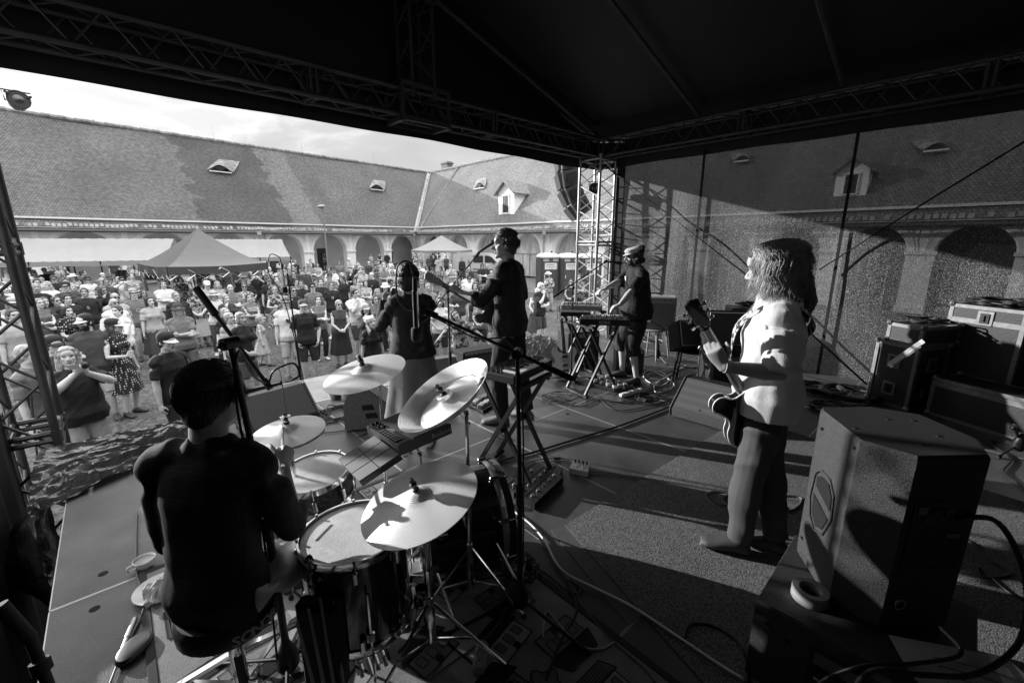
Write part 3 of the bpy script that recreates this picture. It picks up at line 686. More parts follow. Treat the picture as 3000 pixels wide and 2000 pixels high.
for (bx_, lb_) in ((3.35, 'clamp block joining the gable truss to the front truss'),):
    m = MB()
    for sx in (-.32, .32):
        for sy in (-.19, .19): m.box((3.08+sx, 5.07+sy, 3.36), (.05, .02, .42)); 
        m.box((3.08+sx, 5.07, 3.56), (.05, .42, .05)); m.box((3.08+sx, 5.07, 3.18), (.05, .42, .05))
    for z in (3.18, 3.56): 
        for sy in (-.2, .2): m.box((3.08, 5.07+sy, z), (.66, .04, .04))
    tag(m.build('truss_clamp', ALUD, loc=(3.08, 5.07, 3.36)), lb_, 'clamp')
# ---- roof fabric and valance
FAB = mat('black_tarpaulin', .004, .6, var=.3, scale=1.2, bump=.5, bscale=2.5); 
rf = thing('stage_roof', 'black tarpaulin roof stretched over the stage trusses', 'roof', (3.08, 2, 3.4))
m = MB(); n = 18
def rz(x): return 4.86-abs(x-3.08)*.325
for ix in range(n):
    for iy in range(10):
        def q(i, j): x = -1.15+8.45*i/n; y = 5.45-8*j/10; return (x, y, rz(x)-.05*math.sin(math.pi*((x-3.08)/3.7 % 1))*abs(math.sin(y*1.85)))
        m.quad(q(ix, iy), q(ix+1, iy), q(ix+1, iy+1), q(ix, iy+1))
m.build('sheet', FAB, rf, smooth=True)
m = MB(); m.add([(-1.15, 5.36, 3.46), (7.3, 5.36, 3.46), (3.08, 5.36, 4.86)], [(0, 1, 2)]); m.build('gable_sheet', FAB, rf)
m = MB(); N_ = 90
def vz(t, k): return 3.075-.012*math.sin(t*9+k)*abs(math.sin(t*math.pi*3)) - .006*math.sin(t*31)
for i in range(N_):
    for (pa, pb, k) in (((-1.2, 5.3), (7.1, 5.3), 0), ((7.0, 5.3), (7.0, -2.2), 2)):
        a, b = Vector(pa+(0,)).lerp(Vector(pb+(0,)), i/N_), Vector(pa+(0,)).lerp(Vector(pb+(0,)), (i+1)/N_)
        za, zb = vz(i/N_, k), vz((i+1)/N_, k); o = Vector((0, .02*math.sin(i*.7), 0)); m.quad(a+Z*za, b+Z*zb, b+Z*3.55, a+Z*3.55)
m.build('valance', FAB, rf)
# ---- side mesh (scrim), left drape, unseen back drape
def mesh_mat():
    mt = bpy.data.materials.new('shade_mesh'); mt.use_nodes = True; nt = mt.node_tree; N = nt.nodes; L = nt.links; b = N['Principled BSDF']; out = N['Material Output']
    tc = N.new('ShaderNodeTexCoord'); mp = N.new('ShaderNodeMapping'); mp.inputs['Scale'].default_value = (1, 1, .25); L.new(tc.outputs['Object'], mp.inputs[0])
    n1 = N.new('ShaderNodeTexNoise'); n1.inputs['Scale'].default_value = 105; n1.inputs['Detail'].default_value = 2; mp1 = N.new('ShaderNodeMapping'); mp1.inputs['Scale'].default_value = (1, 1, .8); L.new(tc.outputs['Object'], mp1.inputs[0]); L.new(mp1.outputs[0], n1.inputs[0])
    n2 = N.new('ShaderNodeTexNoise'); n2.inputs['Scale'].default_value = 16; n2.inputs['Detail'].default_value = 5; mp2 = N.new('ShaderNodeMapping'); mp2.inputs['Scale'].default_value = (1, 1, .06); L.new(tc.outputs['Object'], mp2.inputs[0]); L.new(mp2.outputs[0], n2.inputs[0])
    r1 = N.new('ShaderNodeMapRange'); r1.inputs[1].default_value = .48; r1.inputs[2].default_value = .70; r1.inputs[3].default_value = .008; r1.inputs[4].default_value = .25; L.new(n1.outputs[0], r1.inputs[0])
    r2 = N.new('ShaderNodeMapRange'); r2.inputs[1].default_value = .3; r2.inputs[2].default_value = .7; r2.inputs[3].default_value = .86; r2.inputs[4].default_value = 1.12; L.new(n2.outputs[0], r2.inputs[0])
    mu = N.new('ShaderNodeMath'); mu.operation = 'MULTIPLY'; L.new(r1.outputs[0], mu.inputs[0]); L.new(r2.outputs[0], mu.inputs[1]); L.new(mu.outputs[0], b.inputs['Base Color']); b.inputs['Roughness'].default_value = .7
    tr = N.new('ShaderNodeBsdfTransparent'); mx = N.new('ShaderNodeMixShader'); r3 = N.new('ShaderNodeMapRange'); r3.inputs[1].default_value = .35; r3.inputs[2].default_value = .65; r3.inputs[3].default_value = .935; r3.inputs[4].default_value = .945
    L.new(n2.outputs[0], r3.inputs[0]); L.new(r3.outputs[0], mx.inputs[0]); L.new(tr.outputs[0], mx.inputs[1]); L.new(b.outputs[0], mx.inputs[2]); L.new(mx.outputs[0], out.inputs['Surface']); return mt
SCRIM = mesh_mat()
sc = thing('side_mesh', 'dark translucent shade mesh closing the right side of the stage, arches showing through', 'mesh screen', (7.0, 1.6, 0))
m = MB(); NY, NZ = 60, 20
for i in range(NY):
    for j in range(NZ):
        def q(i, j): y = 4.78-7.2*i/NY; z = -.7+3.85*j/NZ; return (7.04+.035*math.sin(y*5)*math.sin(z*1.1)+.02*noise.noise(Vector((y*2, z, 0))), y, z)
        m.quad(q(i, j), q(i+1, j), q(i+1, j+1), q(i, j+1))
m.build('mesh_sheet', SCRIM, sc, smooth=True)
BLF = mat('black_cloth', .01, .85, var=.3, scale=5)
for (px, y_) in ((2040, 0), (2462, 0)):
    p = PX(px, 700, 6.98); m = MB(); m.box((6.985, p.y, 1.2), (.012, .035, 3.9)); m.build('seam_strap', BLF, sc)
m = MB(); m.box((7.0, 4.74, 1.2), (.02, .16, 3.9)); m.build('edge_band', BLF, sc)
def cable_thing(name, label, pts, r, mt, cat='cable', group=None, k=6, n=6):
    P = crv(pts, k) if k else [Vector(p) for p in pts]; m = MB(); m.tube(P, r, n); return tag(m.build(name, mt, loc=P[0], smooth=True), label, cat, group)
cable_thing('guy_strap', 'dark guy strap running down across the mesh from the far tower behind the guitarist', [PX(1775, 488, 6.9), PX(2180, 800, 6.9), PX(2555, 1140, 6.9)], .013, BLF, 'strap', k=0)
cable_thing('guy_strap', 'dark strap rising across the mesh to the top right corner of the picture', [PX(2400, 790, 6.93), PX(2700, 600, 6.93), PX(3010, 410, 6.93)], .011, BLF, 'strap', k=0)
# stage-right drape: front cut low for sun, unseen tall rear added to block light
m = MB(); prof = [(5.0, .50), (4.4, .45), (3.75, .40), (3.3, .30), (2.6, .22), (2.3, 3.2), (-1.75, 3.2)]
for (y0, t0), (y1, t1) in zip(prof, prof[1:]):
    n = max(1, int(abs(y0-y1)/.15))
    for i in range(n):
        ya, yb = y0+(y1-y0)*i/n, y0+(y1-y0)*(i+1)/n; ta, tb = t0+(t1-t0)*i/n, t0+(t1-t0)*(i+1)/n
        xa, xb = -.80+.025*math.sin(ya*17), -.80+.025*math.sin(yb*17); m.quad((xa, ya, GZ), (xb, yb, GZ), (xb, yb, tb), (xa, ya, ta))
tag(m.build('side_drape', BLF, loc=(-.8, 3, GZ)), 'black drape hanging along the left side of the stage', 'drape')
m = MB()  # drape out of view behind the camera, added to keep back light out
for i in range(80):
    xa, xb = -1.2+8.6*i/80, -1.2+8.6*(i+1)/80; f = lambda x: -1.75+.06*math.sin(x*9); m.quad((xa, f(xa), GZ), (xb, f(xb), GZ), (xb, f(xb), 3.6), (xa, f(xa), 3.6))
tag(m.build('unseen_back_drape', BLF, loc=(3, -1.75, GZ)), 'black drape closing the back of the stage', 'drape')
# ================================================================ PEOPLE
V3 = Vector
def remesh(mb, name, mats, parent, voxel=.012, smooth=4, wrinkle=0., wsc=9., seed=0, shade=None, fix=None, world=False):
    me = bpy.data.meshes.new('tmp'); me.from_pydata(mb.v, [], mb.f); me.update()
    o = bpy.data.objects.new('tmp', me)
    md = o.modifiers.new('r', 'REMESH'); md.mode = 'VOXEL'; md.voxel_size = voxel
    if smooth: s = o.modifiers.new('s', 'SMOOTH'); s.iterations = smooth; s.factor = .5
    out = evaluated_mesh(o); bpy.data.meshes.remove(me)
    out.name = name; out.materials.clear()
    for m in (mats if isinstance(mats, (list, tuple)) else [mats]): out.materials.append(m)
    if fix: fix(out)
    if wrinkle:
        NB = [tuple(v.normal) for v in out.vertices]
        for v, nv in zip(out.vertices, NB):
            p = v.co.copy(); w = noise.noise(V3((p.x*wsc+seed, p.y*wsc, p.z*wsc*.5))) + .5*noise.noise(V3((p.x*wsc*2.3, p.y*wsc*2.3+seed, p.z*wsc*1.3)))
            w2 = 1-abs(noise.noise(V3((p.x*wsc*.9+p.z*5, p.y*wsc*.9-p.z*4, p.z*wsc*.45+seed))))*2.2
            v.co = p + V3(nv)*(wrinkle*(w*.9 + max(0, w2)*.9))
    if world and parent is not None: out.transform(wm(parent).inverted())
    out.polygons.foreach_set('use_smooth', [True]*len(out.polygons)); out.update()
    ob = bpy.data.objects.new(name, out); COL.objects.link(ob); ob.parent = parent; return ob
def ik(a, t, l1, l2, pole):
    a = V3(a); t = V3(t); d = t-a; L_ = min(d.length, (l1+l2)*.999); d.normalize(); t = a+d*L_
    x = (l1*l1-l2*l2+L_*L_)/(2*L_); h = math.sqrt(max(0, l1*l1-x*x)); pl = V3(pole); pl = (pl-d*pl.dot(d)).normalized(); return a+d*x+pl*h, t
class Fig:
    def __init__(s, h=1.75, fem=False, fat=1., lean=0., twist=0., slean=0., pelvis=(0, 0, None), head=(0, 0, 0), hands=None, elbows=None, feet=None, knees=None, footdir=None, curl=(.35, .35), palm=None, hdir=None, spread=1., grip=None):
        s.k = k = h/1.75; s.fem = fem; s.fat = fat
        pz = pelvis[2] if pelvis[2] is not None else .955*k; s.pel = V3((pelvis[0], pelvis[1], pz)); s.lean = lean
        zs = [-.09, .0, .10, .20, .33, .43, .49, .54]; s.sp = []; p = s.pel.copy(); prev = 0
        s.frames = {}
        for z in zs:
            f = max(0, min(1, z/.5)); ang = lean*(.35+.65*f) if z > 0 else 0
            M = Matrix.Rotation(twist*f, 3, 'Z') @ Matrix.Rotation(slean*(.4+.6*f), 3, 'Y') @ Matrix.Rotation(-ang, 3, 'X')
            if z <= 0: q = s.pel + V3((0, 0, z*k))
            else: q = p + M @ V3((0, 0, (z-prev)*k)); p = q; prev = z
            s.sp.append((z, q, M))
        s.top = s.sp[-2]; Mt = s.top[2]; nb = s.sp[-2][1]
        sw = (.158 if fem else .178)*k
        s.sh = [nb + Mt @ V3((e*sw, -.005, -.048*k)) for e in (-1, 1)]
        hy, hp, hr = head; s.HM = Matrix.Rotation(hy, 3, 'Z') @ Matrix.Rotation(hp, 3, 'X') @ Matrix.Rotation(hr, 3, 'Y')
        nk = nb + Mt @ V3((0, .0, .035*k)); s.nb = nb; s.hc = nk + (Mt @ V3((0, .012, .065*k))) + s.HM @ V3((0, .018*k, .082*k))
        up_, fo = .29*k, .255*k
        hands = hands or [(-.25, .06, .80), (.25, .06, .80)]; elbows = elbows or [(-.6, -1, -.2), (.6, -1, -.2)]
        s.el = []; s.wr = []
        for i in (0, 1):
            e, w = ik(s.sh[i], V3(hands[i])*k, up_, fo, elbows[i]); s.el.append(e); s.wr.append(w)
        s.hdir = []; 
        for i in (0, 1):
            d = (s.wr[i]-s.el[i]).normalized(); s.hdir.append(V3(hdir[i]).normalized() if hdir and hdir[i] else d)
        s.palm = palm or [(1, 0, 0), (-1, 0, 0)]; s.curl = curl; s.grip = grip or (False, False)
        feet = feet or [(-.11, 0, .085), (.11, .04, .085)]; knees = knees or [(-.15, 1, 0), (.15, 1, 0)]
        s.hip = [s.pel + V3((e*.09*k, 0, -.04*k)) for e in (-1, 1)]; s.kn = []; s.an = []
        for i in (0, 1):
            a, b = ik(s.hip[i], V3(feet[i])*k, .43*k, .42*k, knees[i]); s.kn.append(a); s.an.append(b)
        s.hs = 1.; s.fd = [V3(d).normalized() for d in (footdir or [(-.25, 1, 0), (.25, 1, 0)])]
    # --- shapes
    def torso(s, mb, add=0., z0=-.09, z1=.54, hem=0., flare=0.):
        k = s.k; F = s.fem; ft = s.fat
        W = {-.09: (.155, .10), 0: (.178 if F else .170, .118), .10: (.150 if F else .158, .108), .20: (.132 if F else .157, .103), .33: (.146 if F else .165, .118 if not F else .122), .43: (.140 if F else .160, .095), .49: (.09 if F else .10, .066), .54: (.055, .055)}
        rr = []
        for z, q, M in s.sp:
            if z < z0 or z > z1: continue
            a, b = W[z]; g = 1+(ft-1)*(1.2 if z < .3 else .5); a = a*g*k+add; b = b*k*(1+(ft-1)*(1.9 if z < .3 else .6))+add
            if z <= 0: a += hem*(1 if z == z0 else .5); b += hem
            ce = q + M @ V3((0, (.008 if z > .25 else 0)+(ft-1)*.07*(1 if z < .3 else 0), 0))
            if z == z0 and hem: ce = q + V3((0, 0, -.02))
            ring = []
            for j in range(20):
                t = 2*math.pi*j/20; c, n = math.cos(t), math.sin(t); pw = .82
                ring.append(ce + M @ V3((a*math.copysign(abs(c)**pw, c), b*math.copysign(abs(n)**pw, n), 0)))
            rr.append(ring)
        mb.rings(rr)
        if F and z1 > .3:
            z, q, M = s.sp[4]
            for e in (-1, 1): mb.ball(q + M @ V3((e*.075*k, .085*k, .0)), (.062*k+add,)*3, 12)
        if z1 > .45:      # trapezius / shoulders
            z, q, M = s.sp[5]
            for i, e in enumerate((-1, 1)):
                mb.tube([s.nb + M @ V3((e*.02, -.01, .03*k)), s.sh[i].lerp(s.nb, .45)+V3((0, 0, .022*k)), s.sh[i]], [.05*k+add*.6, .052*k+add*.8, .056*k+add], 12)
    def arms(s, mb, add=0., f1=1., which=(0, 1)):     # f1: 1 = to the wrist; <1 = part of the whole arm
        k = s.k; g = (.86 if s.fem else 1.)*(1+(s.fat-1)*.5)
        for i in which:
            P = [(s.sh[i], .058), (s.sh[i].lerp(s.el[i], .35), .051), (s.sh[i].lerp(s.el[i], .75), .043), (s.el[i], .039), (s.el[i].lerp(s.wr[i], .28), .041), (s.el[i].lerp(s.wr[i], .7), .031), (s.wr[i], .0255)]
            mb.ball(s.sh[i]-V3((0, 0, .01)), (.055*k*g+add,)*3, 14); n = max(2, int(round(f1*6))+1); Q = P[:n]; rr = [r*k*g+add for _, r in Q]
            if n < 7: rr[-1] += add*.7
            mb.tube([p for p, _ in Q], rr, 12)
    def hand(s, mb, i, detail=True):
        k = s.k*(.9 if s.fem else 1); W = s.wr[i]; d = s.hdir[i]; n = V3(s.palm[i]); n = (n-d*n.dot(d)).normalized(); sd = d.cross(n).normalized()
        ts = 1 if i == 0 else -1                                   # thumb side
        c = s.curl[i]; pal = []
        for t, w, h in ((-.02, .024, .021), (.015, .031, .018), (.05, .041, .016), (.088, .041, .013)):
            pal.append([W+d*t*k+sd*(w*k*math.cos(a))+n*(h*k*math.sin(a)) for a in [2*math.pi*j/12 for j in range(12)]])
        mb.rings(pal)
        for f, (o, L_, r) in enumerate(((-.031, .066, .0085), (-.0105, .077, .009), (.0105, .073, .0088), (.030, .057, .0078))):
            p = W+d*.08*k+sd*(o*k*ts*-1); q = [p]; a = c*.5; fan = sd*(o*ts*-1)*2.2*(1-min(1, c))
            for seg, fr in enumerate((.45, .32, .23)):
                a += c*(.9+.12*f); dd = (d*math.cos(a)+n*math.sin(a)+fan*.8).normalized(); p = p+dd*L_*fr*k*1.25; q.append(p)
            mb.tube([W+d*.055*k+sd*(o*.9*k*ts*-1)]+q, [r*k*1.0]+[r*k, r*k*.95, r*k*.88, r*k*.75], 7); mb.ball(q[-1], r*k*.75, 6)
        tb = W+d*.022*k-sd*(-.026*k*ts*-1); od = (-sd*(-1*ts*-1))
        q = [tb, tb+(od*.75+d*.55+n*.35).normalized()*.036*k, tb+(od*.75+d*.55+n*.35).normalized()*.036*k+(od*.25+d*.8+n*(.3+c*.5)).normalized()*.032*k]; q.append(q[-1]+(d*.9+n*(.3+c*.7)).normalized()*.024*k)
        mb.tube(q, [.014*k, .0115*k, .0105*k, .008*k], 8); mb.ball(q[-1], .008*k, 6)
    def legs(s, mb, add=0., f1=1., loose=0., which=(0, 1)):
        k = s.k; g = 1+(s.fat-1)*.7
        for i in which:
            P = [(s.hip[i], .092, 0), (s.hip[i].lerp(s.kn[i], .3), .083, .2), (s.hip[i].lerp(s.kn[i], .7), .064, .45), (s.kn[i], .053, .6), (s.kn[i].lerp(s.an[i], .28), .054, .75), (s.kn[i].lerp(s.an[i], .65), .041, .9), (s.an[i]+V3((0, 0, .01)), .033, 1)]
            n = max(2, int(round(f1*6))+1); Q = P[:n]; rr = [r*k*(g if j < 3 else 1)+add+loose*l for j, (_, r, l) in enumerate(Q)]; mb.tube([p for p, _, _ in Q], rr, 14)
    def foot(s, mb, i, add=0.):
        k = s.k; a = s.an[i]; d = s.fd[i]; sd = V3((d.y, -d.x, 0)).normalized(); u = V3((0, 0, 1)); z0 = a.z-.085*k; rr = []
        for t, w, h in ((-.065, .022, .045), (-.045, .033, .07), (.0, .036, .095), (.06, .040, .080), (.12, .046, .060), (.17, .042, .048), (.20, .024, .034)):
            c = V3((a.x, a.y, z0))+d*t*k; rr.append([c+sd*((w*k+add)*math.cos(q))+u*max(-.0, (h*k+add)*.5*(1+math.sin(q)))+u*0 for q in [2*math.pi*j/12 for j in range(12)]])
        mb.rings(rr); mb.tube([a+u*.05*k, a-u*.03*k], [.034*k+add*.6, .036*k+add*.6], 10)
    def headshape(s, mb, hs=1., nose=1.):
        k = hs*(.5+.5*s.k); H = s.HM; c = s.hc
        def B(p, r): mb.ball(c+H @ (V3(p)*k), tuple(x*k for x in r), 16, H)
        B((0, -.012, .030), (.074, .095, .088)); B((0, .024, -.030), (.059, .066, .078)); B((0, .034, -.072), (.046, .050, .034)); B((0, .074, -.094), (.021, .017, .018))
        B((0, .060, .045), (.052, .035, .045))
        mb.tube([c+H @ (V3((0, .080, .026))*k), c+H @ (V3((0, .098*1, -.004))*k), c+H @ (V3((0, .090+.023*nose, -.022))*k)], [.0085*k, .010*k, .0125*k], 8); B((0, .088+.022*nose, -.023), (.0125, .0125, .011))
        for e in (-1, 1):
            B((e*.013, .095, -.027), (.0095, .011, .008)); B((e*.029, .076, .034), (.026, .0125, .009)); B((e*.041, .056, -.014), (.02, .022, .018)); B((e*.050, .01, -.062), (.012, .03, .02))
            mb.ball(c+H @ (V3((e*.076, -.012, -.002))*k), (.007*k, .019*k, .031*k), 12, H @ Matrix.Rotation(e*.35, 3, 'Z'))
        B((0, .0865, -.050), (.022, .0105, .0055)); B((0, .0855, -.0615), (.020, .0105, .0065))
        nk = .052 if s.fem else .060
        mb.tube([s.nb+V3((0, 0, -.04)), s.nb+V3((0, .005, .035*s.k)), c+H @ (V3((0, -.022, -.055))*k)], [nk*1.25*s.k, nk*s.k, nk*s.k*1.0], 14)
    def body(s, parent, skin, dark, hairm, voxel=.012, beard=False, hs=1., nose=1., bare_legs=True, feet=True, world=False, lips=None, full=True):
        mb = MB(); s.hs = hs
        s.torso(mb, -.006); s.arms(mb); s.hand(mb, 0); s.hand(mb, 1); s.headshape(mb, hs, nose); s.legs(mb)
        if feet: s.foot(mb, 0); s.foot(mb, 1)
        k = hs*(.5+.5*s.k); Hi = s.HM.transposed(); c = s.hc
        def fix(me):
            for v in me.vertices:
                if (v.co-c).length > .16: continue
                p = Hi @ (v.co-c)/k
                for e in (-1, 1):
                    d = ((p.x-e*.030)**2+((p.z-.012)*1.15)**2)**.5
                    if p.y > .05 and d < .019: p.y -= .0075*(1-(d/.019)**2)
                v.co = c + s.HM @ (p*k)
            for f in me.polygons:
                q = f.center
                if (q-c).length > .17: continue
                p = Hi @ (q-c)/k
                if p.y > .055 and any(((p.x-e*.031)/.0135)**2+((p.z-.011)/.0062)**2 < 1 for e in (-1, 1)): f.material_index = 1
                elif p.y > .055 and any(abs(p.x-e*.032) < .018 and abs(p.z-(.033-.12*abs(abs(p.x)-.028))) < .0042 for e in (-1, 1)): f.material_index = 2
                elif p.y > .070 and abs(p.x) < .023 and -.066 < p.z < -.047: f.material_index = 3
                elif beard and ((p.z < -.036 and p.y > -.01-.3*(p.z+.036) and p.z > -.125) or (p.z < .0 and p.y < .035 and p.y > .0)) and abs(p.y) < .2 and not (p.z > -.045 and abs(p.x) < .02 and p.y > .09): f.material_index = 2
        o = remesh(mb, 'body', [skin, dark, hairm, lips or skin], parent, voxel, 3, fix=fix, world=world); return o
# materials of people
SKIN = mat('skin', .50, .5, var=.06, scale=14, bump=.08, bscale=160, spec=.4); SKINL = mat('skin_light', .60, .5, var=.05, scale=14); SKIND = mat('skin_tanned', .36, .5, var=.06, scale=14)
LIP = mat('lips', .24, .45); EYEM = mat('eye_dark', .03, .25); HD = mat('hair_dark', .018, .5, var=.5, scale=60, bump=.8, bscale=90, stretch=(1, 1, .3)); HB = mat('hair_brown', .07, .5, var=.5, scale=60, bump=.8, bscale=90, stretch=(1, 1, .3))
HL = mat('hair_blond', .28, .5, var=.4, scale=60, bump=.8, bscale=90, stretch=(1, 1, .3)); HG = mat('hair_grey', .38, .55, var=.4, scale=60, bump=.8, bscale=90, stretch=(1, 1, .3))
HAIRS = {'dark': HD, 'brown': HB, 'blond': HL, 'grey': HG}
def cloth(name, v, var=.12): return mat('cloth_'+name, v, .85, var=var, scale=5, bump=.25, bscale=70)
def pattern(name, a, b, kind, sc):
    if name in MATS: return MATS[name]
    m = bpy.data.materials.new(name); m.use_nodes = True; MATS[name] = m; nt = m.node_tree; N = nt.nodes; L = nt.links; bs = N['Principled BSDF']; bs.inputs['Roughness'].default_value = .85
    tc = N.new('ShaderNodeTexCoord'); r = N.new('ShaderNodeMapRange'); r.inputs[3].default_value = b; r.inputs[4].default_value = a
    if kind == 'dots':
        t = N.new('ShaderNodeTexVoronoi'); t.inputs['Scale'].default_value = sc; t.inputs['Randomness'].default_value = .15; o = t.outputs['Distance']; r.inputs[1].default_value = .24; r.inputs[2].default_value = .3
    elif kind == 'stripes':
        t = N.new('ShaderNodeTexWave'); t.bands_direction = 'Z'; t.inputs['Scale'].default_value = sc; o = t.outputs['Fac']; r.inputs[1].default_value = .45; r.inputs[2].default_value = .55
    elif kind == 'check':
        t = N.new('ShaderNodeTexChecker'); t.inputs['Scale'].default_value = sc; o = t.outputs['Fac']; r.inputs[1].default_value = 0; r.inputs[2].default_value = 1
    else:
        t = N.new('ShaderNodeTexNoise'); t.inputs['Scale'].default_value = sc; t.inputs['Detail'].default_value = 3; o = t.outputs[0]; r.inputs[1].default_value = .44; r.inputs[2].default_value = .54
    L.new(tc.outputs['Object'], t.inputs[0]); L.new(o, r.inputs[0]); L.new(r.outputs[0], bs.inputs['Base Color']); return m
C_BLK = cloth('black', .014); C_DK = cloth('dark_grey', .05); C_MID = cloth('mid_grey', .16); C_LT = cloth('light_grey', .38); C_WH = cloth('white', .70, .05); C_DEN = cloth('denim', .09, .35)
P_FLOR = pattern('floral_cloth', .5, .1, 'noise', 16); P_FLOD = pattern('dark_floral_cloth', .35, .03, 'noise', 14); P_DOT = pattern('polka_dot_cloth', .012, .65, 'dots', 26); P_STR = pattern('striped_cloth', .35, .05, 'stripes', 14); P_CHK = pattern('plaid_cloth', .2, .05, 'check', 14)
TOPS = {'black': C_BLK, 'dark': C_DK, 'grey': C_MID, 'light grey': C_LT, 'white': C_WH, 'floral': P_FLOR, 'dark floral': P_FLOD, 'polka-dot': P_DOT, 'striped': P_STR, 'plaid': P_CHK, 'denim': C_DEN}
SHOE = mat('shoe_dark', .03, .6); SHOEL = mat('shoe_light', .5, .6)
MESHC = {}
def hair_mesh(fig, style, parent, mt, voxel=.010, world=False):
    k = fig.hs*(.5+.5*fig.k); H = fig.HM; c = fig.hc; mb = MB()
    def B(p, r): mb.ball(c+H @ (V3(p)*k), tuple(x*k for x in r), 16, H)
    def Pt(*p): return c+H @ (V3(p)*k)
    if style in ('short', 'bob', 'long', 'curly', 'bun', 'pony'):
        B((0, -.024, .044), (.083, .096, .086)); B((0, -.045, .0), (.079, .072, .07)); B((0, .025, .085), (.066, .055, .036))
        if style == 'short': B((0, -.05, -.045), (.064, .05, .05))
        for e in (-1, 1): B((e*.068, .012, .03), (.016, .028, .035))
    if style == 'fringe':      # bald crown with hair round the sides
        B((0, -.05, -.005), (.083, .062, .045))
        for e in (-1, 1): B((e*.070, -.02, .0), (.015, .05, .035))
    if style in ('bob', 'curly'):
        for e in (-1, 1): B((e*.066, -.01, -.03), (.028, .055, .07)); 
        B((0, -.06, -.05), (.07, .05, .06))
        if style == 'curly':
            r_ = random.Random(5)
            for _ in range(26): a = r_.uniform(0, 6.28); z = r_.uniform(-.08, .1); B((.085*math.cos(a), -.03+.08*math.sin(a)*(1 if math.sin(a) < .3 else .4), z), (.03,)*3)
    if style in ('long',):
        D_ = V3((0, 0, -1)); 
        for e in (-1, 1):
            q = [Pt(e*.058, -.015, .06), Pt(e*.078, -.02, -.02), Pt(e*.074, -.015, -.1)]; q += [q[-1]+V3((0, 0, -.07))+H @ V3((e*.010, .0, 0)), q[-1]+V3((0, 0, -.13))+H @ V3((e*.008, .006, 0))]
            mb.tube(q, [.03*k, .034*k, .034*k, .032*k, .016*k], 10)
        q = [Pt(0, -.06, .0), Pt(0, -.09, -.08), Pt(0, -.10, -.18)]; mb.tube(q+[q[-1]+V3((0, 0, -.1))], [.07*k, .075*k, .07*k, .04*k], 12)
    if style == 'pony': mb.tube([Pt(0, -.10, .04), Pt(0, -.145, .0), Pt(0, -.14, -.09), Pt(0, -.12, -.17)], [.022*k, .03*k, .026*k, .008*k], 8)
    if style == 'bun': B((0, -.10, .08), (.035,)*3)
    return remesh(mb, 'hair', mt, parent, voxel, 2, wrinkle=.004, wsc=34, world=world)
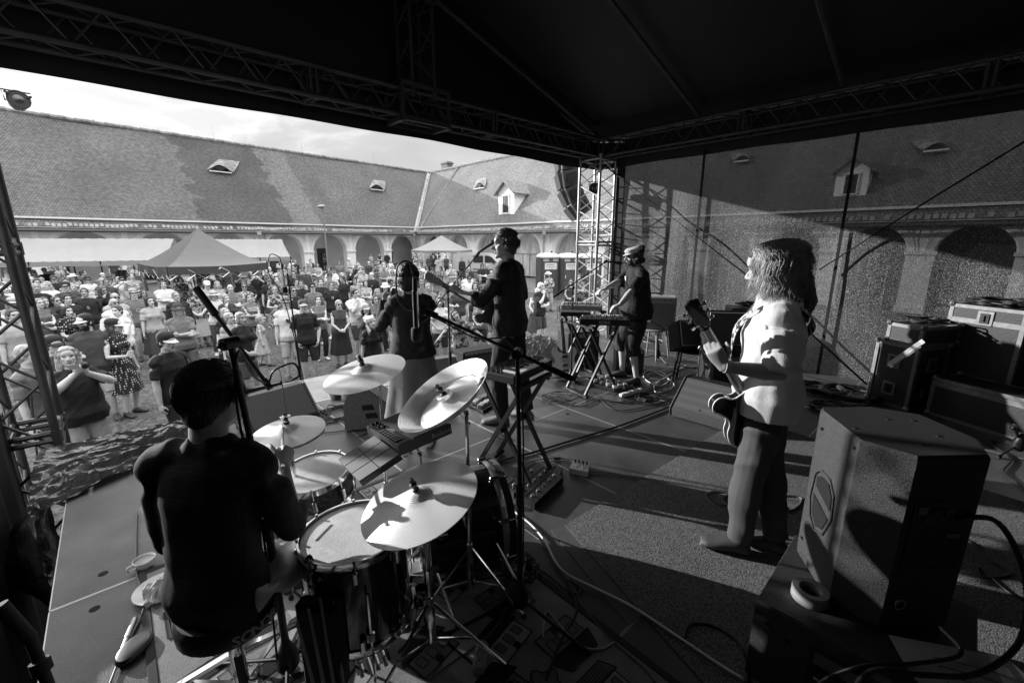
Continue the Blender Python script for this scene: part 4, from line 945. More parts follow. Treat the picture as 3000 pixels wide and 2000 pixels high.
def hat_mesh(fig, style, parent, mt, mt2=None, world=False):
    k = fig.hs*(.5+.5*fig.k); H = fig.HM; c = fig.hc; up_ = H @ V3((0, 0, 1)); o = c+H @ (V3((0, -.016, .062))*k)
    m = MB(); m.T = None
    tilt = Matrix.Rotation(-.12, 3, 'X')
    def ell(rx, ry, z, n=22, off=0): return [o+H @ (tilt @ (V3((rx*math.cos(t), off+ry*math.sin(t), z))*k)) for t in [2*math.pi*j/n for j in range(n)]]
    if style in ('cap', 'twotone'):
        m.rings([ell(.088, .106, -.014), ell(.089, .107, .0), ell(.086, .102, .035), ell(.068, .082, .064), ell(.035, .045, .079), ell(.008, .01, .082)])
        nf = len(m.f); m.slot(1 if mt2 else 0)
        a = []; b = []
        for j in range(13):
            t = math.pi*(.16+.68*j/12); a.append(o+H @ (tilt @ (V3((.086*math.cos(t), .103*math.sin(t), -.008))*k))); L_ = 1+.72*math.sin((t-math.pi*.16)/(.68)) ; b.append(o+H @ (tilt @ (V3((.086*math.cos(t)*1.02, .103*math.sin(t)+.078*math.sin(math.pi*j/12)**.6, -.020-.012*abs(math.cos(t))))*k)))
        for j in range(12): m.quad(a[j], b[j], b[j+1], a[j+1]); m.quad(a[j]-up_*.004, a[j+1]-up_*.004, b[j+1]-up_*.004, b[j]-up_*.004); m.quad(b[j], b[j]-up_*.004, b[j+1]-up_*.004, b[j+1])
        if style == 'twotone': m.slot(1); m.rings([ell(.05, .02, .002, 10, .088), ell(.046, .02, .03, 10, .086), ell(.03, .02, .058, 10, .066)])
    elif style in ('sunhat', 'bucket', 'fedora'):
        bw = {'sunhat': .075, 'bucket': .042, 'fedora': .055}[style]; dr = {'sunhat': .012, 'bucket': .035, 'fedora': .0}[style]
        m.rings([ell(.087, .105, -.006), ell(.088, .106, .004), ell(.080, .097, .055), ell(.060, .074, .078), ell(.02, .03, .081)])
        a = ell(.087, .105, .0, 30); b = [o+H @ (tilt @ (V3(((.087+bw)*math.cos(t), (.105+bw)*math.sin(t), -dr+.010*math.cos(2*t)))*k)) for t in [2*math.pi*j/30 for j in range(30)]]
        for j in range(30): q = (j+1) % 30; m.quad(a[j], b[j], b[q], a[q]); m.quad(a[j]-up_*.004, a[q]-up_*.004, b[q]-up_*.004, b[j]-up_*.004); m.quad(b[j], b[j]-up_*.004, b[q]-up_*.004, b[q])
        m.slot(1 if mt2 else 0); m.rings([ell(.0895, .1075, .002), ell(.088, .106, .022)])
    elif style == 'flat':
        m.rings([ell(.086, .104, -.014), ell(.094, .118, .012, 22, .006), ell(.092, .116, .034, 22, .004), ell(.066, .08, .056, 22, -.004), ell(.02, .03, .062)])
        a = []; b = []
        for j in range(13):
            t = math.pi*(.2+.6*j/12); a.append(o+H @ (tilt @ (V3((.09*math.cos(t), .105*math.sin(t), -.006))*k))); b.append(o+H @ (tilt @ (V3((.09*math.cos(t), .105*math.sin(t)+.045*math.sin(math.pi*j/12)**.6, -.018))*k)))
        for j in range(12): m.quad(a[j], b[j], b[j+1], a[j+1]); m.quad(a[j]-up_*.006, a[j+1]-up_*.006, b[j+1]-up_*.006, b[j]-up_*.006); m.quad(b[j], b[j]-up_*.006, b[j+1]-up_*.006, b[j+1])
    elif style == 'ears':
        m.rings([ell(.090, .108, -.02), ell(.096, .112, .0), ell(.092, .108, .045), ell(.06, .072, .078), ell(.01, .01, .086)])
        for e in (-1, 1): m.tube([o+H @ (V3((e*.07, 0, .05))*k), o+H @ (V3((e*.10, 0, .075))*k)], [.03, .018], 8); m.tube([o+H @ (V3((e*.09, .02, -.0))*k), o+H @ (V3((e*.098, .04, -.1))*k), o+H @ (V3((e*.095, .05, -.2))*k)], [.02, .017, .02], 8)
    ob = m.build('hat', [mt, mt2 or mt], parent, smooth='a', world=False)
    if world: ob.data.transform(wm(parent).inverted())
    return ob
def glasses_mesh(fig, parent, dark=True, world=False):
    k = fig.hs*(.5+.5*fig.k); H = fig.HM; c = fig.hc; m = MB()
    Pt = lambda x, y, z: c+H @ (V3((x, y, z))*k)
    for e in (-1, 1):
        n = 12; ring = [Pt(e*.031+.022*math.cos(t), .093-.06*abs(e*.031+.022*math.cos(t)) , .010+.017*math.sin(t)) for t in [2*math.pi*j/n for j in range(n)]]
        if dark: m.quad(*ring)
        m.tube(ring+[ring[0]], .0022, 4); m.tube([Pt(e*.053, .088, .014), Pt(e*.079, .0, .012)], .0025, 4)
    m.tube([Pt(-.009, .094, .012), Pt(.009, .094, .012)], .0025, 4)
    ob = m.build('sunglasses' if dark else 'glasses', BLK, parent, world=False)
    if world: ob.data.transform(wm(parent).inverted())
    return ob
# ---------------------------------------------------------------- the crowd
POSES = {
 'down': dict(), 'down2': dict(hands=[(-.27, .02, .80), (.25, .10, .84)], head=(.2, .12, .05)),
 'crossed': dict(hands=[(.10, .24, 1.16), (-.12, .22, 1.12)], elbows=[(-1, .1, -.8), (1, .1, -.8)], head=(0, .1, 0), hdir=[(1, .1, .25), (-1, .1, .1)], palm=[(0, -1, .2), (0, -1, .2)], curl=(.3, .4)),
 'cup': dict(hands=[(-.25, .05, .82), (.14, .30, 1.14)], elbows=[(-.6, -1, -.2), (.7, -.3, -1)], hdir=[None, (-.5, .7, .35)], palm=[(1, 0, 0), (-.8, -.5, 0)], curl=(.35, .75), head=(-.25, .1, 0)),
 'clasp': dict(hands=[(-.05, .25, 1.0), (.05, .27, .99)], elbows=[(-1, -.4, -.3), (1, -.4, -.3)], hdir=[(.8, .5, -.1), (-.8, .5, -.1)], palm=[(0, -1, 0), (0, -1, 0)], curl=(.5, .5), head=(.1, .05, -.06)),
 'face': dict(hands=[(.02, .22, 1.12), (.06, .19, 1.42)], elbows=[(-1, 0, -.7), (.7, .2, -1)], hdir=[(1, .1, .1), (-.2, -.1, 1)], palm=[(0, -1, 0), (-.3, -1, 0)], curl=(.3, .5), head=(.15, .0, .12)),
 'photo': dict(hands=[(-.10, .34, 1.50), (.10, .34, 1.50)], elbows=[(-1, 0, -.8), (1, 0, -.8)], hdir=[(.4, .2, .9), (-.4, .2, .9)], palm=[(.3, -1, 0), (-.3, -1, 0)], curl=(.5, .5), head=(0, .08, 0)),
 'pockets': dict(hands=[(-.20, .10, .90), (.20, .10, .90)], elbows=[(-1, -1, 0), (1, -1, 0)], head=(-.1, .14, .04)),
}
GARB = ['tee+shorts', 'tee+trousers', 'shirt+trousers', 'tank+skirt', 'dress']
def garments(f, garb, parent, mt, mb_, voxel=.013, world=False, seed=0, wr=.005):
    top, bot = (garb.split('+')+[''])[:2]
    m = MB()
    if top == 'dress':
        f.torso(m, .010, z0=0.); k = f.k; q = f.pel; rr = []
        for z, a, b in ((.08, .16, .12), (-.05, .19, .15), (-.2, .21, .18), (-.38, .24, .21), (-.5, .26, .23)): rr.append([q+V3((a*k*math.cos(t)*(1+.05*math.sin(t*7+z*9)), b*k*math.sin(t)*(1+.05*math.sin(t*7+z*9)), z*k)) for t in [2*math.pi*j/30 for j in range(30)]])
        m.rings(rr); remesh(m, 'dress', mt, parent, voxel, 3, wr, 8, seed, world=world)
    else:
        f.torso(m, .010, hem=.014)
        if top == 'tee': f.arms(m, .013, .34)
        elif top == 'shirt': f.arms(m, .012, .97)
        remesh(m, {'tee': 't_shirt', 'shirt': 'shirt', 'tank': 'tank_top'}[top], mt, parent, voxel, 3, wr, 8, seed, world=world)
    m = MB(); k = f.k
    if bot == 'skirt':
        rr = []
        for z, a, b in ((.08, .165, .125), (-.05, .20, .15), (-.25, .23, .18), (-.45, .26, .22), (-.62, .28, .25)): rr.append([f.pel+V3((a*k*math.cos(t)*(1+.06*math.sin(t*9)), b*k*math.sin(t)*(1+.06*math.sin(t*9)), z*k)) for t in [2*math.pi*j/40 for j in range(40)]])
        m.rings(rr); remesh(m, 'skirt', mb_, parent, voxel, 2, wr*.6, 8, seed, world=world)
    elif bot in ('shorts', 'trousers'):
        f.torso(m, .008, z0=-.09, z1=.10); f.legs(m, .010, .5 if bot == 'shorts' else 1., .024 if bot == 'shorts' else .014)
        remesh(m, bot, mb_, parent, voxel, 3, wr*.9, 8, seed, world=world)
def shoes(f, parent, mt, world=False, vox=.011):
    for i in (0, 1): m = MB(); f.foot(m, i, .008); remesh(m, 'shoe', mt, parent, vox, 2, world=world)
BOX = {}
def proto(key, fem, pose, garb, h=1.72, fat=1., voxel=.0115, slean=0.):
    root = bpy.data.objects.new('proto', None); COL.objects.link(root)
    f = Fig(h, fem, fat, slean=slean, **POSES[pose]); f.body(root, SKIN, EYEM, HD, voxel, beard=False); garments(f, garb, root, C_MID, C_DK, .0145, seed=len(BOX)*3.1); shoes(f, root, SHOE)
    f.meshes = {}
    f.parts = [(o.name.split('.')[0], o.data) for o in root.children]
    for o in list(root.children): bpy.data.objects.remove(o)
    bpy.data.objects.remove(root); BOX[key] = f; f.h = h; return f
for key, fem, pose, garb, h, fat in (('m1', 0, 'down', 'tee+shorts', 1.78, 1.05), ('m2', 0, 'crossed', 'tee+shorts', 1.80, 1.15), ('m3', 0, 'cup', 'tee+trousers', 1.76, 1.0), ('m4', 0, 'pockets', 'shirt+trousers', 1.82, 1.1),
      ('m5', 0, 'photo', 'tee+trousers', 1.78, 1.1), ('m6', 0, 'face', 'tee+shorts', 1.80, 1.0), ('m7', 0, 'down2', 'shirt+trousers', 1.74, 1.25),
      ('f1', 1, 'down2', 'tee+skirt', 1.66, 1.05), ('f2', 1, 'crossed', 'tank+trousers', 1.68, 1.0), ('f3', 1, 'clasp', 'tank+skirt', 1.64, 1.12), ('f4', 1, 'cup', 'dress', 1.70, 1.0), ('f5', 1, 'face', 'shirt+trousers', 1.66, 1.0), ('f6', 1, 'clasp', 'tee+shorts', 1.68, .98)):
    proto(key, bool(fem), pose, garb, h, fat)
def acc(f, kind, st):
    if (kind, st) not in f.meshes:
        r_ = bpy.data.objects.new('tmp', None); COL.objects.link(r_)
        o = hair_mesh(f, st, r_, HD, .014) if kind == 'hair' else hat_mesh(f, st, r_, C_DK, C_WH) if kind == 'hat' else glasses_mesh(f, r_, bool(st))
        f.meshes[kind, st] = o.data; bpy.data.objects.remove(o); bpy.data.objects.remove(r_)
    return f.meshes[kind, st]
HAIRN = {'short': 'short', 'bob': 'bobbed', 'long': 'long', 'curly': 'curly', 'pony': 'tied-back', 'fringe': 'balding'}
def crowd_person(key, p, rz, top, bottom, hair, hairc, hat=None, hatm=None, glass=None, beard=False, skin=None, label='', sc=1., group='people in the crowd', prop=None):
    f = BOX[key]; root = thing('person', label, 'person', p, rz, group); wx = sc*R5.uniform(.93, 1.07); root.scale = (wx, wx, sc); root.rotation_euler = (R5.uniform(-.03, .03), R5.uniform(-.035, .035), rz)
    def part(name, me, mats):
        o = bpy.data.objects.new(name, me); COL.objects.link(o); o.parent = root
        for i, m in enumerate(mats):
            if i < len(o.material_slots): o.material_slots[i].link = 'OBJECT'; o.material_slots[i].material = m
        return o
    hm = HAIRS[hairc]
    for name, me in f.parts:
        if name == 'body': part(name, me, [skin or SKIN, EYEM, hm, LIP])
        elif name in ('t_shirt', 'shirt', 'tank_top', 'dress'): part(name, me, [TOPS[top]])
        elif name in ('shorts', 'trousers', 'skirt'): part(name, me, [TOPS[bottom]])
        else: part(name, me, [SHOE if (hash(label) % 3) else SHOEL])
    part('hair', acc(f, 'hair', hair), [hm])
    if hat: part('hat', acc(f, 'hat', hat), [TOPS[hatm or 'dark'], C_WH if hat == 'twotone' else TOPS['black' if hat in ('sunhat', 'fedora') else (hatm or 'dark')]])
    if glass is not None: part('sunglasses' if glass else 'glasses', acc(f, 'gl', glass), [BLK])
    return root
STAGE_C = V3((2.6, 3.2, 0))
def face_stage(p, j=0.): d = STAGE_C-V3((p[0], p[1], 0)); return math.atan2(-d.x, d.y)+j
def desc(sex, top, hair, hairc, hat, hatm, glass, beard, act, garb):
    w = 'woman' if sex else 'man'; t = {'t_shirt': 't-shirt'}; bits = []
    s = '%s %s' % (top, {'m': 'top', }['m'])
    return s
GTOP = {'m1': 't-shirt', 'm2': 't-shirt', 'm3': 't-shirt', 'm4': 'shirt', 'm5': 't-shirt', 'm6': 't-shirt', 'm7': 'shirt', 'f1': 't-shirt', 'f2': 'sleeveless top', 'f3': 'sleeveless top', 'f4': 'dress', 'f5': 'shirt', 'f6': 't-shirt'}
ACT = {'m1': 'arms hanging', 'm2': 'arms crossed', 'm3': 'a hand raised', 'm4': 'hands in pockets', 'm5': 'holding up a phone', 'm6': 'hand at the chin', 'm7': 'arms hanging', 'f1': 'arms hanging', 'f2': 'arms crossed', 'f3': 'hands clasped', 'f4': 'a hand raised', 'f5': 'hand at the face', 'f6': 'hands clasped'}
HATN = {'cap': 'cap', 'twotone': 'white-fronted cap', 'sunhat': 'sun hat', 'bucket': 'bucket hat', 'fedora': 'brimmed hat', 'ears': 'furry hat with ears'}
# (px, py of the top of the head in the 3000x2000 picture, kind, top, bottom, hair, hair shade, hat, hat shade, glasses, beard, turn)
c2 = lambda x, y: (x*.3827, 620+y*.3827); c3 = lambda x, y: (800+x*.3827, 620+y*.3827)
NAMED = [
 (c2(265, 665), 'f2', 'grey', 'denim', 'pony', 'blond', None, None, 0, 0, .2), (c2(350, 655), 'f3', 'dark', 'dark', 'pony', 'brown', None, None, None, 0, 0), (c2(505, 630), 'm1', 'black', 'dark', 'short', 'dark', None, None, None, 1, 0),
 (c2(640, 585), 'm4', 'black', 'dark', 'short', 'dark', None, None, None, 1, -.2), (c2(425, 650), 'f1', 'dark', 'dark', 'pony', 'brown', None, None, 1, 0, 0), (c2(480, 725), 'f6', 'polka-dot', 'black', 'bob', 'dark', None, None, None, 0, .3),
 (c2(830, 662), 'm4', 'white', 'grey', 'fringe', 'grey', None, None, 1, 0, .2), (c2(892, 718), 'f5', 'white', 'black', 'short', 'brown', None, None, None, 0, -1.0), (c2(855, 620), 'm1', 'light grey', 'light grey', 'fringe', 'dark', None, None, 1, 0, 0),
 (c2(1135, 655), 'f1', 'light grey', 'dark', 'bob', 'dark', None, None, None, 0, 0), (c2(1360, 708), 'm2', 'grey', 'denim', 'long', 'blond', 'bucket', 'dark', 1, 0, 0), (c2(1360, 610), 'm7', 'black', 'dark', 'short', 'blond', None, None, 0, 1, 0),
 (c2(1245, 530), 'm2', 'white', 'dark', 'short', 'brown', None, None, None, 1, 0), (c2(1085, 600), 'f3', 'dark', 'denim', 'bob', 'brown', None, None, 0, 0, 0), (c2(1038, 545), 'f1', 'dark', 'dark', 'bob', 'blond', None, None, None, 0, 0),
 (c2(785, 575), 'f5', 'black', 'dark', 'long', 'brown', None, None, 1, 0, 0), (c2(805, 515), 'm1', 'dark', 'grey', 'short', 'brown', None, None, 0, 0, 0), (c2(780, 465), 'm7', 'grey', 'dark', 'fringe', 'brown', None, None, None, 0, 0),
 (c2(490, 437), 'm4', 'plaid', 'dark', 'long', 'brown', None, None, None, 1, -.7), (c2(625, 447), 'm2', 'dark', 'dark', 'short', 'dark', None, None, None, 1, .9), (c2(420, 490), 'm1', 'black', 'dark', 'short', 'dark', 'cap', 'dark', 1, 0, 0),
 (c2(515, 562), 'f2', 'light grey', 'grey', 'long', 'blond', None, None, None, 0, 0), (c2(362, 533), 'm1', 'white', 'denim', 'long', 'grey', None, None, None, 1, -.8), (c2(285, 515), 'm1', 'striped', 'dark', 'short', 'dark', None, None, 0, 0, 0),
 (c2(242, 495), 'm4', 'light grey', 'dark', 'short', 'grey', None, None, 0, 0, 0), (c2(938, 497), 'm5', 'white', 'black', 'short', 'dark', 'cap', 'black', 1, 1, 0), (c2(1012, 467), 'm4', 'light grey', 'dark', 'short', 'dark', None, None, None, 1, 0),
 (c2(1235, 447), 'm2', 'dark floral', 'dark', 'short', 'dark', 'cap', 'white', None, 1, 0), (c2(1405, 447), 'm7', 'black', 'dark', 'short', 'dark', None, None, None, 0, .9), (c2(1385, 498), 'f1', 'dark floral', 'dark', 'curly', 'brown', None, None, None, 0, 0),
 (c2(1568, 532), 'm1', 'light grey', 'grey', 'short', 'grey', 'cap', 'white', None, 0, 0), (c2(1655, 532), 'f2', 'light grey', 'dark', 'long', 'blond', None, None, None, 0, 0), (c2(1765, 556), 'm2', 'grey', 'dark', 'fringe', 'grey', None, None, None, 0, 0),
 (c2(1850, 547), 'm1', 'floral', 'dark', 'short', 'brown', None, None, 1, 1, 0), (c2(1942, 462), 'm5', 'black', 'dark', 'short', 'dark', None, None, 0, 1, 0), (c2(1622, 612), 'f2', 'white', 'dark', 'bob', 'blond', 'sunhat', 'light grey', None, 0, 0),
 (c2(1712, 632), 'f5', 'dark', 'dark', 'short', 'blond', None, None, None, 0, 0), (c2(1918, 628), 'f2', 'grey', 'denim', 'short', 'brown', None, None, None, 0, .1), (c2(1712, 738), 'f1', 'black', 'black', 'bob', 'grey', None, None, None, 0, 0),
 (c2(1745, 772), 'f1', 'light grey', 'denim', 'short', 'grey', None, None, 0, 0, .2), (c2(1830, 766), 'f6', 'black', 'dark', 'bob', 'blond', None, None, None, 0, .1), (c2(2092, 572), 'f4', 'dark floral', 'dark', 'pony', 'blond', None, None, 0, 0, 0),
 (c2(2052, 500), 'm1', 'black', 'dark', 'short', 'dark', 'cap', 'dark', None, 0, 0), (c2(2188, 655), 'm1', 'white', 'light grey', 'short', 'brown', 'fedora', 'grey', None, 0, -.3), (c2(2302, 527), 'm2', 'black', 'dark', 'short', 'dark', None, None, None, 1, 0),
 (c3(212, 527), 'm2', 'black', 'dark', 'short', 'dark', None, None, None, 1, 0), (c3(345, 512), 'm2', 'black', 'dark', 'short', 'dark', None, None, None, 1, 0), (c3(430, 537), 'm1', 'black', 'dark', 'short', 'brown', None, None, 0, 1, .1),
 (c3(325, 647), 'f2', 'grey', 'black', 'short', 'brown', None, None, None, 0, 0), (c3(482, 677), 'f3', 'dark', 'black', 'pony', 'grey', None, None, 1, 0, 0), (c3(545, 492), 'm1', 'black', 'dark', 'short', 'dark', None, None, None, 0, -.8),
 (c3(430, 472), 'm2', 'grey', 'dark', 'short', 'brown', 'fedora', 'dark', None, 1, 0), (c3(630, 586), 'm6', 'white', 'dark', 'short', 'dark', None, None, None, 0, .3), (c3(712, 527), 'f2', 'light grey', 'dark', 'curly', 'dark', None, None, None, 0, 0),
 (c3(785, 592), 'f2', 'black', 'black', 'long', 'blond', None, None, None, 0, .1), (c3(700, 705), 'f5', 'denim', 'denim', 'long', 'dark', 'cap', 'light grey', None, 0, .1), (c3(840, 412), 'm2', 'grey', 'dark', 'short', 'grey', None, None, None, 1, 0),
 (c3(745, 482), 'f1', 'dark', 'dark', 'bob', 'blond', None, None, None, 0, 0), (c3(970, 412), 'm1', 'dark', 'dark', 'short', 'dark', None, None, None, 0, 0), (c3(902, 447), 'm2', 'light grey', 'dark', 'short', 'brown', None, None, 1, 1, 0),
 (c3(282, 362), 'm1', 'dark', 'dark', 'short', 'dark', None, None, None, 0, 0), (c3(1142, 522), 'm1', 'grey', 'dark', 'short', 'dark', 'cap', 'grey', 0, 0, 0), (c3(1192, 547), 'm4', 'striped', 'dark', 'short', 'blond', None, None, None, 0, .1),
 (c3(1262, 650), 'f6', 'white', 'black', 'long', 'dark', None, None, None, 0, 0), (c3(1425, 560), 'm3', 'dark', 'light grey', 'short', 'brown', None, None, None, 1, 0), (c3(1585, 642), 'f6', 'grey', 'black', 'long', 'blond', None, None, None, 0, -.2),
 (c3(1310, 547), 'f4', 'striped', 'dark', 'pony', 'brown', None, None, 1, 0, 0), (c3(1492, 462), 'm1', 'white', 'grey', 'short', 'brown', None, None, None, 0, 0), (c3(1587, 492), 'f2', 'dark', 'dark', 'curly', 'brown', None, None, None, 0, .6),
 (c3(1678, 450), 'm2', 'dark', 'dark', 'fringe', 'brown', None, None, None, 0, .3), (c3(1447, 352), 'm7', 'black', 'dark', 'short', 'dark', None, None, None, 1, 0), (c3(1172, 417), 'm6', 'dark', 'dark', 'short', 'brown', 'cap', 'dark', None, 1, 0),
 (c3(1250, 467), 'f1', 'grey', 'dark', 'bob', 'brown', None, None, None, 0, 0), (c3(2012, 582), 'f3', 'dark floral', 'denim', 'short', 'grey', None, None, None, 0, -.2), (c3(2040, 537), 'm6', 'black', 'dark', 'fringe', 'grey', None, None, None, 0, .9),
 (c3(2112, 462), 'f5', 'floral', 'light grey', 'bob', 'brown', 'fedora', 'white', 1, 0, .4), (c3(2275, 515), 'f3', 'dark', 'dark', 'long', 'dark', None, None, 1, 0, 0), (c3(2345, 480), 'm2', 'plaid', 'dark', 'short', 'brown', None, None, None, 0, .1),
 (c3(1530, 545), 'f6', 'dark', 'dark', 'bob', 'dark', None, None, 0, 0, .1), (c3(1590, 560), 'f1', 'light grey', 'denim', 'pony', 'brown', None, None, None, 0, .7), (c3(890, 520), 'm1', 'black', 'dark', 'short', 'dark', 'cap', 'black', None, 0, .3),
 (c3(160, 430), 'm4', 'dark', 'dark', 'short', 'grey', 'cap', 'grey', None, 0, -.5), (c3(255, 560), 'f1', 'dark', 'dark', 'bob', 'blond', None, None, None, 0, 0), (c3(1360, 400), 'm6', 'light grey', 'dark', 'fringe', 'brown', None, None, None, 0, 0),
 ((25, 905), 'm1', 'light grey', 'dark', 'short', 'brown', None, None, None, 1, 0), ((15, 835), 'f1', 'white', 'denim', 'long', 'blond', None, None, None, 0, 0), ((50, 818), 'f1', 'black', 'dark', 'long', 'dark', None, None, None, 0, 0), ((60, 1010), 'm1', 'grey', 'denim', 'short', 'grey', None, None, None, 0, .3),
]
FAR = [(c3(572, 335), 'm2', 'light grey', 'black', .0), (c3(740, 325), 'f2', 'light grey', 'light grey', 0), (c3(806, 340), 'f2', 'black', 'dark', 0), (c3(868, 337), 'm4', 'black', 'grey', 0), (c3(380, 345), 'm2', 'grey', 'dark', .4), (c3(1070, 330), 'm6', 'black', 'light grey', .6),
 (c3(1125, 337), 'f1', 'grey', 'light grey', -.3), (c3(1222, 333), 'm1', 'black', 'denim', 0), (c3(1275, 333), 'm1', 'light grey', 'grey', 3.), (c3(1190, 335), 'm4', 'dark', 'dark', 2.6), (c3(1252, 378), 'f4', 'light grey', 'grey', 0), (c3(1320, 345), 'm1', 'dark', 'dark', 2.8), (c3(492, 368), 'm1', 'grey', 'dark', 0),
 (c3(632, 372), 'm5', 'light grey', 'light grey', 0), (c3(1500, 382), 'f1', 'grey', 'dark', 1.), (c2(1585, 420), 'f1', 'light grey', 'dark', 0), (c2(1700, 415), 'm4', 'dark', 'dark', .5), (c2(860, 395), 'f5', 'black', 'black', 1.3), (c2(905, 408), 'f5', 'grey', 'dark', 1.1), (c2(1190, 430), 'f2', 'dark', 'dark', 1.)]
def land(px): return ('left of grey tent' if px < 385 else 'below grey tent' if px < 780 else 'near lamp post' if px < 1010 else 'left of white tent' if px < 1190 else 'before white tent' if px < 1330 else 'before the van' if px < 1500 else 'by the toilets')
PEOPLE = []
def project(p):
    v = V3(p)-EYE; z = v.dot(_FW); return (1500+1262*v.dot(_RT)/z, 1000-1262*v.dot(_UP)/z)
def drop(px, py, key, sc=1.):
    f = BOX[key]; z = GZ+f.h*sc; p = PZ(px, py, z) if py > 712 else None; return V3((p.x, p.y, GZ))
R5 = random.Random(11)
for (px, py), key, top, bot, hair, hc, hat, hm, gl, bd, turn in NAMED:
    sc = R5.uniform(.97, 1.03); p = drop(px, py, key, sc); PEOPLE.append([p, px, py, key, top, bot, hair, hc, hat, hm, gl, bd, turn+R5.uniform(-.12, .12), sc])
for (px, py), key, top, bot, turn in FAR:
    sc = 1.; d = {True: 43, False: 20}[py < 760 and px > 780]; d = 36 if 1190 < px < 1400 or 1480 < px < 1600 else d; d = 26 if px in (c3(492, 0)[0], c3(632, 0)[0]) else d
    p = at(px, d); PEOPLE.append([p, px, py, key, top, bot, 'short' if key[0] == 'm' else 'long', R5.choice(['dark', 'brown', 'blond']), None, None, None, 0, turn, sc])
# rows further back and gaps between the people above
def near(p, r): return any((q[0]-p).length < r for q in PEOPLE)
tries = 0; nb = 0
while nb < 128 and tries < 9000:
    tries += 1; px = R5.uniform(-60, 1560); u = R5.random(); dep = 8.5+u**.8*23
    if px < 60: px = R5.uniform(-60, 60)
    if px > 1230 and (dep < 12 or dep > 24): continue
    if px > 1450: continue
    if px < 800 and dep > 19.5 and R5.random() < .6: continue
    if dep < 10.5 and px > 500: continue
    p = at(px, dep)
    if near(p, .40+dep*.014): continue
    fem = R5.random() < .45; key = R5.choice(['f1', 'f2', 'f3', 'f4', 'f5', 'f6'] if fem else ['m1', 'm1', 'm2', 'm2', 'm3', 'm4', 'm5', 'm6', 'm7'])
    top = R5.choice(['black']*3+['dark']*3+['grey']*2+['light grey']*2+['white']*2+['floral', 'dark floral', 'striped', 'plaid']); hair = R5.choice(['bob', 'long', 'long', 'pony', 'curly'] if fem else ['short', 'short', 'short', 'short', 'fringe', 'long'])
    hat = R5.choice([None]*5+['cap', 'cap', 'fedora', 'bucket']) if not fem else R5.choice([None]*7+['sunhat', 'cap'])
    P_ = project(p+V3((0, 0, BOX[key].h))); nb += 1
    PEOPLE.append([p, P_[0], P_[1], key, top, R5.choice(['dark', 'dark', 'grey', 'denim', 'black', 'light grey']), hair, R5.choice(['dark', 'dark', 'brown', 'brown', 'blond', 'grey']), hat, R5.choice(['dark', 'grey', 'light grey', 'white', 'black']), R5.choice([None, None, 0, 1]), int(not fem and R5.random() < .4), R5.uniform(-.35, .35), R5.uniform(.95, 1.04)])
ROWN = ['in front', 'second row', 'third row', 'middle', 'centre', 'rear', 'back', 'far edge']
lab = []
for q in PEOPLE:
    p, px, py, key, top, bot, hair, hc, hat, hm, gl, bd = q[:12]; fem = key[0] == 'f'
    dep = (p-EYE).dot(V3((F2.x, F2.y, 0))); row = ROWN[min(7, int(max(0, dep-5)/4.2))]
    base = '%s in %s %s%s, %s hair, %s' % ('woman' if fem else 'man', top, GTOP[key], (' and %s %s' % (hm.replace('light ', 'pale ').split(' ')[0], HATN[hat]) if hat else ''), HAIRN[hair], land(px))
    lab.append([base, row, px])
from collections import Counter
cn = Counter(l[0] for l in lab); cn2 = Counter((l[0], l[1]) for l in lab); final = []
for i, (b, row, px) in enumerate(lab):
    s = b
    if cn[b] > 1:
        s = b + ', ' + row
        if cn2[(b, row)] > 1:
            same = sorted(l[2] for l in lab if l[0] == b and l[1] == row); s += ', %s from left' % (['first', 'second', 'third', 'fourth', 'fifth', 'sixth'][min(5, same.index(px))])
    final.append(s)
for q, s in zip(PEOPLE, final):
    p, px, py, key, top, bot, hair, hc, hat, hm, gl, bd, turn, sc = q
    cp_ = crowd_person(key, p, face_stage(p, turn), top, bot, hair, hc, hat, hm, gl, bd, R5.choice([SKIN, SKIN, SKINL, SKIND]), s, sc)
    if abs(px-c2(1918, 0)[0]) < .5 and key == 'f2':
        for t_, z_ in (('CANOU', 1.31), ('POSES', 1.245)): text_mesh(t_, .07, 'lettering', C_WH, cp_, Matrix.Translation((0, .165, z_)) @ Matrix.Rotation(R(180), 4, 'Z') @ Matrix.Rotation(R(90), 4, 'X'), .002, .002, world=False)
    elif top in ('black', 'dark', 'white', 'grey') and key in ('m1', 'm4', 'm5', 'f1') and R5.random() < .45:
        b_ = MB(); n_ = 14; zc = 1.30; w_ = R5.uniform(.04, .075); sd_ = R5.uniform(0, 50)
        pp_ = [V3((w_*(.7+.5*noise.noise(V3((math.cos(t)*1.5+sd_, math.sin(t)*1.5, 0))))*math.cos(t), .152-.6*(w_*math.cos(t))**2, zc+w_*1.1*(.7+.5*noise.noise(V3((math.cos(t)*1.5+sd_, math.sin(t)*1.5, 0))))*math.sin(t))) for t in [2*math.pi*i/n_ for i in range(n_)]]
        b_.add(pp_+[q-Y*.02 for q in pp_], [tuple(range(n_))]+[(i, (i+1) % n_, (i+1) % n_+n_, i+n_) for i in range(n_)]); b_.build('shirt_print', P_FLOR if top != 'white' else C_DK, cp_, world=False)
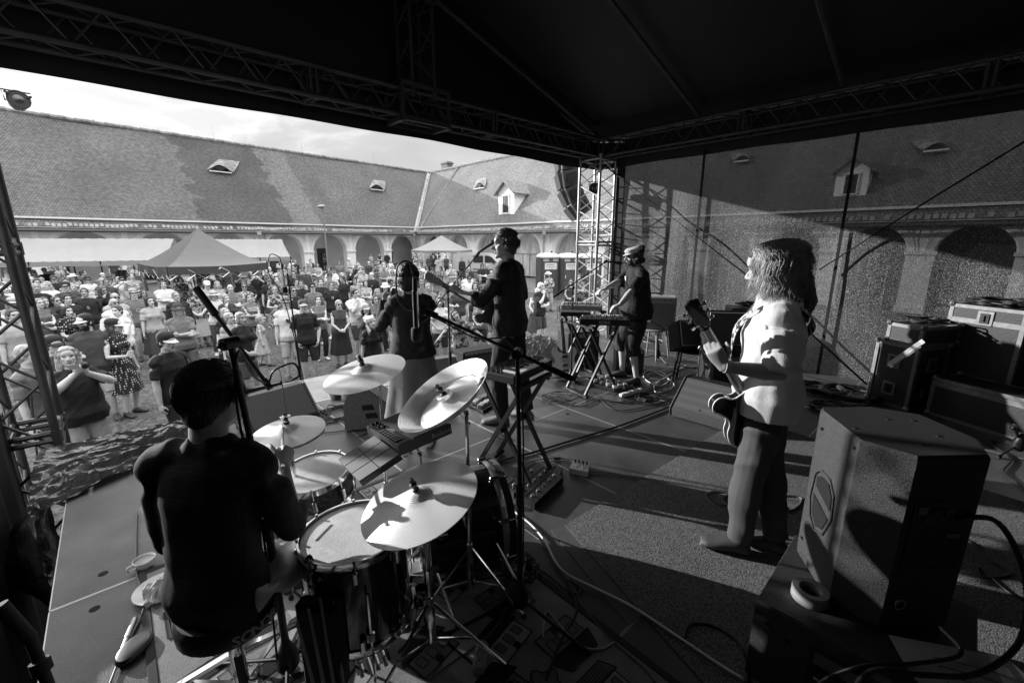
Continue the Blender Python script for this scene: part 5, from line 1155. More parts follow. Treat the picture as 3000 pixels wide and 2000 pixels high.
# ================================================================ STAGE GEAR
# ---- carpets
FELT = mat('felt_carpet', .13, .95, var=.15, scale=2.5, speck=.8, bump=.6, bscale=170)
cpoly = [(1.90, 1.57), (4.60, 1.46), (4.42, -1.4), (.92, -1.4)]
m = MB(); m.prism(cpoly, .006, o=(0, 0, .002)); tag(m.build('carpet', FELT, loc=(1.9, 1.57, 0)), 'grey speckled felt carpet under the long-haired guitarist', 'carpet')
m = MB(); m.prism([(1.80, 1.60), (1.90, 1.575), (1.66, .86), (1.56, .88)], .003, o=(0, 0, .001)); tag(m.build('tape_strip', mat('gaffer_tape', .10, .35, var=.2), loc=(1.7, 1.5, 0)), 'dark tape strip along the cut edge of the felt carpet', 'tape')
RX0, RX1, RY0, RY1 = -.14, 1.46, .35, 2.87
rug = thing('play_rug', 'children\'s town-map rug printed with houses and trees under the drum kit', 'rug', (RX0, RY0, 0))
m = MB(); m.box(((RX0+RX1)/2, (RY0+RY1)/2, .004), (RX1-RX0, RY1-RY0, .008)); m.build('pile', mat('rug_pile', .24, .95, var=.2, scale=6, speck=.25, bump=.5, bscale=300), rug)
m = MB()
for (x, y, lx, ly) in ((RX0, (RY0+RY1)/2, .035, RY1-RY0+.03), (RX1, (RY0+RY1)/2, .035, RY1-RY0+.03), ((RX0+RX1)/2, RY1, RX1-RX0-.035, .035)): m.box((x, y, .006), (lx, ly, .013), bev=.004)
m.build('border', mat('rug_border', .03, .9), rug)
RM = [mat('rug_light', .34, .95, speck=.25, bscale=300, var=.1), mat('rug_mid', .15, .95, speck=.25, bscale=300, var=.1), mat('rug_dark', .035, .95, speck=.3, bscale=300, var=.1), mat('rug_line', .012, .95)]
pr = [MB(), MB()]; rr_ = random.Random(21)
def flat(poly, z, mi): pr[0].slot(mi); pr[0].quad(*[(RX0+x, RY0+y, z) for x, y in poly])
def outline(poly, z, w=.006, mi=3):
    pr[0].slot(mi); n = len(poly)
    for i in range(n):
        a = V3(poly[i]+(0,)); b = V3(poly[(i+1) % n]+(0,)); d = (b-a).normalized(); s = V3((-d.y, d.x, 0))*w/2; pr[0].quad(*[(RX0+p.x, RY0+p.y, z) for p in (a-s, b-s, b+s, a+s)])
def ribbon(pts, w, z, mi):
    P = crv([V3((x, y, 0)) for x, y in pts], 8); pr[0].slot(mi); L1 = []; 
    for i, p in enumerate(P):
        d = (P[min(i+1, len(P)-1)]-P[max(i-1, 0)]).normalized(); s = V3((-d.y, d.x, 0))*w/2; L1.append((p-s, p+s))
    for a, b in zip(L1, L1[1:]): pr[0].quad(*[(RX0+q.x, RY0+q.y, z) for q in (a[0], b[0], b[1], a[1])])
Z1, Z2, Z3, Z4 = .0095, .0110, .0125, .0140
for pts in (([(.1, .0), (.35, .6), (.25, 1.2), (.6, 1.6), (.5, 2.2), (.8, 2.5)]), ([(0, 1.3), (.5, 1.15), (1., 1.35), (1.6, 1.1)]), ([(.9, 0), (1.05, .6), (1.0, 1.3), (1.3, 1.9), (1.1, 2.5)])):
    ribbon(pts, .17, Z1, 0); ribbon(pts, .014, Z2, 2)
def house(x, y, s, a):
    T_ = lambda q: [(x+s*(px*math.cos(a)-py*math.sin(a)), y+s*(px*math.sin(a)+py*math.cos(a))) for px, py in q]
    b = T_([(-.5, -.4), (.5, -.4), (.5, .15), (-.5, .15)]); flat(b, Z2, rr_.choice([0, 1, 1])); outline(b, Z3)
    r = T_([(-.6, .15), (.6, .15), (.42, .55), (-.42, .55)]); flat(r, Z2, rr_.choice([1, 2, 2])); outline(r, Z3)
    for k in range(5): outline(T_([(-.5+.03*k, .2+.07*k), (.5-.03*k, .2+.07*k)]), Z3, .003)
    for k in (-.3, 0, .3): w = T_([(k-.09, -.2), (k+.09, -.2), (k+.09, .05), (k-.09, .05)]); flat(w, Z3, 1); outline(w, Z4, .004, 3)
    d = T_([(-.08, -.4), (.08, -.4), (.08, -.23), (-.08, -.23)]); flat(d, Z3, 3)
def treep(x, y, s):
    q = [(x+s*(1+.22*math.sin(5*t))*math.cos(t), y+s*(1+.22*math.sin(5*t))*math.sin(t)) for t in [2*math.pi*i/24 for i in range(24)]]
    flat(q, Z2, rr_.choice([1, 2])); outline(q, Z3, .005)
used = []
for i in range(400):
    x, y = rr_.uniform(.1, 1.5), rr_.uniform(.1, 2.45)
    if any((x-u)**2+(y-v)**2 < (s+.09)**2 for u, v, s in used): continue
    if len(used) % 3 == 2: s = rr_.uniform(.04, .07); treep(x, y, s); used.append((x, y, s*.7))
    else: s = rr_.uniform(.17, .25); house(x, y, s, rr_.choice([0, .2, 1.57, 3.14, -.5, 2.4])); used.append((x, y, s*.6))
    if len(used) > 52: break
for (x, y, a) in ((.3, .55, .3), (.56, 1.5, .9), (1.02, .7, 0), (.72, 1.22, 1.4), (1.2, 1.7, .6), (.15, 2.3, .1)):
    for k in range(5): o_ = (k-2)*.032; c_, s_ = math.cos(a), math.sin(a); flat([(x+c_*px-s_*py, y+s_*px+c_*py) for px, py in ((-.08, o_-.008), (.08, o_-.008), (.08, o_+.008), (-.08, o_+.008))], Z4, 3)
pr[0].build('print', RM, rug)
# ---- helpers for parts
DRUMH = mat('drum_head', .66, .42, var=.16, scale=9, bump=.1, bscale=90); DRK = mat('drum_wrap', .012, .18, var=.8, scale=9, spec=.6, coat=.5, stretch=(1, 1, .05)); BRZ = mat('cymbal_bronze', .85, .30, .35, var=.10, scale=3, bump=.08, bscale=30)
def cyl_basis(n):
    n = V3(n).normalized(); x, y, z = frame_from(n); return x, y, n
def drum(name, label, c, n, r, h, nlug, wrap=DRK, cat='drum', head=True, group=None, legs=0, hoopm=CHR):
    c = V3(c); n = V3(n).normalized(); root = thing(name, label, cat, c-n*h, group=group); x, y, _ = frame_from(n)
    m = MB(); m.lathe([(r, 0), (r, h)], c-n*h, n, 40, cap=False); m.lathe([(r*.985, .002), (r*.985, h-.002)], c-n*h, n, 40, cap=False); m.build('shell', wrap, root, smooth='a')
    m = MB(); m.lathe([(.001, .0), (r*.6, .0006), (r*.985, .0), (r*1.0, -.008)], c+n*.002, n, 40, cap=False); m.build('head', DRUMH, root, smooth='a')
    m = MB(); m.lathe([(.001, .0), (r*1.0, .0)], c-n*(h+.002), n, 40, cap=False); m.build('head', DRUMH, root)
    for e, o in ((c, 1), (c-n*h, -1)):
        m = MB(); m.lathe([(r*1.005, -.02), (r*1.035, -.02), (r*1.035, .010), (r*1.045, .014), (r*1.005, .014), (r*1.005, -.02)], e, n*o, 40, cap=False); m.build('hoop', hoopm, root, smooth='a')
    for k in range(nlug):
        a = 2*math.pi*(k+.5)/nlug; d = x*math.cos(a)+y*math.sin(a); m = MB(); t = -d.cross(n)
        M = Matrix((t, d, n)).transposed()
        if h < .25: m.box(c-n*h*.5+d*(r+.012), (.02, .024, h*.42), M=M, bev=.006)
        else:
            for e in (.12, .88): m.box(c-n*h*e+d*(r+.012), (.022, .024, .055), M=M, bev=.006)
        m.cyl(c+n*.012+d*(r*1.04), c-n*(h*.5 if h < .25 else h*.1)+d*(r+.014), .0035, n=6); m.cyl(c-n*(h+.012)+d*(r*1.04), c-n*(h*.5 if h < .25 else h*.9)+d*(r+.014), .0035, n=6); m.cyl(c+n*.022+d*(r*1.04), c+n*.010+d*(r*1.04), .006, n=6)
        m.build('lug', CHR, root, smooth='a')
    return root
def cymbal(name, label, px, py, depth, ratio, phi, R_, china=False, name2='crash'):
    r = ray(px, py); v = -r.normalized(); c = PD3(px, py, depth); s = math.sqrt(1-ratio*ratio); 
    n = (v*ratio + (_UP*math.cos(R(phi)) - _RT*math.sin(R(phi)))*s).normalized()
    root = thing(name, label, 'cymbal', c); N_ = 64
    if china: prof = [(.012, .012), (.03, .016), (.036, .014), (.037, -.002), (R_*.3, -.020), (R_*.55, -.032), (R_*.66, -.036), (R_*.70, -.030), (R_*.72, -.020), (R_*.80, -.004), (R_*.92, .014), (R_, .022)]; prof = [(a, b+.0) for a, b in prof]
    else: prof = [(.006, .024), (.02, .023), (.035, .018), (.05, .007), (.056, .003), (R_*.35, -.001), (R_*.6, -.008), (R_*.85, -.018), (R_, -.025)]
    m = MB(); m.lathe(prof, c, n, N_, cap=False); m.lathe([(a, b-.0015) for a, b in prof], c, n, N_, cap=False)
    o = m.build('disc', cym_mat(c, n), root, smooth='a'); 
    m = MB(); z0 = .024 if not china else .012
    m.lathe([(.014, z0), (.016, z0+.008), (.008, z0+.012), (.007, z0+.02), (.013, z0+.022), (.015, z0+.034), (.008, z0+.040), (.010, z0+.044), (.008, z0+.058), (.002, z0+.06)], c, n, 12); m.box(c+n*(z0+.028), (.05, .012, .012), M=Matrix(frame_from(n)).transposed()); m.build('wing_nut', BLK, root, smooth='a')
    return root, c, n
def cym_mat(c, n):
    m = mat('cymbal_bronze', .7).copy(); m.name = 'cymbal_bronze'; nt = m.node_tree; N = nt.nodes; L = nt.links; b = N['Principled BSDF']
    # lathe grooves: rings round the axis
    tc = N.new('ShaderNodeTexCoord'); q = V3(n).to_track_quat('Z', 'Y').inverted(); mp = N.new('ShaderNodeMapping'); mp.vector_type = 'POINT'; mp.inputs['Rotation'].default_value = q.to_euler(); L.new(tc.outputs['Object'], mp.inputs[0])
    w = N.new('ShaderNodeTexWave'); w.wave_type = 'RINGS'; w.rings_direction = 'Z'; w.inputs['Scale'].default_value = 55; w.inputs['Distortion'].default_value = 1.2; w.inputs['Detail'].default_value = 2; L.new(mp.outputs[0], w.inputs[0])
    bp = N.new('ShaderNodeBump'); bp.inputs['Strength'].default_value = .45; bp.inputs['Distance'].default_value = .002; L.new(w.outputs['Fac'], bp.inputs['Height']); L.new(bp.outputs[0], b.inputs['Normal']); b.inputs['Anisotropic'].default_value = .6
    return m
def PD3(px, py, d): r = ray(px, py); return EYE + r*(d/1262)     # d = distance along the viewing axis
def stand(name, label, top, base, spread=.3, n=None, mt=CHR, legr=.008, tilt_top=True, a0=.4):
    base = V3((base[0], base[1], .008)); root = thing(name, label, 'stand', base); top = V3(top)
    h1 = V3((base.x, base.y, max(.2, top.z*.55))); m = MB(); m.cyl(base+Z*.06, h1, .0125, n=10); m.build('lower_tube', mt, root, smooth='a')
    m = MB(); m.cyl(h1-Z*.04, h1+Z*.02, .018, n=10); m.box(h1+X*.025, (.04, .012, .02)); m.build('clamp', mt, root)
    m = MB(); e = V3((base.x, base.y, top.z-.10)) if tilt_top else top; m.cyl(h1, e, .009, n=8)
    if tilt_top: m.cyl(e, top, .006, n=8); m.ball(e, .014, 8)
    m.build('upper_tube', mt, root, smooth='a')
    for k in range(3):
        a = a0+2*math.pi*k/3; f = base+V3((math.cos(a), math.sin(a), 0))*spread+Z*.012; m = MB(); m.cyl(base+Z*.30, f, legr, n=6); m.cyl(base+Z*.10, base.lerp(f, .55)+Z*.13, legr*.8, n=6); l = m.build('leg', mt, root)
        m = MB(); m.ball(f, .014, 8); m.build('rubber_foot', RUB, l)
    m = MB(); m.cyl(base+Z*.08, base+Z*.32, .018, n=10); m.build('collar', mt, root)
    return root
# ---- the kit
ride, rc, rn = cymbal('ride_cymbal', 'large ride cymbal nearest the camera, above the bass drum', 1224, 1449, 1.72, .43, 23.8, .240)
crash, cc_, cn_ = cymbal('crash_cymbal', 'crash cymbal in front of the woman singer\'s skirt', 1065, 1080, 2.38, .42, 19.5, .225)
china, chc, chn = cymbal('china_cymbal', 'upturned china cymbal, the brightest and most steeply tilted', 1304, 1161, 1.92, .394, 37.6, .235, True)
hat1, hc_, hn_ = cymbal('hi_hat_cymbals', 'hi-hat cymbal pair above the small side drum', 842, 1252, 2.24, .37, 13, .18)
m = MB(); m.lathe([(.05, -.006), (.056, -.010), (.18*.6, -.016), (.18, -.03), (.18*.6, -.022), (.05, -.012)], hc_-hn_*.008, hn_, 48, cap=False); m.build('bottom_disc', BRZ, hat1, smooth='a')
m = MB(); m.cyl(hc_-hn_*.1, hc_+V3((0, 0, .34)), .003, n=6); m.cyl(hc_+hn_*.02, hc_+hn_*.075, .011, n=10); m.box(hc_+hn_*.06, (.05, .02, .012)); m.build('clutch', CHR, hat1)
stand('cymbal_stand', 'chrome stand carrying the ride cymbal', rc, (rc.x+.02, rc.y-.02), .33, a0=1.2)
stand('cymbal_stand', 'chrome stand carrying the crash cymbal behind the snare', cc_, (cc_.x+.12, cc_.y+.08), .3)
stand('cymbal_stand', 'chrome stand carrying the upturned china cymbal', chc, (chc.x+.1, chc.y-.02), .3, a0=.9)
hs = stand('hi_hat_stand', 'chrome hi-hat stand beside the small side drum', hc_-Z*.02, (hc_.x+.01, hc_.y), .24, tilt_top=False, a0=2.)
m = MB(); m.box((hc_.x-.14, hc_.y-.06, .04), (.22, .08, .015), rz=.3, bev=.004); m.build('pedal', STL, hs)
def snstand(label, c, n, r, h):
    b = V3((c.x, c.y, 0))-V3((0, 0, 0)); root = thing('snare_stand', label, 'stand', b); m = MB(); m.cyl(b+Z*.05, c-n*(h+.06), .012, n=8); m.build('tube', CHR, root)
    for k in range(3):
        a = .9+2.09*k; d = V3((math.cos(a), math.sin(a), 0)); m = MB(); m.tube([c-n*(h+.06), c-n*(h+.05)+d*(r*.8), c-n*(h-.0)+d*(r+.02)], .006, 6); m.build('basket_arm', CHR, root)
        m = MB(); m.cyl(b+Z*.25, b+d*.24+Z*.012, .007, n=6); m.build('leg', CHR, root)
sn_c = PD3(921, 1384, 2.33); sn_n = V3((-.13, -.06, 1)).normalized(); drum('snare_drum', 'snare drum with a dark hammered shell in the middle of the kit', sn_c, sn_n, .178, .15, 8, mat('hammered_shell', .06, .3, .8, var=.3, scale=10, bump=1., bscale=45)); snstand('stand holding the snare drum', sn_c, sn_n, .178, .15)
t_c = PD3(738, 1352, 2.52); t_n = V3((.05, -.12, 1)).normalized(); drum('side_snare_drum', 'small white-headed drum left of the hi-hat stand, half hidden by the drummer', t_c, t_n, .15, .15, 8, mat('hammered_shell', .06)); snstand('stand holding the small side drum', t_c, t_n, .15, .15)
f_c = PD3(1037, 1556, 1.80); ft = drum('floor_tom', 'black floor tom with taped head and a stick bag hung on it', f_c, V3((.0, .03, 1)).normalized(), .208, .40, 8)
for k in range(3):
    a = .3+2.09*k; d = V3((math.cos(a), math.sin(a), 0)); m = MB(); p = V3((f_c.x, f_c.y, 0))+d*.235; m.cyl(p+Z*.01, p+Z*.50, .006, n=6); m.build('leg', CHR, ft); m = MB(); m.box(p+Z*.3-d*.012, (.04, .03, .05), rz=a, bev=.008); m.build('leg_bracket', CHR, ft)
m = MB(); 
for (x, y, a, l) in ((-.11, -.09, 1.9, .10), (.02, -.14, .25, .13), (-.10, .09, .7, .11), (.10, -.07, .9, .08)):
    c = f_c+V3((x, y, .0045)); m.box(c, (l, .014, .001), rz=a)
m.build('tape', mat('masking_tape', .8, .6), ft)
m = MB(); q_ = [(-.03, 0), (-.036, .03), (-.018, .014), (0, .036), (.018, .014), (.036, .03), (.03, 0)]; P = [f_c+V3((-.06, -.15, .0052))+V3((x*.8, y*.8, 0)) for x, y in q_]; m.tube(P+[P[0]], .0012, 4); m.build('crown_logo', mat('logo_dark', .05), ft)
xx_, yy_, _ = frame_from(chn)
for k, a in enumerate((2.2, 2.28, 2.36)): p = chc+chn*.016+(xx_*math.cos(a)+yy_*math.sin(a))*.212; m = MB(); m.box(p, (.012, .022, .004), M=Matrix((xx_, yy_, chn)).transposed()); m.build('logo_mark', mat('logo_dark', .05), china)
# bass drum
b_c = V3((1.24, 1.76, .285)); b_n = V3((.93, -.36, 0)).normalized(); HOOPW = mat('bass_hoop', .03, .25, coat=.4)
bd = drum('bass_drum', 'black bass drum lying on its side under the ride and china cymbals', b_c+b_n*.2, b_n, .275, .42, 8, DRK, hoopm=HOOPW)
for e in (-1, 1):
    sd_ = b_n.cross(Z)*e; m = MB(); m.cyl(b_c+sd_*.27+b_n*.1+Z*.0, V3((b_c.x, b_c.y, .015))+sd_*.42+b_n*.22, .007, n=6); m.build('spur', CHR, bd)
m = MB(); m.lathe([(.275*1.02, -.06), (.275*1.03, -.05), (.275*1.03, -.035), (.275*1.02, -.025)], b_c+b_n*.2, b_n, 40, cap=False); m.build('pinstripe', mat('silver_line', .5, .3, .8), bd)
pd = b_c-b_n*.3; ped = thing('bass_drum_pedal', 'bass drum pedal with beater in front of the drummer\'s foot', 'pedal', (pd.x, pd.y, 0)); rzp = math.atan2(b_n.y, b_n.x)
m = MB(); m.box(pd*1+V3((0, 0, -pd.z+.035))-b_n*.1, (.30, .09, .012), rz=rzp, bev=.004); m.build('footboard', STL, ped)
m = MB(); m.cyl((pd.x, pd.y, .02), (pd.x, pd.y, .24), .008, n=6); m.cyl((pd.x, pd.y, .2), (pd.x+b_n.x*.06, pd.y+b_n.y*.06, .34), .004, n=6); m.ball((pd.x+b_n.x*.06, pd.y+b_n.y*.06, .34), .025, 10); m.build('beater', CHR, ped)
# stick bag
sb_ = f_c+V3((-.20, -.13, -.34)); sbt = thing('stick_bag', 'black stick bag full of sticks hanging from the floor tom', 'bag', sb_-Z*.15)
m = MB(); m.box(sb_+Z*.03, (.17, .07, .38), rz=-.9, bev=.025); m.build('pouch', BLF, sbt)
m = MB()
for k in range(4): q = sb_+V3((-.06+.03*k, -.05-.01*k, .02)); m.cyl(q-Z*.14, q+V3((-.03+.012*k, .01*k, .21+.02*(k % 3))), .0068, .005, 6)
m.build('sticks', mat('bag_sticks', .16, .6), sbt)
m = MB(); m.tube(crv([sb_+Z*.25, f_c+V3((-.19, -.06, .02)), f_c+V3((-.21, -.05, .0))], 4), .006, 6); m.build('strap', BLF, sbt)
# throne
th_c = V3((.13, 1.78, .37)); th = thing('drum_throne', 'round black drum throne the drummer sits on', 'stool', (th_c.x, th_c.y, 0))
m = MB(); m.lathe([(.02, -.02), (.16, -.02), (.175, -.005), (.178, .05), (.165, .075), (.02, .085)], th_c, Z, 28); m.build('seat', mat('throne_vinyl', .014, .45), th, smooth='a')
m = MB(); m.cyl((th_c.x, th_c.y, .2), (th_c.x, th_c.y, .52), .02, n=10); m.cyl((th_c.x, th_c.y, .02), (th_c.x, th_c.y, .3), .028, n=10); m.build('column', CHR, th, smooth='a')
for k in range(3):
    a = .5+2.09*k; d = V3((math.cos(a), math.sin(a), 0)); b_ = V3((th_c.x, th_c.y, 0)); m = MB(); m.box(b_+d*.16+Z*.11, (.36, .03, .014), M=Matrix.Rotation(a, 3, 'Z') @ Matrix.Rotation(.5, 3, 'Y')); m.box(b_+d*.12+Z*.06, (.2, .02, .01), M=Matrix.Rotation(a, 3, 'Z') @ Matrix.Rotation(-.25, 3, 'Y')); m.ball(b_+d*.32+Z*.02, .022, 8); m.build('leg', CHR, th)
for k, chh in enumerate('SONOR'):      # letters round the seat edge, facing the camera
    a = -1.62+(k)*.20; d = V3((math.cos(a), math.sin(a), 0)); t = V3((-d.y, d.x, 0)); text_mesh(chh, .058, 'lettering', mat('print_grey', .4, .6), th, basis(t, Z, d, th_c+d*.180+Z*.022), .0008, .0012)
# ---- electronic pad
pdm = thing('drum_pad_sampler', 'grey electronic percussion sampler with six pads and a knob panel', 'electronic drum', PZ(1100, 1300, .8))
def slab(pts, th_, name, mt, parent, bev=0):
    P = [V3(p) for p in pts]; n = (P[1]-P[0]).cross(P[2]-P[0]).normalized(); n = n if n.z > 0 else -n; m = MB()
    lo = [p-n*th_ for p in P]; m.add(P+lo, [(0, 1, 2, 3), (7, 6, 5, 4)]+[(i, (i+1) % 4, (i+1) % 4+4, i+4) for i in range(4)]); return m.build(name, mt, parent), n
q = [PD3(991, 1346, 1.93), PD3(1098, 1276, 1.98), PD3(1172, 1332, 1.84), PD3(1053, 1412, 1.80)]
PADM = mat('pad_grey', .16, .5, var=.06); PADS = mat('module_shell', .10, .4, var=.1); o_, nn = slab(q, .03, 'pad_plate', BLK, pdm)
pdq = lambda u, v: q[0].lerp(q[1], u).lerp(q[3].lerp(q[2], u), v)
for i in range(2):
    for j in range(3):
        u0, u1, v0, v1 = i*.5+.012, i*.5+.488, j/3+.012, (j+1)/3-.012; slab([pdq(u0, v0)+nn*.005, pdq(u1, v0)+nn*.005, pdq(u1, v1)+nn*.005, pdq(u0, v1)+nn*.005], .005, 'pad', PADM, pdm)
q2 = [PD3(1090, 1274, 1.985), PD3(1097, 1283, 1.975), PD3(1170, 1330, 1.845), PD3(1158, 1338, 1.85)]
md = [PD3(1073, 1248, 2.05), PD3(1190, 1200, 2.18), PD3(1320, 1240, 1.98), PD3(1166, 1306, 1.87)]; o_, n2 = slab(md, .05, 'module', PADS, pdm)
mq = lambda u, v: md[0].lerp(md[1], u).lerp(md[3].lerp(md[2], u), v)      # u away from the pads, v towards the right
slab([mq(.30, .05)+n2*.004, mq(.96, .05)+n2*.004, mq(.96, .5)+n2*.004, mq(.30, .5)+n2*.004], .004, 'pad', mat('pad_dark', .07, .5), pdm)
slab([mq(.30, .54)+n2*.004, mq(.96, .54)+n2*.004, mq(.96, .97)+n2*.004, mq(.30, .97)+n2*.004], .004, 'pad', mat('pad_dark', .07, .5), pdm)
slab([mq(.02, .02)+n2*.002, mq(.27, .02)+n2*.002, mq(.27, .98)+n2*.002, mq(.02, .98)+n2*.002], .002, 'control_panel', BLK, pdm)
m = MB(); m.quad(*[mq(a, b)+n2*.0035 for a, b in ((.17, .36), (.26, .36), (.26, .56), (.17, .56))]); m.build('screen', mat('lcd_glass', .35, .1), pdm)
for k, (u, v) in enumerate(((.21, .06), (.12, .06), (.22, .16), (.22, .23), (.14, .22), (.2, .3))): m = MB(); p = mq(u, v); m.cyl(p, p+n2*.014, .009 if k < 2 else .0055, .007 if k < 2 else .005, 10); m.build('knob', BLK, pdm, smooth='a')
for i in range(3):
    for j in range(7): m = MB(); p = mq(.05+.055*i, .40+.075*j)+n2*.004; m.box(p, (.012, .008, .006), rz=-.6); m.build('button', mat('button_grey', .25, .5), pdm)
cA, cB = md[3]-n2*.025, md[2]-n2*.025; dx_ = (cB-cA).normalized(); fn = dx_.cross(n2).normalized(); fn = fn if fn.dot(EYE-cA) > 0 else -fn
text_mesh('Roland', .034, 'lettering', mat('print_pale', .5, .6), pdm, basis(dx_, n2, fn, cA.lerp(cB, .80)+fn*.002), .0005, .0005)
sdp = mq(.5, .6); stand('pad_stand', 'stand clamped under the electronic percussion sampler', sdp-n2*.05, (sdp.x+.05, sdp.y), .28, a0=2.6)
# ---- microphones and stands
def mic(label, tip, d, kind='vocal', L_=.17):
    tip = V3(tip); d = V3(d).normalized(); root = thing('microphone', label, 'microphone', tip-d*L_)
    m = MB()
    if kind == 'vocal': m.lathe([(.011, -L_), (.0125, -L_*.6), (.017, -.058), (.021, -.05)], tip, d, 14); m.build('body', BLKM, root, smooth='a'); m = MB(); m.lathe([(.021, -.05), (.0255, -.035), (.0255, -.022), (.020, -.006), (.010, 0), (.001, .001)], tip, d, 14); m.build('grille', mat('mic_grille', .06, .4, .7), root, smooth='a')
    elif kind == 'foam': m.lathe([(.0135, -L_), (.0135, -.06)], tip, d, 14); m.build('body', CHR, root, smooth='a'); m = MB(); m.lathe([(.02, -.062), (.024, -.055), (.025, -.012), (.018, -.002), (.001, 0)], tip, d, 16); m.build('foam_windscreen', RUB, root, smooth='a')
    m = MB(); m.cyl(tip-d*(L_+.055), tip-d*L_, .009, .011, 10); m.build('plug', BLKM, root); return root
def micstand(label, base, pole_top, a, b, pole_r=.009, feet=.30, a0=.3, boom_r=.007, tele=.5, mt=BLKM):
    base = V3((base[0], base[1], 0)); pt = V3(pole_top); root = thing('microphone_stand', label, 'microphone stand', base)
    m = MB(); m.cyl(base+Z*.07, base+Z*(pt.z*tele), pole_r*1.35, n=10); m.build('lower_tube', mt, root, smooth='a'); m = MB(); m.cyl(base+Z*(pt.z*tele-.06), base+Z*(pt.z*tele+.04), pole_r*1.9, n=10); m.build('clutch', mt, root)
    m = MB(); m.cyl(base+Z*(pt.z*tele), pt, pole_r, n=10); m.build('upper_tube', mt, root, smooth='a')
    m = MB(); m.lathe([(.035, .04), (.045, .06), (.04, .12), (.018, .17), (.014, .2)], base, Z, 14); m.build('base_casting', mt, root, smooth='a')
    for k in range(3):
        q = a0+2.094*k; f = base+V3((math.cos(q), math.sin(q), 0))*feet+Z*.014; m = MB(); m.cyl(base+Z*.085, f, .008, n=8); l = m.build('leg', mt, root); m = MB(); m.cyl(f-V3((math.cos(q), math.sin(q), 0))*.03, f+V3((math.cos(q), math.sin(q), 0))*.012, .013, n=8); m.build('rubber_foot', RUB, l)
    if a is not None:
        a = V3(a); b = V3(b); m = MB(); m.cyl(a, b, boom_r, n=8); bo = m.build('boom', mt, root, smooth='a'); d = (b-a).normalized(); m = MB(); m.cyl(a-d*.0, a+d*.15, boom_r*1.8, n=10); m.build('counterweight', RUB, bo, smooth='a')
        m = MB(); x, y, z = frame_from(d); m.cyl(pt-x*.025, pt+x*.03, .022, n=14); m.ball(pt+x*.035, .014, 8); m.build('boom_joint', mt, root, smooth='a')
        m = MB(); m.cyl(b-d*.03, b+d*.02, .014, n=10); m.build('mic_clip', mt, root)
    return root
def on(px, py, base): return PB(px, py, base)
A0 = PZ(1522, 1790); At = on(1515, 1035, A0); Aw = PD3(1655, 1082, 1.70); Am = PD3(1262, 918, 1.86); Aw = At+(At-Am).normalized()*.26
micstand('tall black boom stand in the middle foreground, in front of the synthesizer', A0, At, Aw, Am, .010, .38, a0=.7, boom_r=.0075)
tip = PD3(1222, 1000, 1.86); mic('long condenser microphone with foam cap hanging beside the woman singer', tip, (0, 0.02, -1), 'foam', .22)
m = MB(); m.box(PD3(1228, 945, 1.86), (.03, .03, .07), bev=.008); m.cyl(Am, PD3(1228, 945, 1.86), .012, n=8); tag(m.build('shock_mount', RUB, loc=Am), 'black clip holding the long condenser microphone on its boom', 'clip')
cable_thing('cable', 'thin cable looping from the long condenser microphone to its boom', [tip+Z*.27, tip+Z*.34+X*-.02, tip+Z*.31+X*-.06+Y*.03, tip+Z*.16+X*-.05+Y*.03, Am+Z*.0-Z*.01, Am.lerp(At, .5)-Z*.02, At-Z*.02, A0+V3((.015, -.01, .5)), A0+V3((.05, .05, .03))], .0035, CABM)
B0 = PZ(850, 1975); Bt = on(675, 1005, B0); Bw = PD3(575, 845, 1.95); Bm = PD3(785, 1128, 1.92)
micstand('black boom stand passing in front of the drummer\'s face', B0, Bt, Bw, Bm, .011, .34, a0=.2, boom_r=.009)
Bc = PD3(700, 1152, 1.98); d = (PD3(690, 1155, 1.98)-PD3(850, 1118, 1.93)); mic('vocal microphone at the drummer\'s mouth', PD3(694, 1152, 1.99), d, 'vocal', .18)
e_ = PD3(850, 1116, 1.93); cable_thing('cable', 'cable looping from the drummer\'s vocal microphone', [e_, e_+V3((.04, .0, .02)), e_+V3((.03, .03, .07)), e_+V3((-.05, .04, .05)), Bm+Z*.01, Bm.lerp(Bt, .5)-Z*.035, Bt-Z*.03+X*.02, Bt-Z*.25-X*.01, B0+Z*.7-X*.02, B0+Z*.05-X*.04], .0045, CABM)
C0 = V3((1.30, 4.76, 0)); Ct = on(842, 800, C0); r_ = micstand('slim mic stand at the front edge of the stage, left of the woman singer', C0, Ct, None, None, .008, .28, a0=1.)
ctip = on(836, 858, C0); mic('microphone with round foam cap at the top of the slim front stand', ctip, (0.0, -.02, -1), 'foam', .24)
cable_thing('cable', 'cable arching over the slim front microphone', [ctip+Z*.27, ctip+Z*.36-X*.02, ctip+Z*.38-X*.10, ctip+Z*.22-X*.13, ctip+Z*.05-X*.06, ctip-Z*.2, C0+Z*.4+X*.02, C0+Z*.03], .005, CABM)
D0 = V3((2.42, 3.95, 0)); Dt = on(1312, 852, D0); Dw = PD3(1192, 872, 4.2); Dm = PD3(1405, 742, 4.1)
D0 = PB(1345, 1190, PD3(1312, 852, 4.2)); D0 = V3((PD3(1312, 852, 4.25).x, PD3(1312, 852, 4.25).y, 0)); Dt = PD3(1312, 852, 4.25)
micstand('singer\'s boom stand behind the guitar headstock', D0, Dt, Dt+(Dt-PD3(1400, 745, 4.2)).normalized()*.42, PD3(1400, 745, 4.2), .009, .30, a0=.5)
mic('vocal microphone at the mouth of the dark-shirted singer', PD3(1452, 705, 4.18), PD3(1452, 705, 4.18)-PD3(1400, 742, 4.2), 'vocal', .17)
E0 = PZ(1672, 1122); Et = on(1676, 842, E0); Em = PD3(1775, 766, 5.2)
micstand('boom stand in front of the two-tier keyboards', E0, Et, PD3(1622, 870, 4.9), Em, .008, .33, a0=-.2)
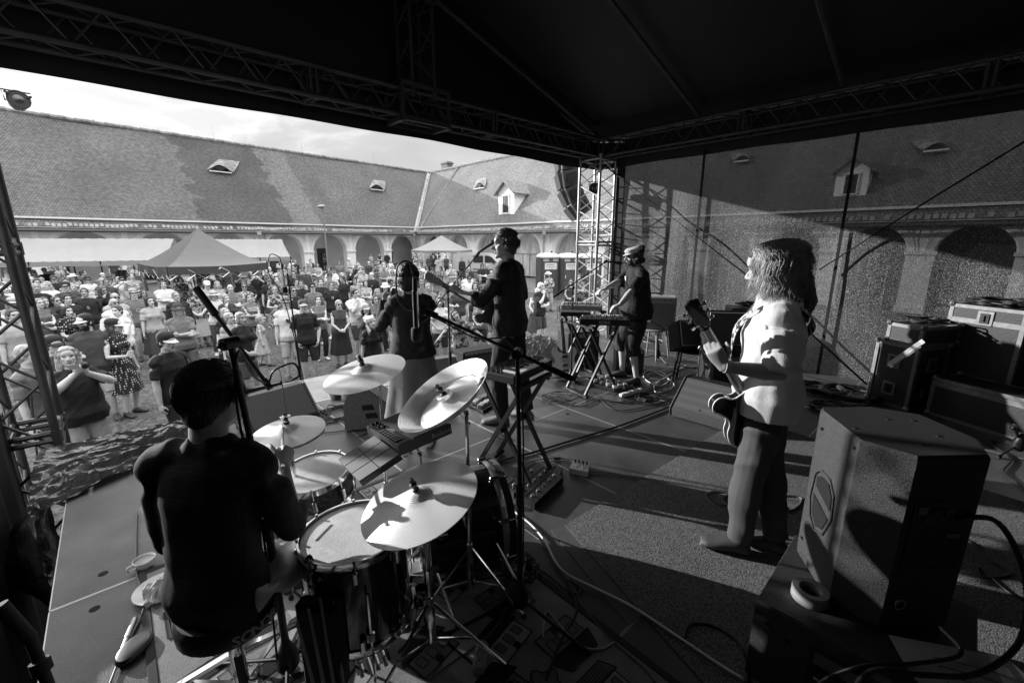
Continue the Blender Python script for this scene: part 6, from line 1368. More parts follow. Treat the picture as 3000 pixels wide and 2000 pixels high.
mic('vocal microphone at the keyboard player\'s mouth', PD3(1822, 772, 5.25), PD3(1822, 772, 5.25)-Em, 'vocal', .18)
F0 = PZ(1926, 1055); Ft = on(1926, 978, F0); micstand('short stand with a boom in front of the pale guitar amplifier', F0, Ft, F0+V3((.28, -.2, .35)), PD3(1905, 940, 5.9), .008, .26, a0=0.)
mic('small microphone pointing at the pale guitar amplifier', PD3(1896, 937, 6.0), V3((.6, .6, 0)), 'vocal', .15)
G0 = PZ(170, 2080, GZ); G0 = V3((-.72, 3.0, GZ)); Gt = PD3(70, 1885, 1.9)
m = MB(); a = PD3(0, 1770, 1.55); b = PD3(90, 1870, 1.6); m.cyl(a, b, .022, n=12); m.cyl(b, PD3(170, 2080, 1.62), .018, n=10); m.cyl(b.lerp(PD3(170, 2080, 1.62), .3), b.lerp(PD3(170, 2080, 1.62), .45), .03, n=10); tag(m.build('stand_arm', RUB, loc=b, smooth='a'), 'dark clamp arm poking up in the bottom left corner beside the drape', 'stand')
H0 = PZ(2975, 1330); Ht = on(2970, 1250, H0); micstand('low boom stand at the right edge beside the long flight case', H0, Ht, PD3(2880, 1132, 4.2), PD3(3010, 1262, 4.0), .010, .24, a0=.6, boom_r=.010, mt=BLKM)
# ---- speakers
CAB = mat('speaker_paint', .034, .5, speck=1.6, bscale=420, var=.15, scale=4, bump=.4); CABG = mat('speaker_grille', .03, .45, .4, speck=.9, bscale=260, bump=.6); CABL = mat('speaker_grey', .11, .5, speck=.5, bscale=160, bump=.35)
def grille_mat(sc):
    if 'hex_grille' in MATS: return MATS['hex_grille']
    m = bpy.data.materials.new('hex_grille'); m.use_nodes = True; MATS['hex_grille'] = m; nt = m.node_tree; N = nt.nodes; L = nt.links; b = N['Principled BSDF']; b.inputs['Roughness'].default_value = .4
    tc = N.new('ShaderNodeTexCoord'); v = N.new('ShaderNodeTexVoronoi'); v.inputs['Scale'].default_value = sc; v.inputs['Randomness'].default_value = 0; L.new(tc.outputs['Object'], v.inputs[0]); r = N.new('ShaderNodeMapRange'); r.inputs[1].default_value = .30; r.inputs[2].default_value = .46; r.inputs[3].default_value = .008; r.inputs[4].default_value = .13; L.new(v.outputs['Distance'], r.inputs[0]); L.new(r.outputs[0], b.inputs['Base Color']); return m
HEX = grille_mat(85)
def wedge(label, c, rz, w, d, h, group=None, body=CAB, handles=True, cup=True):
    root = thing('monitor_wedge', label, 'monitor speaker', c, rz, group)      # local: grille slopes towards -y, width along x
    prof = [(-d/2, .02), (-d/2, .10), (d*.12, h), (d*.38, h), (d/2, h*.62), (d/2, .02)]
    m = MB(); m.rings([[V3((-w/2, y, z)) for y, z in prof], [V3((w/2, y, z)) for y, z in prof]]); m.build('cabinet', body, root, world=False)
    a, b = V3((0, prof[1][0], prof[1][1])), V3((0, prof[2][0], prof[2][1])); n = V3((0, -(b-a).z, (b-a).y)).normalized(); m = MB(); q = []
    for t in (.04, .97):
        for x in (-1, 1): q.append(a.lerp(b, t)+X*(x*(w/2-.025)))
    m.add([p+n*.012 for p in q]+[p+n*.001 for p in q], [(0, 1, 3, 2), (0, 1, 5, 4), (2, 3, 7, 6), (0, 2, 6, 4), (1, 3, 7, 5)]); m.build('grille', HEX, root, world=False)
    for x in (-1, 1):
        m = MB(); k = x*(w/2+.004); P = [V3((k, prof[i][0], prof[i][1])) for i in (0, 1, 2, 3)]; m.tube(P, .010, 6); m.build('edge_rail', mat('wedge_rail', .10, .35), root, world=False, smooth='a')
        if handles:
            for e in (0, 1):
                m = MB(); m.prism([(-.06+.0, .0), (.05, .0), (.06, .05), (-.04, .055)], .004, Matrix(((0, 0, x), (1, 0, 0), (0, 1, 0))), (x*(w/2), .02+.03*e, h*.30+.085*e)); m.build('handle_recess', mat('hole', .002), root, world=False)
    m = MB(); m.cyl(a.lerp(b, .12)+n*.012, a.lerp(b, .12)+n*.016, .012, n=12); m.build('badge', STL, root, world=False); return root
wedge('floor monitor with hex grille in front of the long-haired guitarist', (4.33, 1.72, 0), R(-88), .56, .50, .36, cup=True)
wedge('floor monitor behind the hi-hat at the front edge, grille towards the drummer', (.98, 4.50, 0), R(8), .62, .42, .36)
wedge('floor monitor standing on end left of the woman singer, side handles showing', (1.75, 3.95, 0), R(60), .42, .55, .42, body=CABL)
wedge('floor monitor right of the woman singer, half hidden by the china cymbal', (2.72, 4.32, 0), R(-12), .55, .48, .38, body=CABL)
# tall speaker and the subwoofer under it
zs, zt = .40, 1.10; fp = [V3(p+(0,)) for p in ((2.12, .375), (1.885, .205), (1.875, .05), (2.07, -.115), (2.21, -.085), (2.37, .085), (2.33, .245), (2.16, .385))]
sp = thing('loudspeaker', 'big grey-flecked loudspeaker standing upright on the subwoofer at the right', 'loudspeaker', (2.12, .13, zs))
m = MB(); c = sum(fp, V3())/len(fp); rings = []
for z, k in ((zs, .965), (zs+.012, .995), (zs+.03, 1), (zt-.03, 1), (zt-.012, .998), (zt, .965)): rings.append([c+(p-c)*k+Z*z for p in fp])
m.rings(rings); m.build('cabinet', CAB, sp)
m = MB(); a, b = fp[0], fp[1]; n_ = (b-a).cross(Z).normalized(); n_ = n_ if n_.dot(a-c) > 0 else -n_
def onface(a, b, u, z, off=0.): nn_ = (b-a).cross(Z).normalized(); nn_ = nn_ if nn_.dot(a-c) > 0 else -nn_; return a.lerp(b, u)+Z*z+nn_*off
hp_ = [(.16, .83), (.30, .865), (.55, .865), (.70, .82), (.74, .72), (.60, .625), (.38, .60), (.20, .64), (.12, .72)]
m = MB(); P = [onface(a, b, u, z, .003) for u, z in hp_]; m.tube(P+[P[0]], .005, 6); m.build('handle_rim', CAB, sp)
for q_ in ([(.22, .825), (.33, .845), (.54, .845), (.66, .80), (.67, .745), (.24, .785)], [(.20, .745), (.66, .705), (.56, .64), (.40, .622), (.25, .655)]):
    m = MB(); m.quad(*[onface(a, b, u, z, .004) for u, z in q_]); m.build('handle_recess', mat('hole', .002), sp)
a, b = fp[2], fp[3]; q_ = [(.10, .93), (.92, .93), (.92, .66), (.10, .66)]; m = MB(); m.quad(*[onface(a, b, u, z, .003) for u, z in q_]); pn = m.build('rear_panel', BLKM, sp)
for u, z, w_, h_, v in ((.22, .90, .03, .03, .45), (.30, .865, .02, .02, .2), (.42, .895, .025, .02, .1), (.60, .89, .03, .03, .35), (.72, .80, .05, .018, .5), (.5, .70, .05, .006, .3)):
    m = MB(); m.box(onface(a, b, u, z, .006), (w_, .004, h_), rz=math.atan2((b-a).y, (b-a).x)); m.build('connector', mat('conn_%d' % int(v*100), v*.3, .4, .3), pn)
p_ = onface(a, b, .2, .52, .005); nb_ = (onface(a, b, .2, .52, .01)-p_).normalized(); m = MB(); m.lathe([(.022, 0), (.022, .006), (.015, .006), (.015, 0)], p_, nb_, 18, cap=False); m.build('socket', STL, sp)
for u, z in ((.12, 1.03), (.1, .50), (.92, 1.06)): m = MB(); p_ = onface(fp[0], fp[1], u, z, .002); m.cyl(p_, p_+n_*.004, .007, n=8); m.build('screw', BLKM, sp)
for (x, y) in ((2.0, .24), (2.2, .17), (2.0, .05), (2.14, .02), (2.26, .1)): m = MB(); m.cyl((x, y, zt), (x, y, zt+.003), .008, n=8); m.build('screw', BLKM, sp)
sb = thing('subwoofer', 'black subwoofer cabinet in the bottom right corner carrying the loudspeaker', 'loudspeaker', (2.0, .1, 0))
sp_ = [V3(p+(0,)) for p in ((1.70, .405), (2.27, .42), (2.30, -.20), (1.73, -.21))]
m = MB(); c2_ = sum(sp_, V3())/4; m.rings([[c2_+(p-c2_)*k+Z*z for p in sp_] for z, k in ((.03, .99), (.045, 1), (.385, 1), (.397, .985))]); m.build('cabinet', CAB, sb)
for p in sp_: m = MB(); m.cyl(p.lerp(c2_, .15)+Z*.004, p.lerp(c2_, .15)+Z*.035, .025, n=10); m.build('foot', RUB, sb)
def onf2(u, z, off): a, b = sp_[0], sp_[3]; return a.lerp(b, u)+Z*z+V3((-off, 0, 0))
for (u0, u1, z0, z1, mt) in ((.32, .80, .06, .33, BLKM),):
    m = MB(); m.quad(onf2(u0, z0, .004), onf2(u1, z0, .004), onf2(u1, z1, .004), onf2(u0, z1, .004)); pn = m.build('amplifier_panel', mt, sb)
    m = MB(); m.box(onf2(.45, .29, .008), (.006, .13, .05)); m.build('connector_plate', STL, pn)
    for k in range(9): m = MB(); m.box(onf2(.36+.02*k, .245, .010), (.014, .006, .014)); m.build('heat_fin', BLKM, pn)
    for k in range(3): m = MB(); m.box(onf2(.44, .20-.022*k, .006), (.003, .10-.02*k, .008)); m.build('print_line', mat('print_pale', .5), pn)
for u, z in ((.08, .32), (.2, .29)): m = MB(); m.cyl(onf2(u, z, .0), onf2(u, z, .005), .010, n=10); m.build('screw', BLKM, sb)
tp_ = V3((1.86, .262, .398)); m = MB(); m.lathe([(.040, 0), (.062, 0), (.064, .004), (.064, .044), (.062, .048), (.040, .048), (.038, .044), (.038, .004), (.040, 0)], tp_, Z, 40, cap=False); tag(m.build('tape_roll', mat('tape_side', .30, .5, var=.1, scale=40), loc=tp_, smooth='a'), 'roll of pale gaffer tape lying on the subwoofer', 'tape roll')
sh = MB(); s0 = [PZ(2620, 1862, .3), PZ(2790, 1790, .12), PZ(2910, 1900, .10), PZ(2945, 2000, .12), PZ(2700, 2010, .3)]
ctrl = [[V3((1.86, .02, .415)), V3((2.02, -.20, .40)), V3((2.2, -.30, .30)), V3((2.28, -.42, .16))], [V3((1.74, -.05, .41)), V3((1.86, -.26, .38)), V3((2.02, -.42, .26)), V3((2.1, -.52, .12))], [V3((1.68, -.12, .40)), V3((1.72, -.30, .36)), V3((1.84, -.46, .24)), V3((1.92, -.58, .10))]]
rows = [crv(r, 5) for r in ctrl]; cols = [crv([rows[0][i], rows[1][i], rows[2][i]], 5) for i in range(len(rows[0]))]
for i in range(len(cols)-1):
    for j in range(len(cols[0])-1): sh.quad(cols[i][j], cols[i+1][j], cols[i+1][j+1], cols[i][j+1])
paper = tag(sh.build('set_list_sheet', mat('paper', .55, .3, coat=.6), loc=(1.9, -.2, .3), smooth=True), 'curled paper sheet in a glossy sleeve hanging off the subwoofer', 'paper')
ln = MB()
for j in range(2, 9):
    P = [cols[i][j]+Z*.004 for i in range(2, len(cols)-2)]; ln.tube(P, .0016, 4)
ln.build('handwritten_line', mat('ink', .05), paper)
# ---- line array, spotlights
la = thing('line_array', 'curved hanging line-array loudspeaker left of the far truss tower', 'loudspeaker', PD3(1660, 480, 8.8)); LAM = mat('array_grey', .05, .5, var=.2)
pp = [(1660, 480, 4), (1663, 528, 12), (1675, 573, 24), (1694, 612, 36)]
for k in range(4):
    q_ = R(pp[k][2]); z_ = Z*math.cos(q_)-_RT*math.sin(q_); x_ = (_RT*-math.cos(q_)-Z*math.sin(q_)); y_ = z_.cross(x_); M = Matrix((x_, y_, z_)).transposed(); cc_2 = PD3(pp[k][0], pp[k][1], 8.9)
    m = MB(); h_ = .30; P = [(-.23, -.26), (.12, -.36), (.23, -.36), (.23, .36), (.12, .36), (-.23, .26)]; lo = [cc_2+M @ V3((x*.9+.0, y*.92, -h_/2)) for x, y in P]; hi = [cc_2+M @ V3((x, y, h_/2)) for x, y in P]; m.rings([lo, hi]); cb = m.build('cabinet', LAM, la)
    m = MB(); m.box(cc_2+M @ V3((-.05, -.345, 0)), (.20, .03, h_*.62), M=M); m.box(cc_2+M @ V3((-.05, .345, 0)), (.20, .03, h_*.62), M=M); m.build('amp_cover', mat('array_dark', .015, .5), cb)
    m = MB(); m.box(cc_2+M @ V3((.14, .375, 0)), (.03, .02, h_*1.1), M=M, bev=.004); m.box(cc_2+M @ V3((.14, -.375, 0)), (.03, .02, h_*1.1), M=M); m.build('rigging_link', STL, cb)
def spot(label, c, d, s=1., yoke=True):
    c = V3(c); d = V3(d).normalized(); root = thing('spotlight', label, 'stage light', c); m = MB(); m.lathe([(.03*s, -.22*s), (.06*s, -.2*s), (.085*s, -.12*s), (.095*s, -.02*s), (.105*s, 0), (.105*s, .02*s), (.08*s, .02*s)], c, d, 24); m.build('housing', mat('lamp_black', .014, .4), root, smooth='a')
    m = MB(); m.lathe([(.08*s, .012*s), (.05*s, .02*s), (.001, .026*s)], c, d, 24, cap=False); m.build('lens', mat('lens_glass', .04, .06, spec=.9), root, smooth='a')
    m = MB(); m.lathe([(.082*s, .018*s), (.09*s, .024*s), (.094*s, .018*s)], c, d, 24, cap=False); m.build('lens_ring', BLKM, root)
    x, y, _ = frame_from(d)
    for a in (.6, 2.7, 4.7): m = MB(); q_ = x*math.cos(a)+y*math.sin(a); m.box(c+q_*.105*s+d*.02*s, (.045*s, .018*s, .03*s), M=Matrix((q_, d.cross(q_), d)).transposed()); m.build('filter_clip', MATS['lamp_black'], root)
    m = MB(); m.tube([c-d*.08*s+x*.10*s, c-d*.08*s+x*.12*s+Z*.12*s, c-d*.08*s-x*.12*s+Z*.12*s, c-d*.08*s-x*.10*s], .008, 6); m.build('yoke', MATS['lamp_black'], root); return root
lc = PD3(54, 293, 4.4); spot('large black spotlight at the left edge above the marquee', lc, _RT*.78-_FW*.62, .85)
lc = PD3(1742, 552, 7.7); spot('small round spotlight fixed to the far truss tower', lc, (EYE-lc).normalized(), .95)
# ---- keyboards, amplifiers, cases
def xstand(label, base, rz, w, h, depth=.5):
    root = thing('keyboard_stand', label, 'keyboard stand', base, rz)
    for y in (-w/2, w/2):
        for s in (-1, 1):
            m = MB(); a = V3((s*depth/2, y+s*.015, .03)); b = V3((-s*depth/2*.8, y+s*.015, h)); m.box((a+b)/2, (.03, .022, (b-a).length), M=Matrix.Rotation(math.atan2((b-a).x, (b-a).z), 3, 'Y')); m.build('leg', BLKM, root, world=False)
        m = MB(); m.cyl((0, y-.03, h*.52), (0, y+.03, h*.52), .02, n=10); m.build('pivot', BLKM, root, world=False)
    for x, z in ((-depth/2, .03), (depth/2, .03), (-depth*.4, h), (depth*.4, h)): m = MB(); m.box((x, 0, z), (.035, w+.12, .03)); m.build('cross_bar', BLKM, root, world=False)
    return root
def keyboard(label, c, rz, L_, D_, th, tilt=0., body=BLK, txt=None, keys=True, knobs=2, txtm=None, white=False):
    c = V3(c); root = thing('synthesizer', label, 'keyboard', c, rz); root.rotation_euler = (tilt, 0, rz)       # local: player at -y, keys along x
    m = MB(); m.box((0, 0, th/2), (L_, D_, th), bev=.008); m.build('case', body, root, world=False)
    if keys:
        nk = int(L_*.86/.0235); x0 = -nk*.0235/2+.03; mk = MB(); 
        for i in range(nk): k = MB(); k.box((x0+i*.0235, -D_/2+.075, th+.006), (.0222, .14, .014), bev=.002); k.build('white_key', WHT, root, world=False) if i < 40 else None
        for i in range(nk-1):
            if i % 7 in (0, 1, 3, 4, 5): k = MB(); k.box((x0+i*.0235+.0118, -D_/2+.10, th+.017), (.012, .09, .012), bev=.002); k.build('black_key', BLK, root, world=False)
    rk = random.Random(4)
    for j in range(knobs):
        for i in range(max(4, int(L_/.055))):
            if rk.random() < .15: continue
            k = MB(); x = -L_/2+.04+i*.055; y = D_/2-.04-j*.042; k.cyl((x, y, th), (x, y, th+.016), .0085, .007, 10); k.build('knob', BLKM if not white else BLK, root, world=False, smooth='a')
    if txt: text_mesh(txt, th*.62, 'lettering', txtm or mat('print_pale', .5), root, basis(V3((-1, 0, 0)), V3((0, 0, 1)), V3((0, 1, 0)), (L_*.0+(.0 if txt == 'KORG' else .18), D_/2+.002, th*.5)), .0006, .0008, world=False)
    return root
xs = xstand('folding X-stand under the synthesizer in the centre', (2.10, 2.28, 0), R(-77), .30, .80, .50)
keyboard('small synthesizer with white keys and knobs on the X-stand in the centre', (2.15, 2.28, .82), R(13), .54, .30, .06, 0, knobs=4)
xstand('folding X-stand under the front keyboard of the keyboard player', (4.12, 3.05, 0), R(-12), .34, .84, .52)
xstand('folding X-stand under the pale keyboard by the truss tower', (4.42, 3.46, 0), R(-12), .3, .90, .5)
keyboard('black synthesizer lettered KORG nearest the keyboard player', (4.10, 2.90, .86), R(128), .56, .28, .07, 0, txt='KORG', knobs=2)
keyboard('pale keyboard with white lettering beside the truss tower', (4.36, 3.44, .94), R(128), .52, .26, .06, 0, body=mat('synth_silver', .30, .4), txt='novation', txtm=WHT, knobs=2, white=True)
m = MB(); m.box((4.02, 3.26, .945), (.36, .2, .05), rz=R(128), bev=.012); sm = m.build('mixer', BLK, loc=(4.02, 3.26, .92)); tag(sm, 'small black mixer box between the two keyboards', 'mixer')
def amp(label, c, rz, w, d, h, body, grill, handle=True, piping=None, group=None, name='guitar_amplifier'):
    root = thing(name, label, 'amplifier', c, rz, group); m = MB(); m.box((0, 0, h/2), (w, d, h), bev=.015); m.build('cabinet', body, root, world=False)      # front at -y
    m = MB(); m.box((0, -d/2-.003, h*.43), (w*.9, .01, h*.74)); g_ = m.build('grille_cloth', grill, root, world=False)
    if piping: m = MB(); P = [V3((x*w*.455, -d/2-.008, h*.43+z*h*.375)) for x, z in ((-1, -1), (1, -1), (1, 1), (-1, 1), (-1, -1))]; m.tube(P, .005, 4); m.build('piping', piping, g_, world=False)
    if handle: m = MB(); m.tube(crv([V3((-w*.15, 0, h)), V3((-w*.1, 0, h+.035)), V3((w*.1, 0, h+.035)), V3((w*.15, 0, h))], 4), .010, 6); m.build('handle', BLK, root, world=False)
    m = MB(); m.box((0, -d/2-.004, h*.9), (w*.9, .008, h*.1)); m.build('control_panel', mat('amp_panel', .3, .4), root, world=False)
    for k in range(6): m = MB(); x = -w*.36+k*w*.14; m.cyl((x, -d/2-.006, h*.9), (x, -d/2-.022, h*.9), .010, n=8); m.build('knob', BLK, root, world=False)
    return root
TWEED = mat('tweed', .36, .75, var=.15, scale=30); TWG = mat('tweed_grille', .18, .8, var=.2, scale=60)
def chair(label, c, rz, h=.46, pale=True, back=True):
    mt = mat('chair_wood', .30, .5, var=.15, scale=8) if pale else BLKM; root = thing('chair', label, 'chair', c, rz)
    m = MB(); m.lathe([(.02, h-.03), (.19, h-.03), (.205, h-.01), (.19, h), (.02, h+.004)], (0, 0, 0), Z, 24); m.build('seat', mt if pale else mat('seat_vinyl', .02, .4), root, world=False, smooth='a')
    for sx in (-1, 1):
        for sy in (-1, 1): m = MB(); m.cyl((sx*.19, sy*.19, 0), (sx*.14, sy*.14, h-.02), .013, .017, 8); m.build('leg', mt, root, world=False)
    m = MB(); n = 20; m.tube([V3((.155*math.cos(t), .155*math.sin(t), h*.55)) for t in [2*math.pi*i/n for i in range(n+1)]], .008, 5); m.build('ring', mt, root, world=False); return root
chair('pale round-seated wooden chair carrying the pale guitar amplifier', (6.10, 3.38, 0), 0.)
amp('pale tweed guitar amplifier standing on a wooden chair against the mesh', (6.12, 3.40, .466), R(-58), .62, .27, .50, TWEED, TWG)
chair('black stool carrying the tilted small cube speaker', (5.25, 2.35, 0), .3, .46, False)
def cube_sp(label, c, rz, tilt, s, dark):
    root = thing('cube_speaker', label, 'amplifier', c, rz); root.rotation_euler = (tilt, 0, rz); m = MB(); m.box((0, 0, s*.5), (s*1.15, s, s), bev=.012); m.build('cabinet', BLF, root, world=False)
    m = MB(); m.box((0, -s/2-.004, s*.5), (s*1.05, .012, s*.9)); g_ = m.build('grille_cloth', mat('grille_cloth_grey', .07, .8, var=.1), root, world=False); m = MB(); P = [V3((x*s*.52, -s/2-.011, s*.5+z*s*.44)) for x, z in ((-1, -1), (1, -1), (1, 1), (-1, 1), (-1, -1))]; m.tube(P, .004, 4); m.build('piping', mat('piping_white', .6), g_, world=False); return root
cube_sp('small black cube amplifier tilted back on the black stool', (5.12, 2.32, .48), R(-40), R(-24), .34, True)
cube_sp('dark amplifier box behind the guitar headstock, standing on a flight case', (5.05, 1.92, .62), R(-52), R(-8), .40, True)
FLM = mat('flightcase_panel', .022, .5, var=.2, scale=3, bump=.1); FLA = mat('flightcase_alu', .20, .42, .6, var=.25, scale=20)
def flight(label, c, rz, w, d, h, latches=(0,), lid=None, wheels=False, group=None):
    root = thing('flight_case', label, 'flight case', c, rz, group); m = MB(); m.box((0, 0, h/2), (w, d, h)); m.build('panel', FLM, root, world=False); t = .035
    m = MB()
    for sx in (-1, 1):
        for sy in (-1, 1): m.box((sx*(w/2-.012), sy*(d/2-.012), h/2), (t, t, h+.008))
    for sz in (0, 1):
        for sy in (-1, 1): m.box((0, sy*(d/2-.012), sz*h+(-.012 if sz else .012)), (w-.03, t, t))
        for sx in (-1, 1): m.box((sx*(w/2-.012), 0, sz*h+(-.012 if sz else .012)), (t, d-.03, t))
    if lid:
        for sy in (-1, 1): m.box((0, sy*(d/2-.002), h*lid), (w, .012, .05))
        for sx in (-1, 1): m.box((sx*(w/2-.002), 0, h*lid), (.012, d, .05))
    m.build('edging', FLA, root, world=False)
    for sx in (-1, 1):
        for sy in (-1, 1):
            for sz in (0, 1): m = MB(); m.ball((sx*(w/2-.006), sy*(d/2-.006), h if sz else .0+.02), .033, 8); m.build('ball_corner', FLA, root, world=False, smooth='a')
    for k, z in enumerate(latches):
        for (ax, s) in (('y', -1), ('x', -1)):
            m = MB(); 
            if ax == 'y': m.box((0, -d/2-.006, z*h), (.13, .012, .15), bev=.008)
            else: m.box((-w/2-.006, 0, z*h), (.012, .13, .15), bev=.008)
            l = m.build('latch_plate', FLA, root, world=False); m = MB()
            if ax == 'y': m.box((0, -d/2-.016, z*h), (.07, .012, .10)); m.cyl((0, -d/2-.03, z*h-.03), (0, -d/2-.03, z*h+.03), .007, n=6)
            else: m.box((-w/2-.016, 0, z*h), (.012, .07, .10)); m.cyl((-w/2-.03, 0, z*h-.03), (-w/2-.03, 0, z*h+.03), .007, n=6)
            m.build('handle', BLKM, l, world=False)
    return root
flight('narrow upright flight case left of the tall one, with a small case on top', (6.38, .42, 0), R(-28), .44, .42, .70, (.28, .72))
flight('small flight case lying on the narrow upright case, cables on its lid', (6.42, .36, .712), R(-28), .54, .34, .20, ())
flight('tall flight case against the mesh near the right edge', (6.75, -.18, 0), R(-26), .50, .60, 1.13, (.9,), lid=.86)
flight('tall flight case cut off by the right edge of the picture', (6.95, -.78, 0), R(-26), .52, .6, 1.16, (.9,), lid=.86)
flight('long low flight case lying in front of the tall ones', (6.12, -.42, 0), R(-26)+R(90), 1.15, .42, .40, (.5,), lid=.85)
flight('upright black rack case behind the floor monitor', (4.78, 1.78, 0), R(-50), .40, .42, .60, ())
rk = thing('synth_rack', 'modular rack full of knobs and patch cables behind the long-haired guitarist', 'rack', (5.5, 1.78, 0), R(-55)); m = MB(); m.box((0, 0, .3), (.5, .4, .6)); m.build('case', BLF, rk, world=False)
m = MB(); m.box((0, 0, .82), (.56, .3, .42)); m.build('frame', FLA, rk, world=False); m = MB(); m.box((0, -.152, .82), (.52, .01, .38)); m.build('faceplate', BLKM, rk, world=False)
rr2 = random.Random(8)
for i in range(9):
    for j in range(6): k = MB(); x, z = -.23+i*.055+rr2.uniform(-.01, .01), .67+j*.06; k.cyl((x, -.157, z), (x, -.175, z), .009, n=8); k.build('knob', STL if rr2.random() < .6 else BLK, rk, world=False)
for k in range(9):
    a = V3((rr2.uniform(-.24, .24), -.175, rr2.uniform(.7, .95))); b = V3((rr2.uniform(-.24, .24), -.18, rr2.uniform(.62, .9))); m = MB(); m.tube(crv([a, a+V3((0, -.06, 0)), (a+b)/2+V3((0, -.11, -.12)), b+V3((0, -.06, 0)), b], 5), .004, 5); m.build('patch_cable', CABM if k % 3 else WHT, rk, world=False)
amp('low guitar amplifier with ribbed grille at the front edge, between the singers', (3.55, 4.62, 0), R(188)-R(180)-R(14), .56, .28, .34, BLF, mat('ribbed_grille', .10, .6, var=.2, scale=40, stretch=(1, .1, .1)), handle=False)
amp('black amplifier standing under the keyboards', (4.9, 3.9, 0), R(-20), .52, .34, .52, mat('amp_vinyl', .02, .5), MATS['amp_vinyl'], handle=False)
b5 = amp('small black amplifier with pale letters behind the keyboard player\'s shins', (5.15, 3.20, 0), R(-46), .38, .26, .34, BLK, BLK, handle=False); text_mesh('AER', .12, 'lettering', mat('print_dim', .12), b5, basis(X, Z, -Y, (.0, -.145, .13)), .001, .001, world=False)
# guitar leaning under the keyboards
def guitar_shape(root, kind='solid'):        # local: body centre at origin, neck along +x, face towards +z
    if kind == 'semi': pts = [(-.24, 0), (-.235, .09), (-.20, .16), (-.13, .20), (-.05, .185), (.0, .150), (.05, .145), (.10, .165), (.155, .185), (.20, .165), (.215, .13), (.20, .10), (.165, .075), (.15, .045)]; th = .042
    else: pts = [(-.21, 0), (-.205, .08), (-.17, .14), (-.10, .165), (-.02, .14), (.03, .125), (.08, .135), (.14, .165), (.20, .155), (.225, .125), (.20, .095), (.16, .07), (.145, .04)]; th = .040
    up_ = [V3((x, y, 0)) for x, y in pts]; C_ = crv(up_, 4); poly = [(p.x, p.y) for p in C_]+[(p.x*(1 if p.x < .12 else .93), -p.y) for p in reversed(C_[:-1])][:-1]; return poly, th
def guitar(label, O, neck, face, kind, bodym, bindm=None, nl=.62):
    O = V3(O); nk = V3(neck).normalized(); fc = V3(face); fc = (fc-nk*fc.dot(nk)).normalized(); sd = fc.cross(nk); M = Matrix((nk, sd, fc)).transposed(); root = thing('electric_guitar', label, 'guitar', O); root.rotation_euler = M.to_euler()
    poly, th = guitar_shape(root, kind); m = MB(); m.prism(poly, th, o=(0, 0, -th/2)); m.build('body', bodym, root, world=False)
    if bindm:
        for z in (th/2, -th/2): m = MB(); P = [V3((x, y, z)) for x, y in poly]; m.tube(P+[P[0]], .0045, 5); m.build('binding', bindm, root, world=False)
    m = MB(); m.box((.02, 0, th/2+.004), (.14, .10, .004)) if kind == 'solid' else m.box((.0, .06, th/2+.006), (.16, .05, .004), rz=.15); m.build('pickguard', mat('pickguard', .5 if kind == 'solid' else .02, .3), root, world=False)
    for x in (-.02, .09): m = MB(); m.box((x, 0, th/2+.008), (.035, .07, .012), bev=.003); m.build('pickup', CHR, root, world=False)
    m = MB(); m.box((-.09, 0, th/2+.008), (.02, .075, .014)); m.build('bridge', CHR, root, world=False)
    for x, y in ((-.13, -.11), (-.16, -.08), (-.10, -.13)): m = MB(); m.cyl((x, y, th/2), (x, y, th/2+.018), .012, .010, 10); m.build('knob', BLK, root, world=False)
    m = MB(); x0, x1 = .13, .13+nl-.17; m.rings([[V3((x, w*math.cos(t), th/2-.004+(.014 if math.sin(t) > 0 else .022)*math.sin(t))) for t in [2*math.pi*j/10 for j in range(10)]] for x, w in ((x0, .028), (x1, .021))]); m.build('neck', mat('neck_wood', .14, .35, coat=.3), root, world=False, smooth='a')
    m = MB(); m.box(((x0+x1)/2, 0, th/2+.012), (x1-x0, .044, .006)); fb = m.build('fretboard', mat('rosewood', .035, .45), root, world=False)
    for k in range(19): x = x1-(x1+.09)*(1-2**(-(k+1)/12)); m = MB(); m.box((x, 0, th/2+.016), (.002, .043, .002)); m.build('fret', CHR, fb, world=False) if x > x0 else None
    hm_ = MB(); hp_ = [(x1, -.021), (x1, .021), (x1+.03, .030), (x1+.17, .036), (x1+.185, .0), (x1+.17, -.036), (x1+.03, -.030)] if kind == 'semi' else [(x1, -.021), (x1, .021), (x1+.04, .028), (x1+.17, .030), (x1+.20, .0), (x1+.185, -.045), (x1+.13, -.050), (x1+.05, -.036)]
    hm_.prism(hp_, .014, o=(0, 0, th/2-.012)); hd = hm_.build('headstock', bodym if kind == 'semi' else mat('maple', .35, .35), root, world=False)
    for k in range(6):
        if kind == 'semi': x, y, s = x1+.04+.045*(k % 3), .034*(1 if k < 3 else -1), (1 if k < 3 else -1)
        else: x, y, s = x1+.03+.025*k, .030, 1
        m = MB(); m.cyl((x, y*.7, th/2-.012), (x, y*.7, th/2+.014), .005, n=8); m.box((x, y+s*.018, th/2-.008), (.018, .020, .010), bev=.003); m.cyl((x, y*.6, th/2-.012), (x, y+s*.012, th/2-.008), .004, n=6); m.build('tuning_peg', CHR, hd, world=False)
    for k in range(6): m = MB(); y = (k-2.5); m.tube([V3((-.09, y*.0105, th/2+.018)), V3((x1, y*.0068, th/2+.018)), V3((x1+.05+.012*k, y*.006, th/2+.006))], .0009, 4); m.build('string', STL, root, world=False)
    return root
guitar('pale electric guitar leaning upside down under the keyboards', (4.20, 3.55, .22), (.12, .25, 1), (-.7, -.6, .2), 'solid', mat('cream_paint', .6, .3, coat=.4))
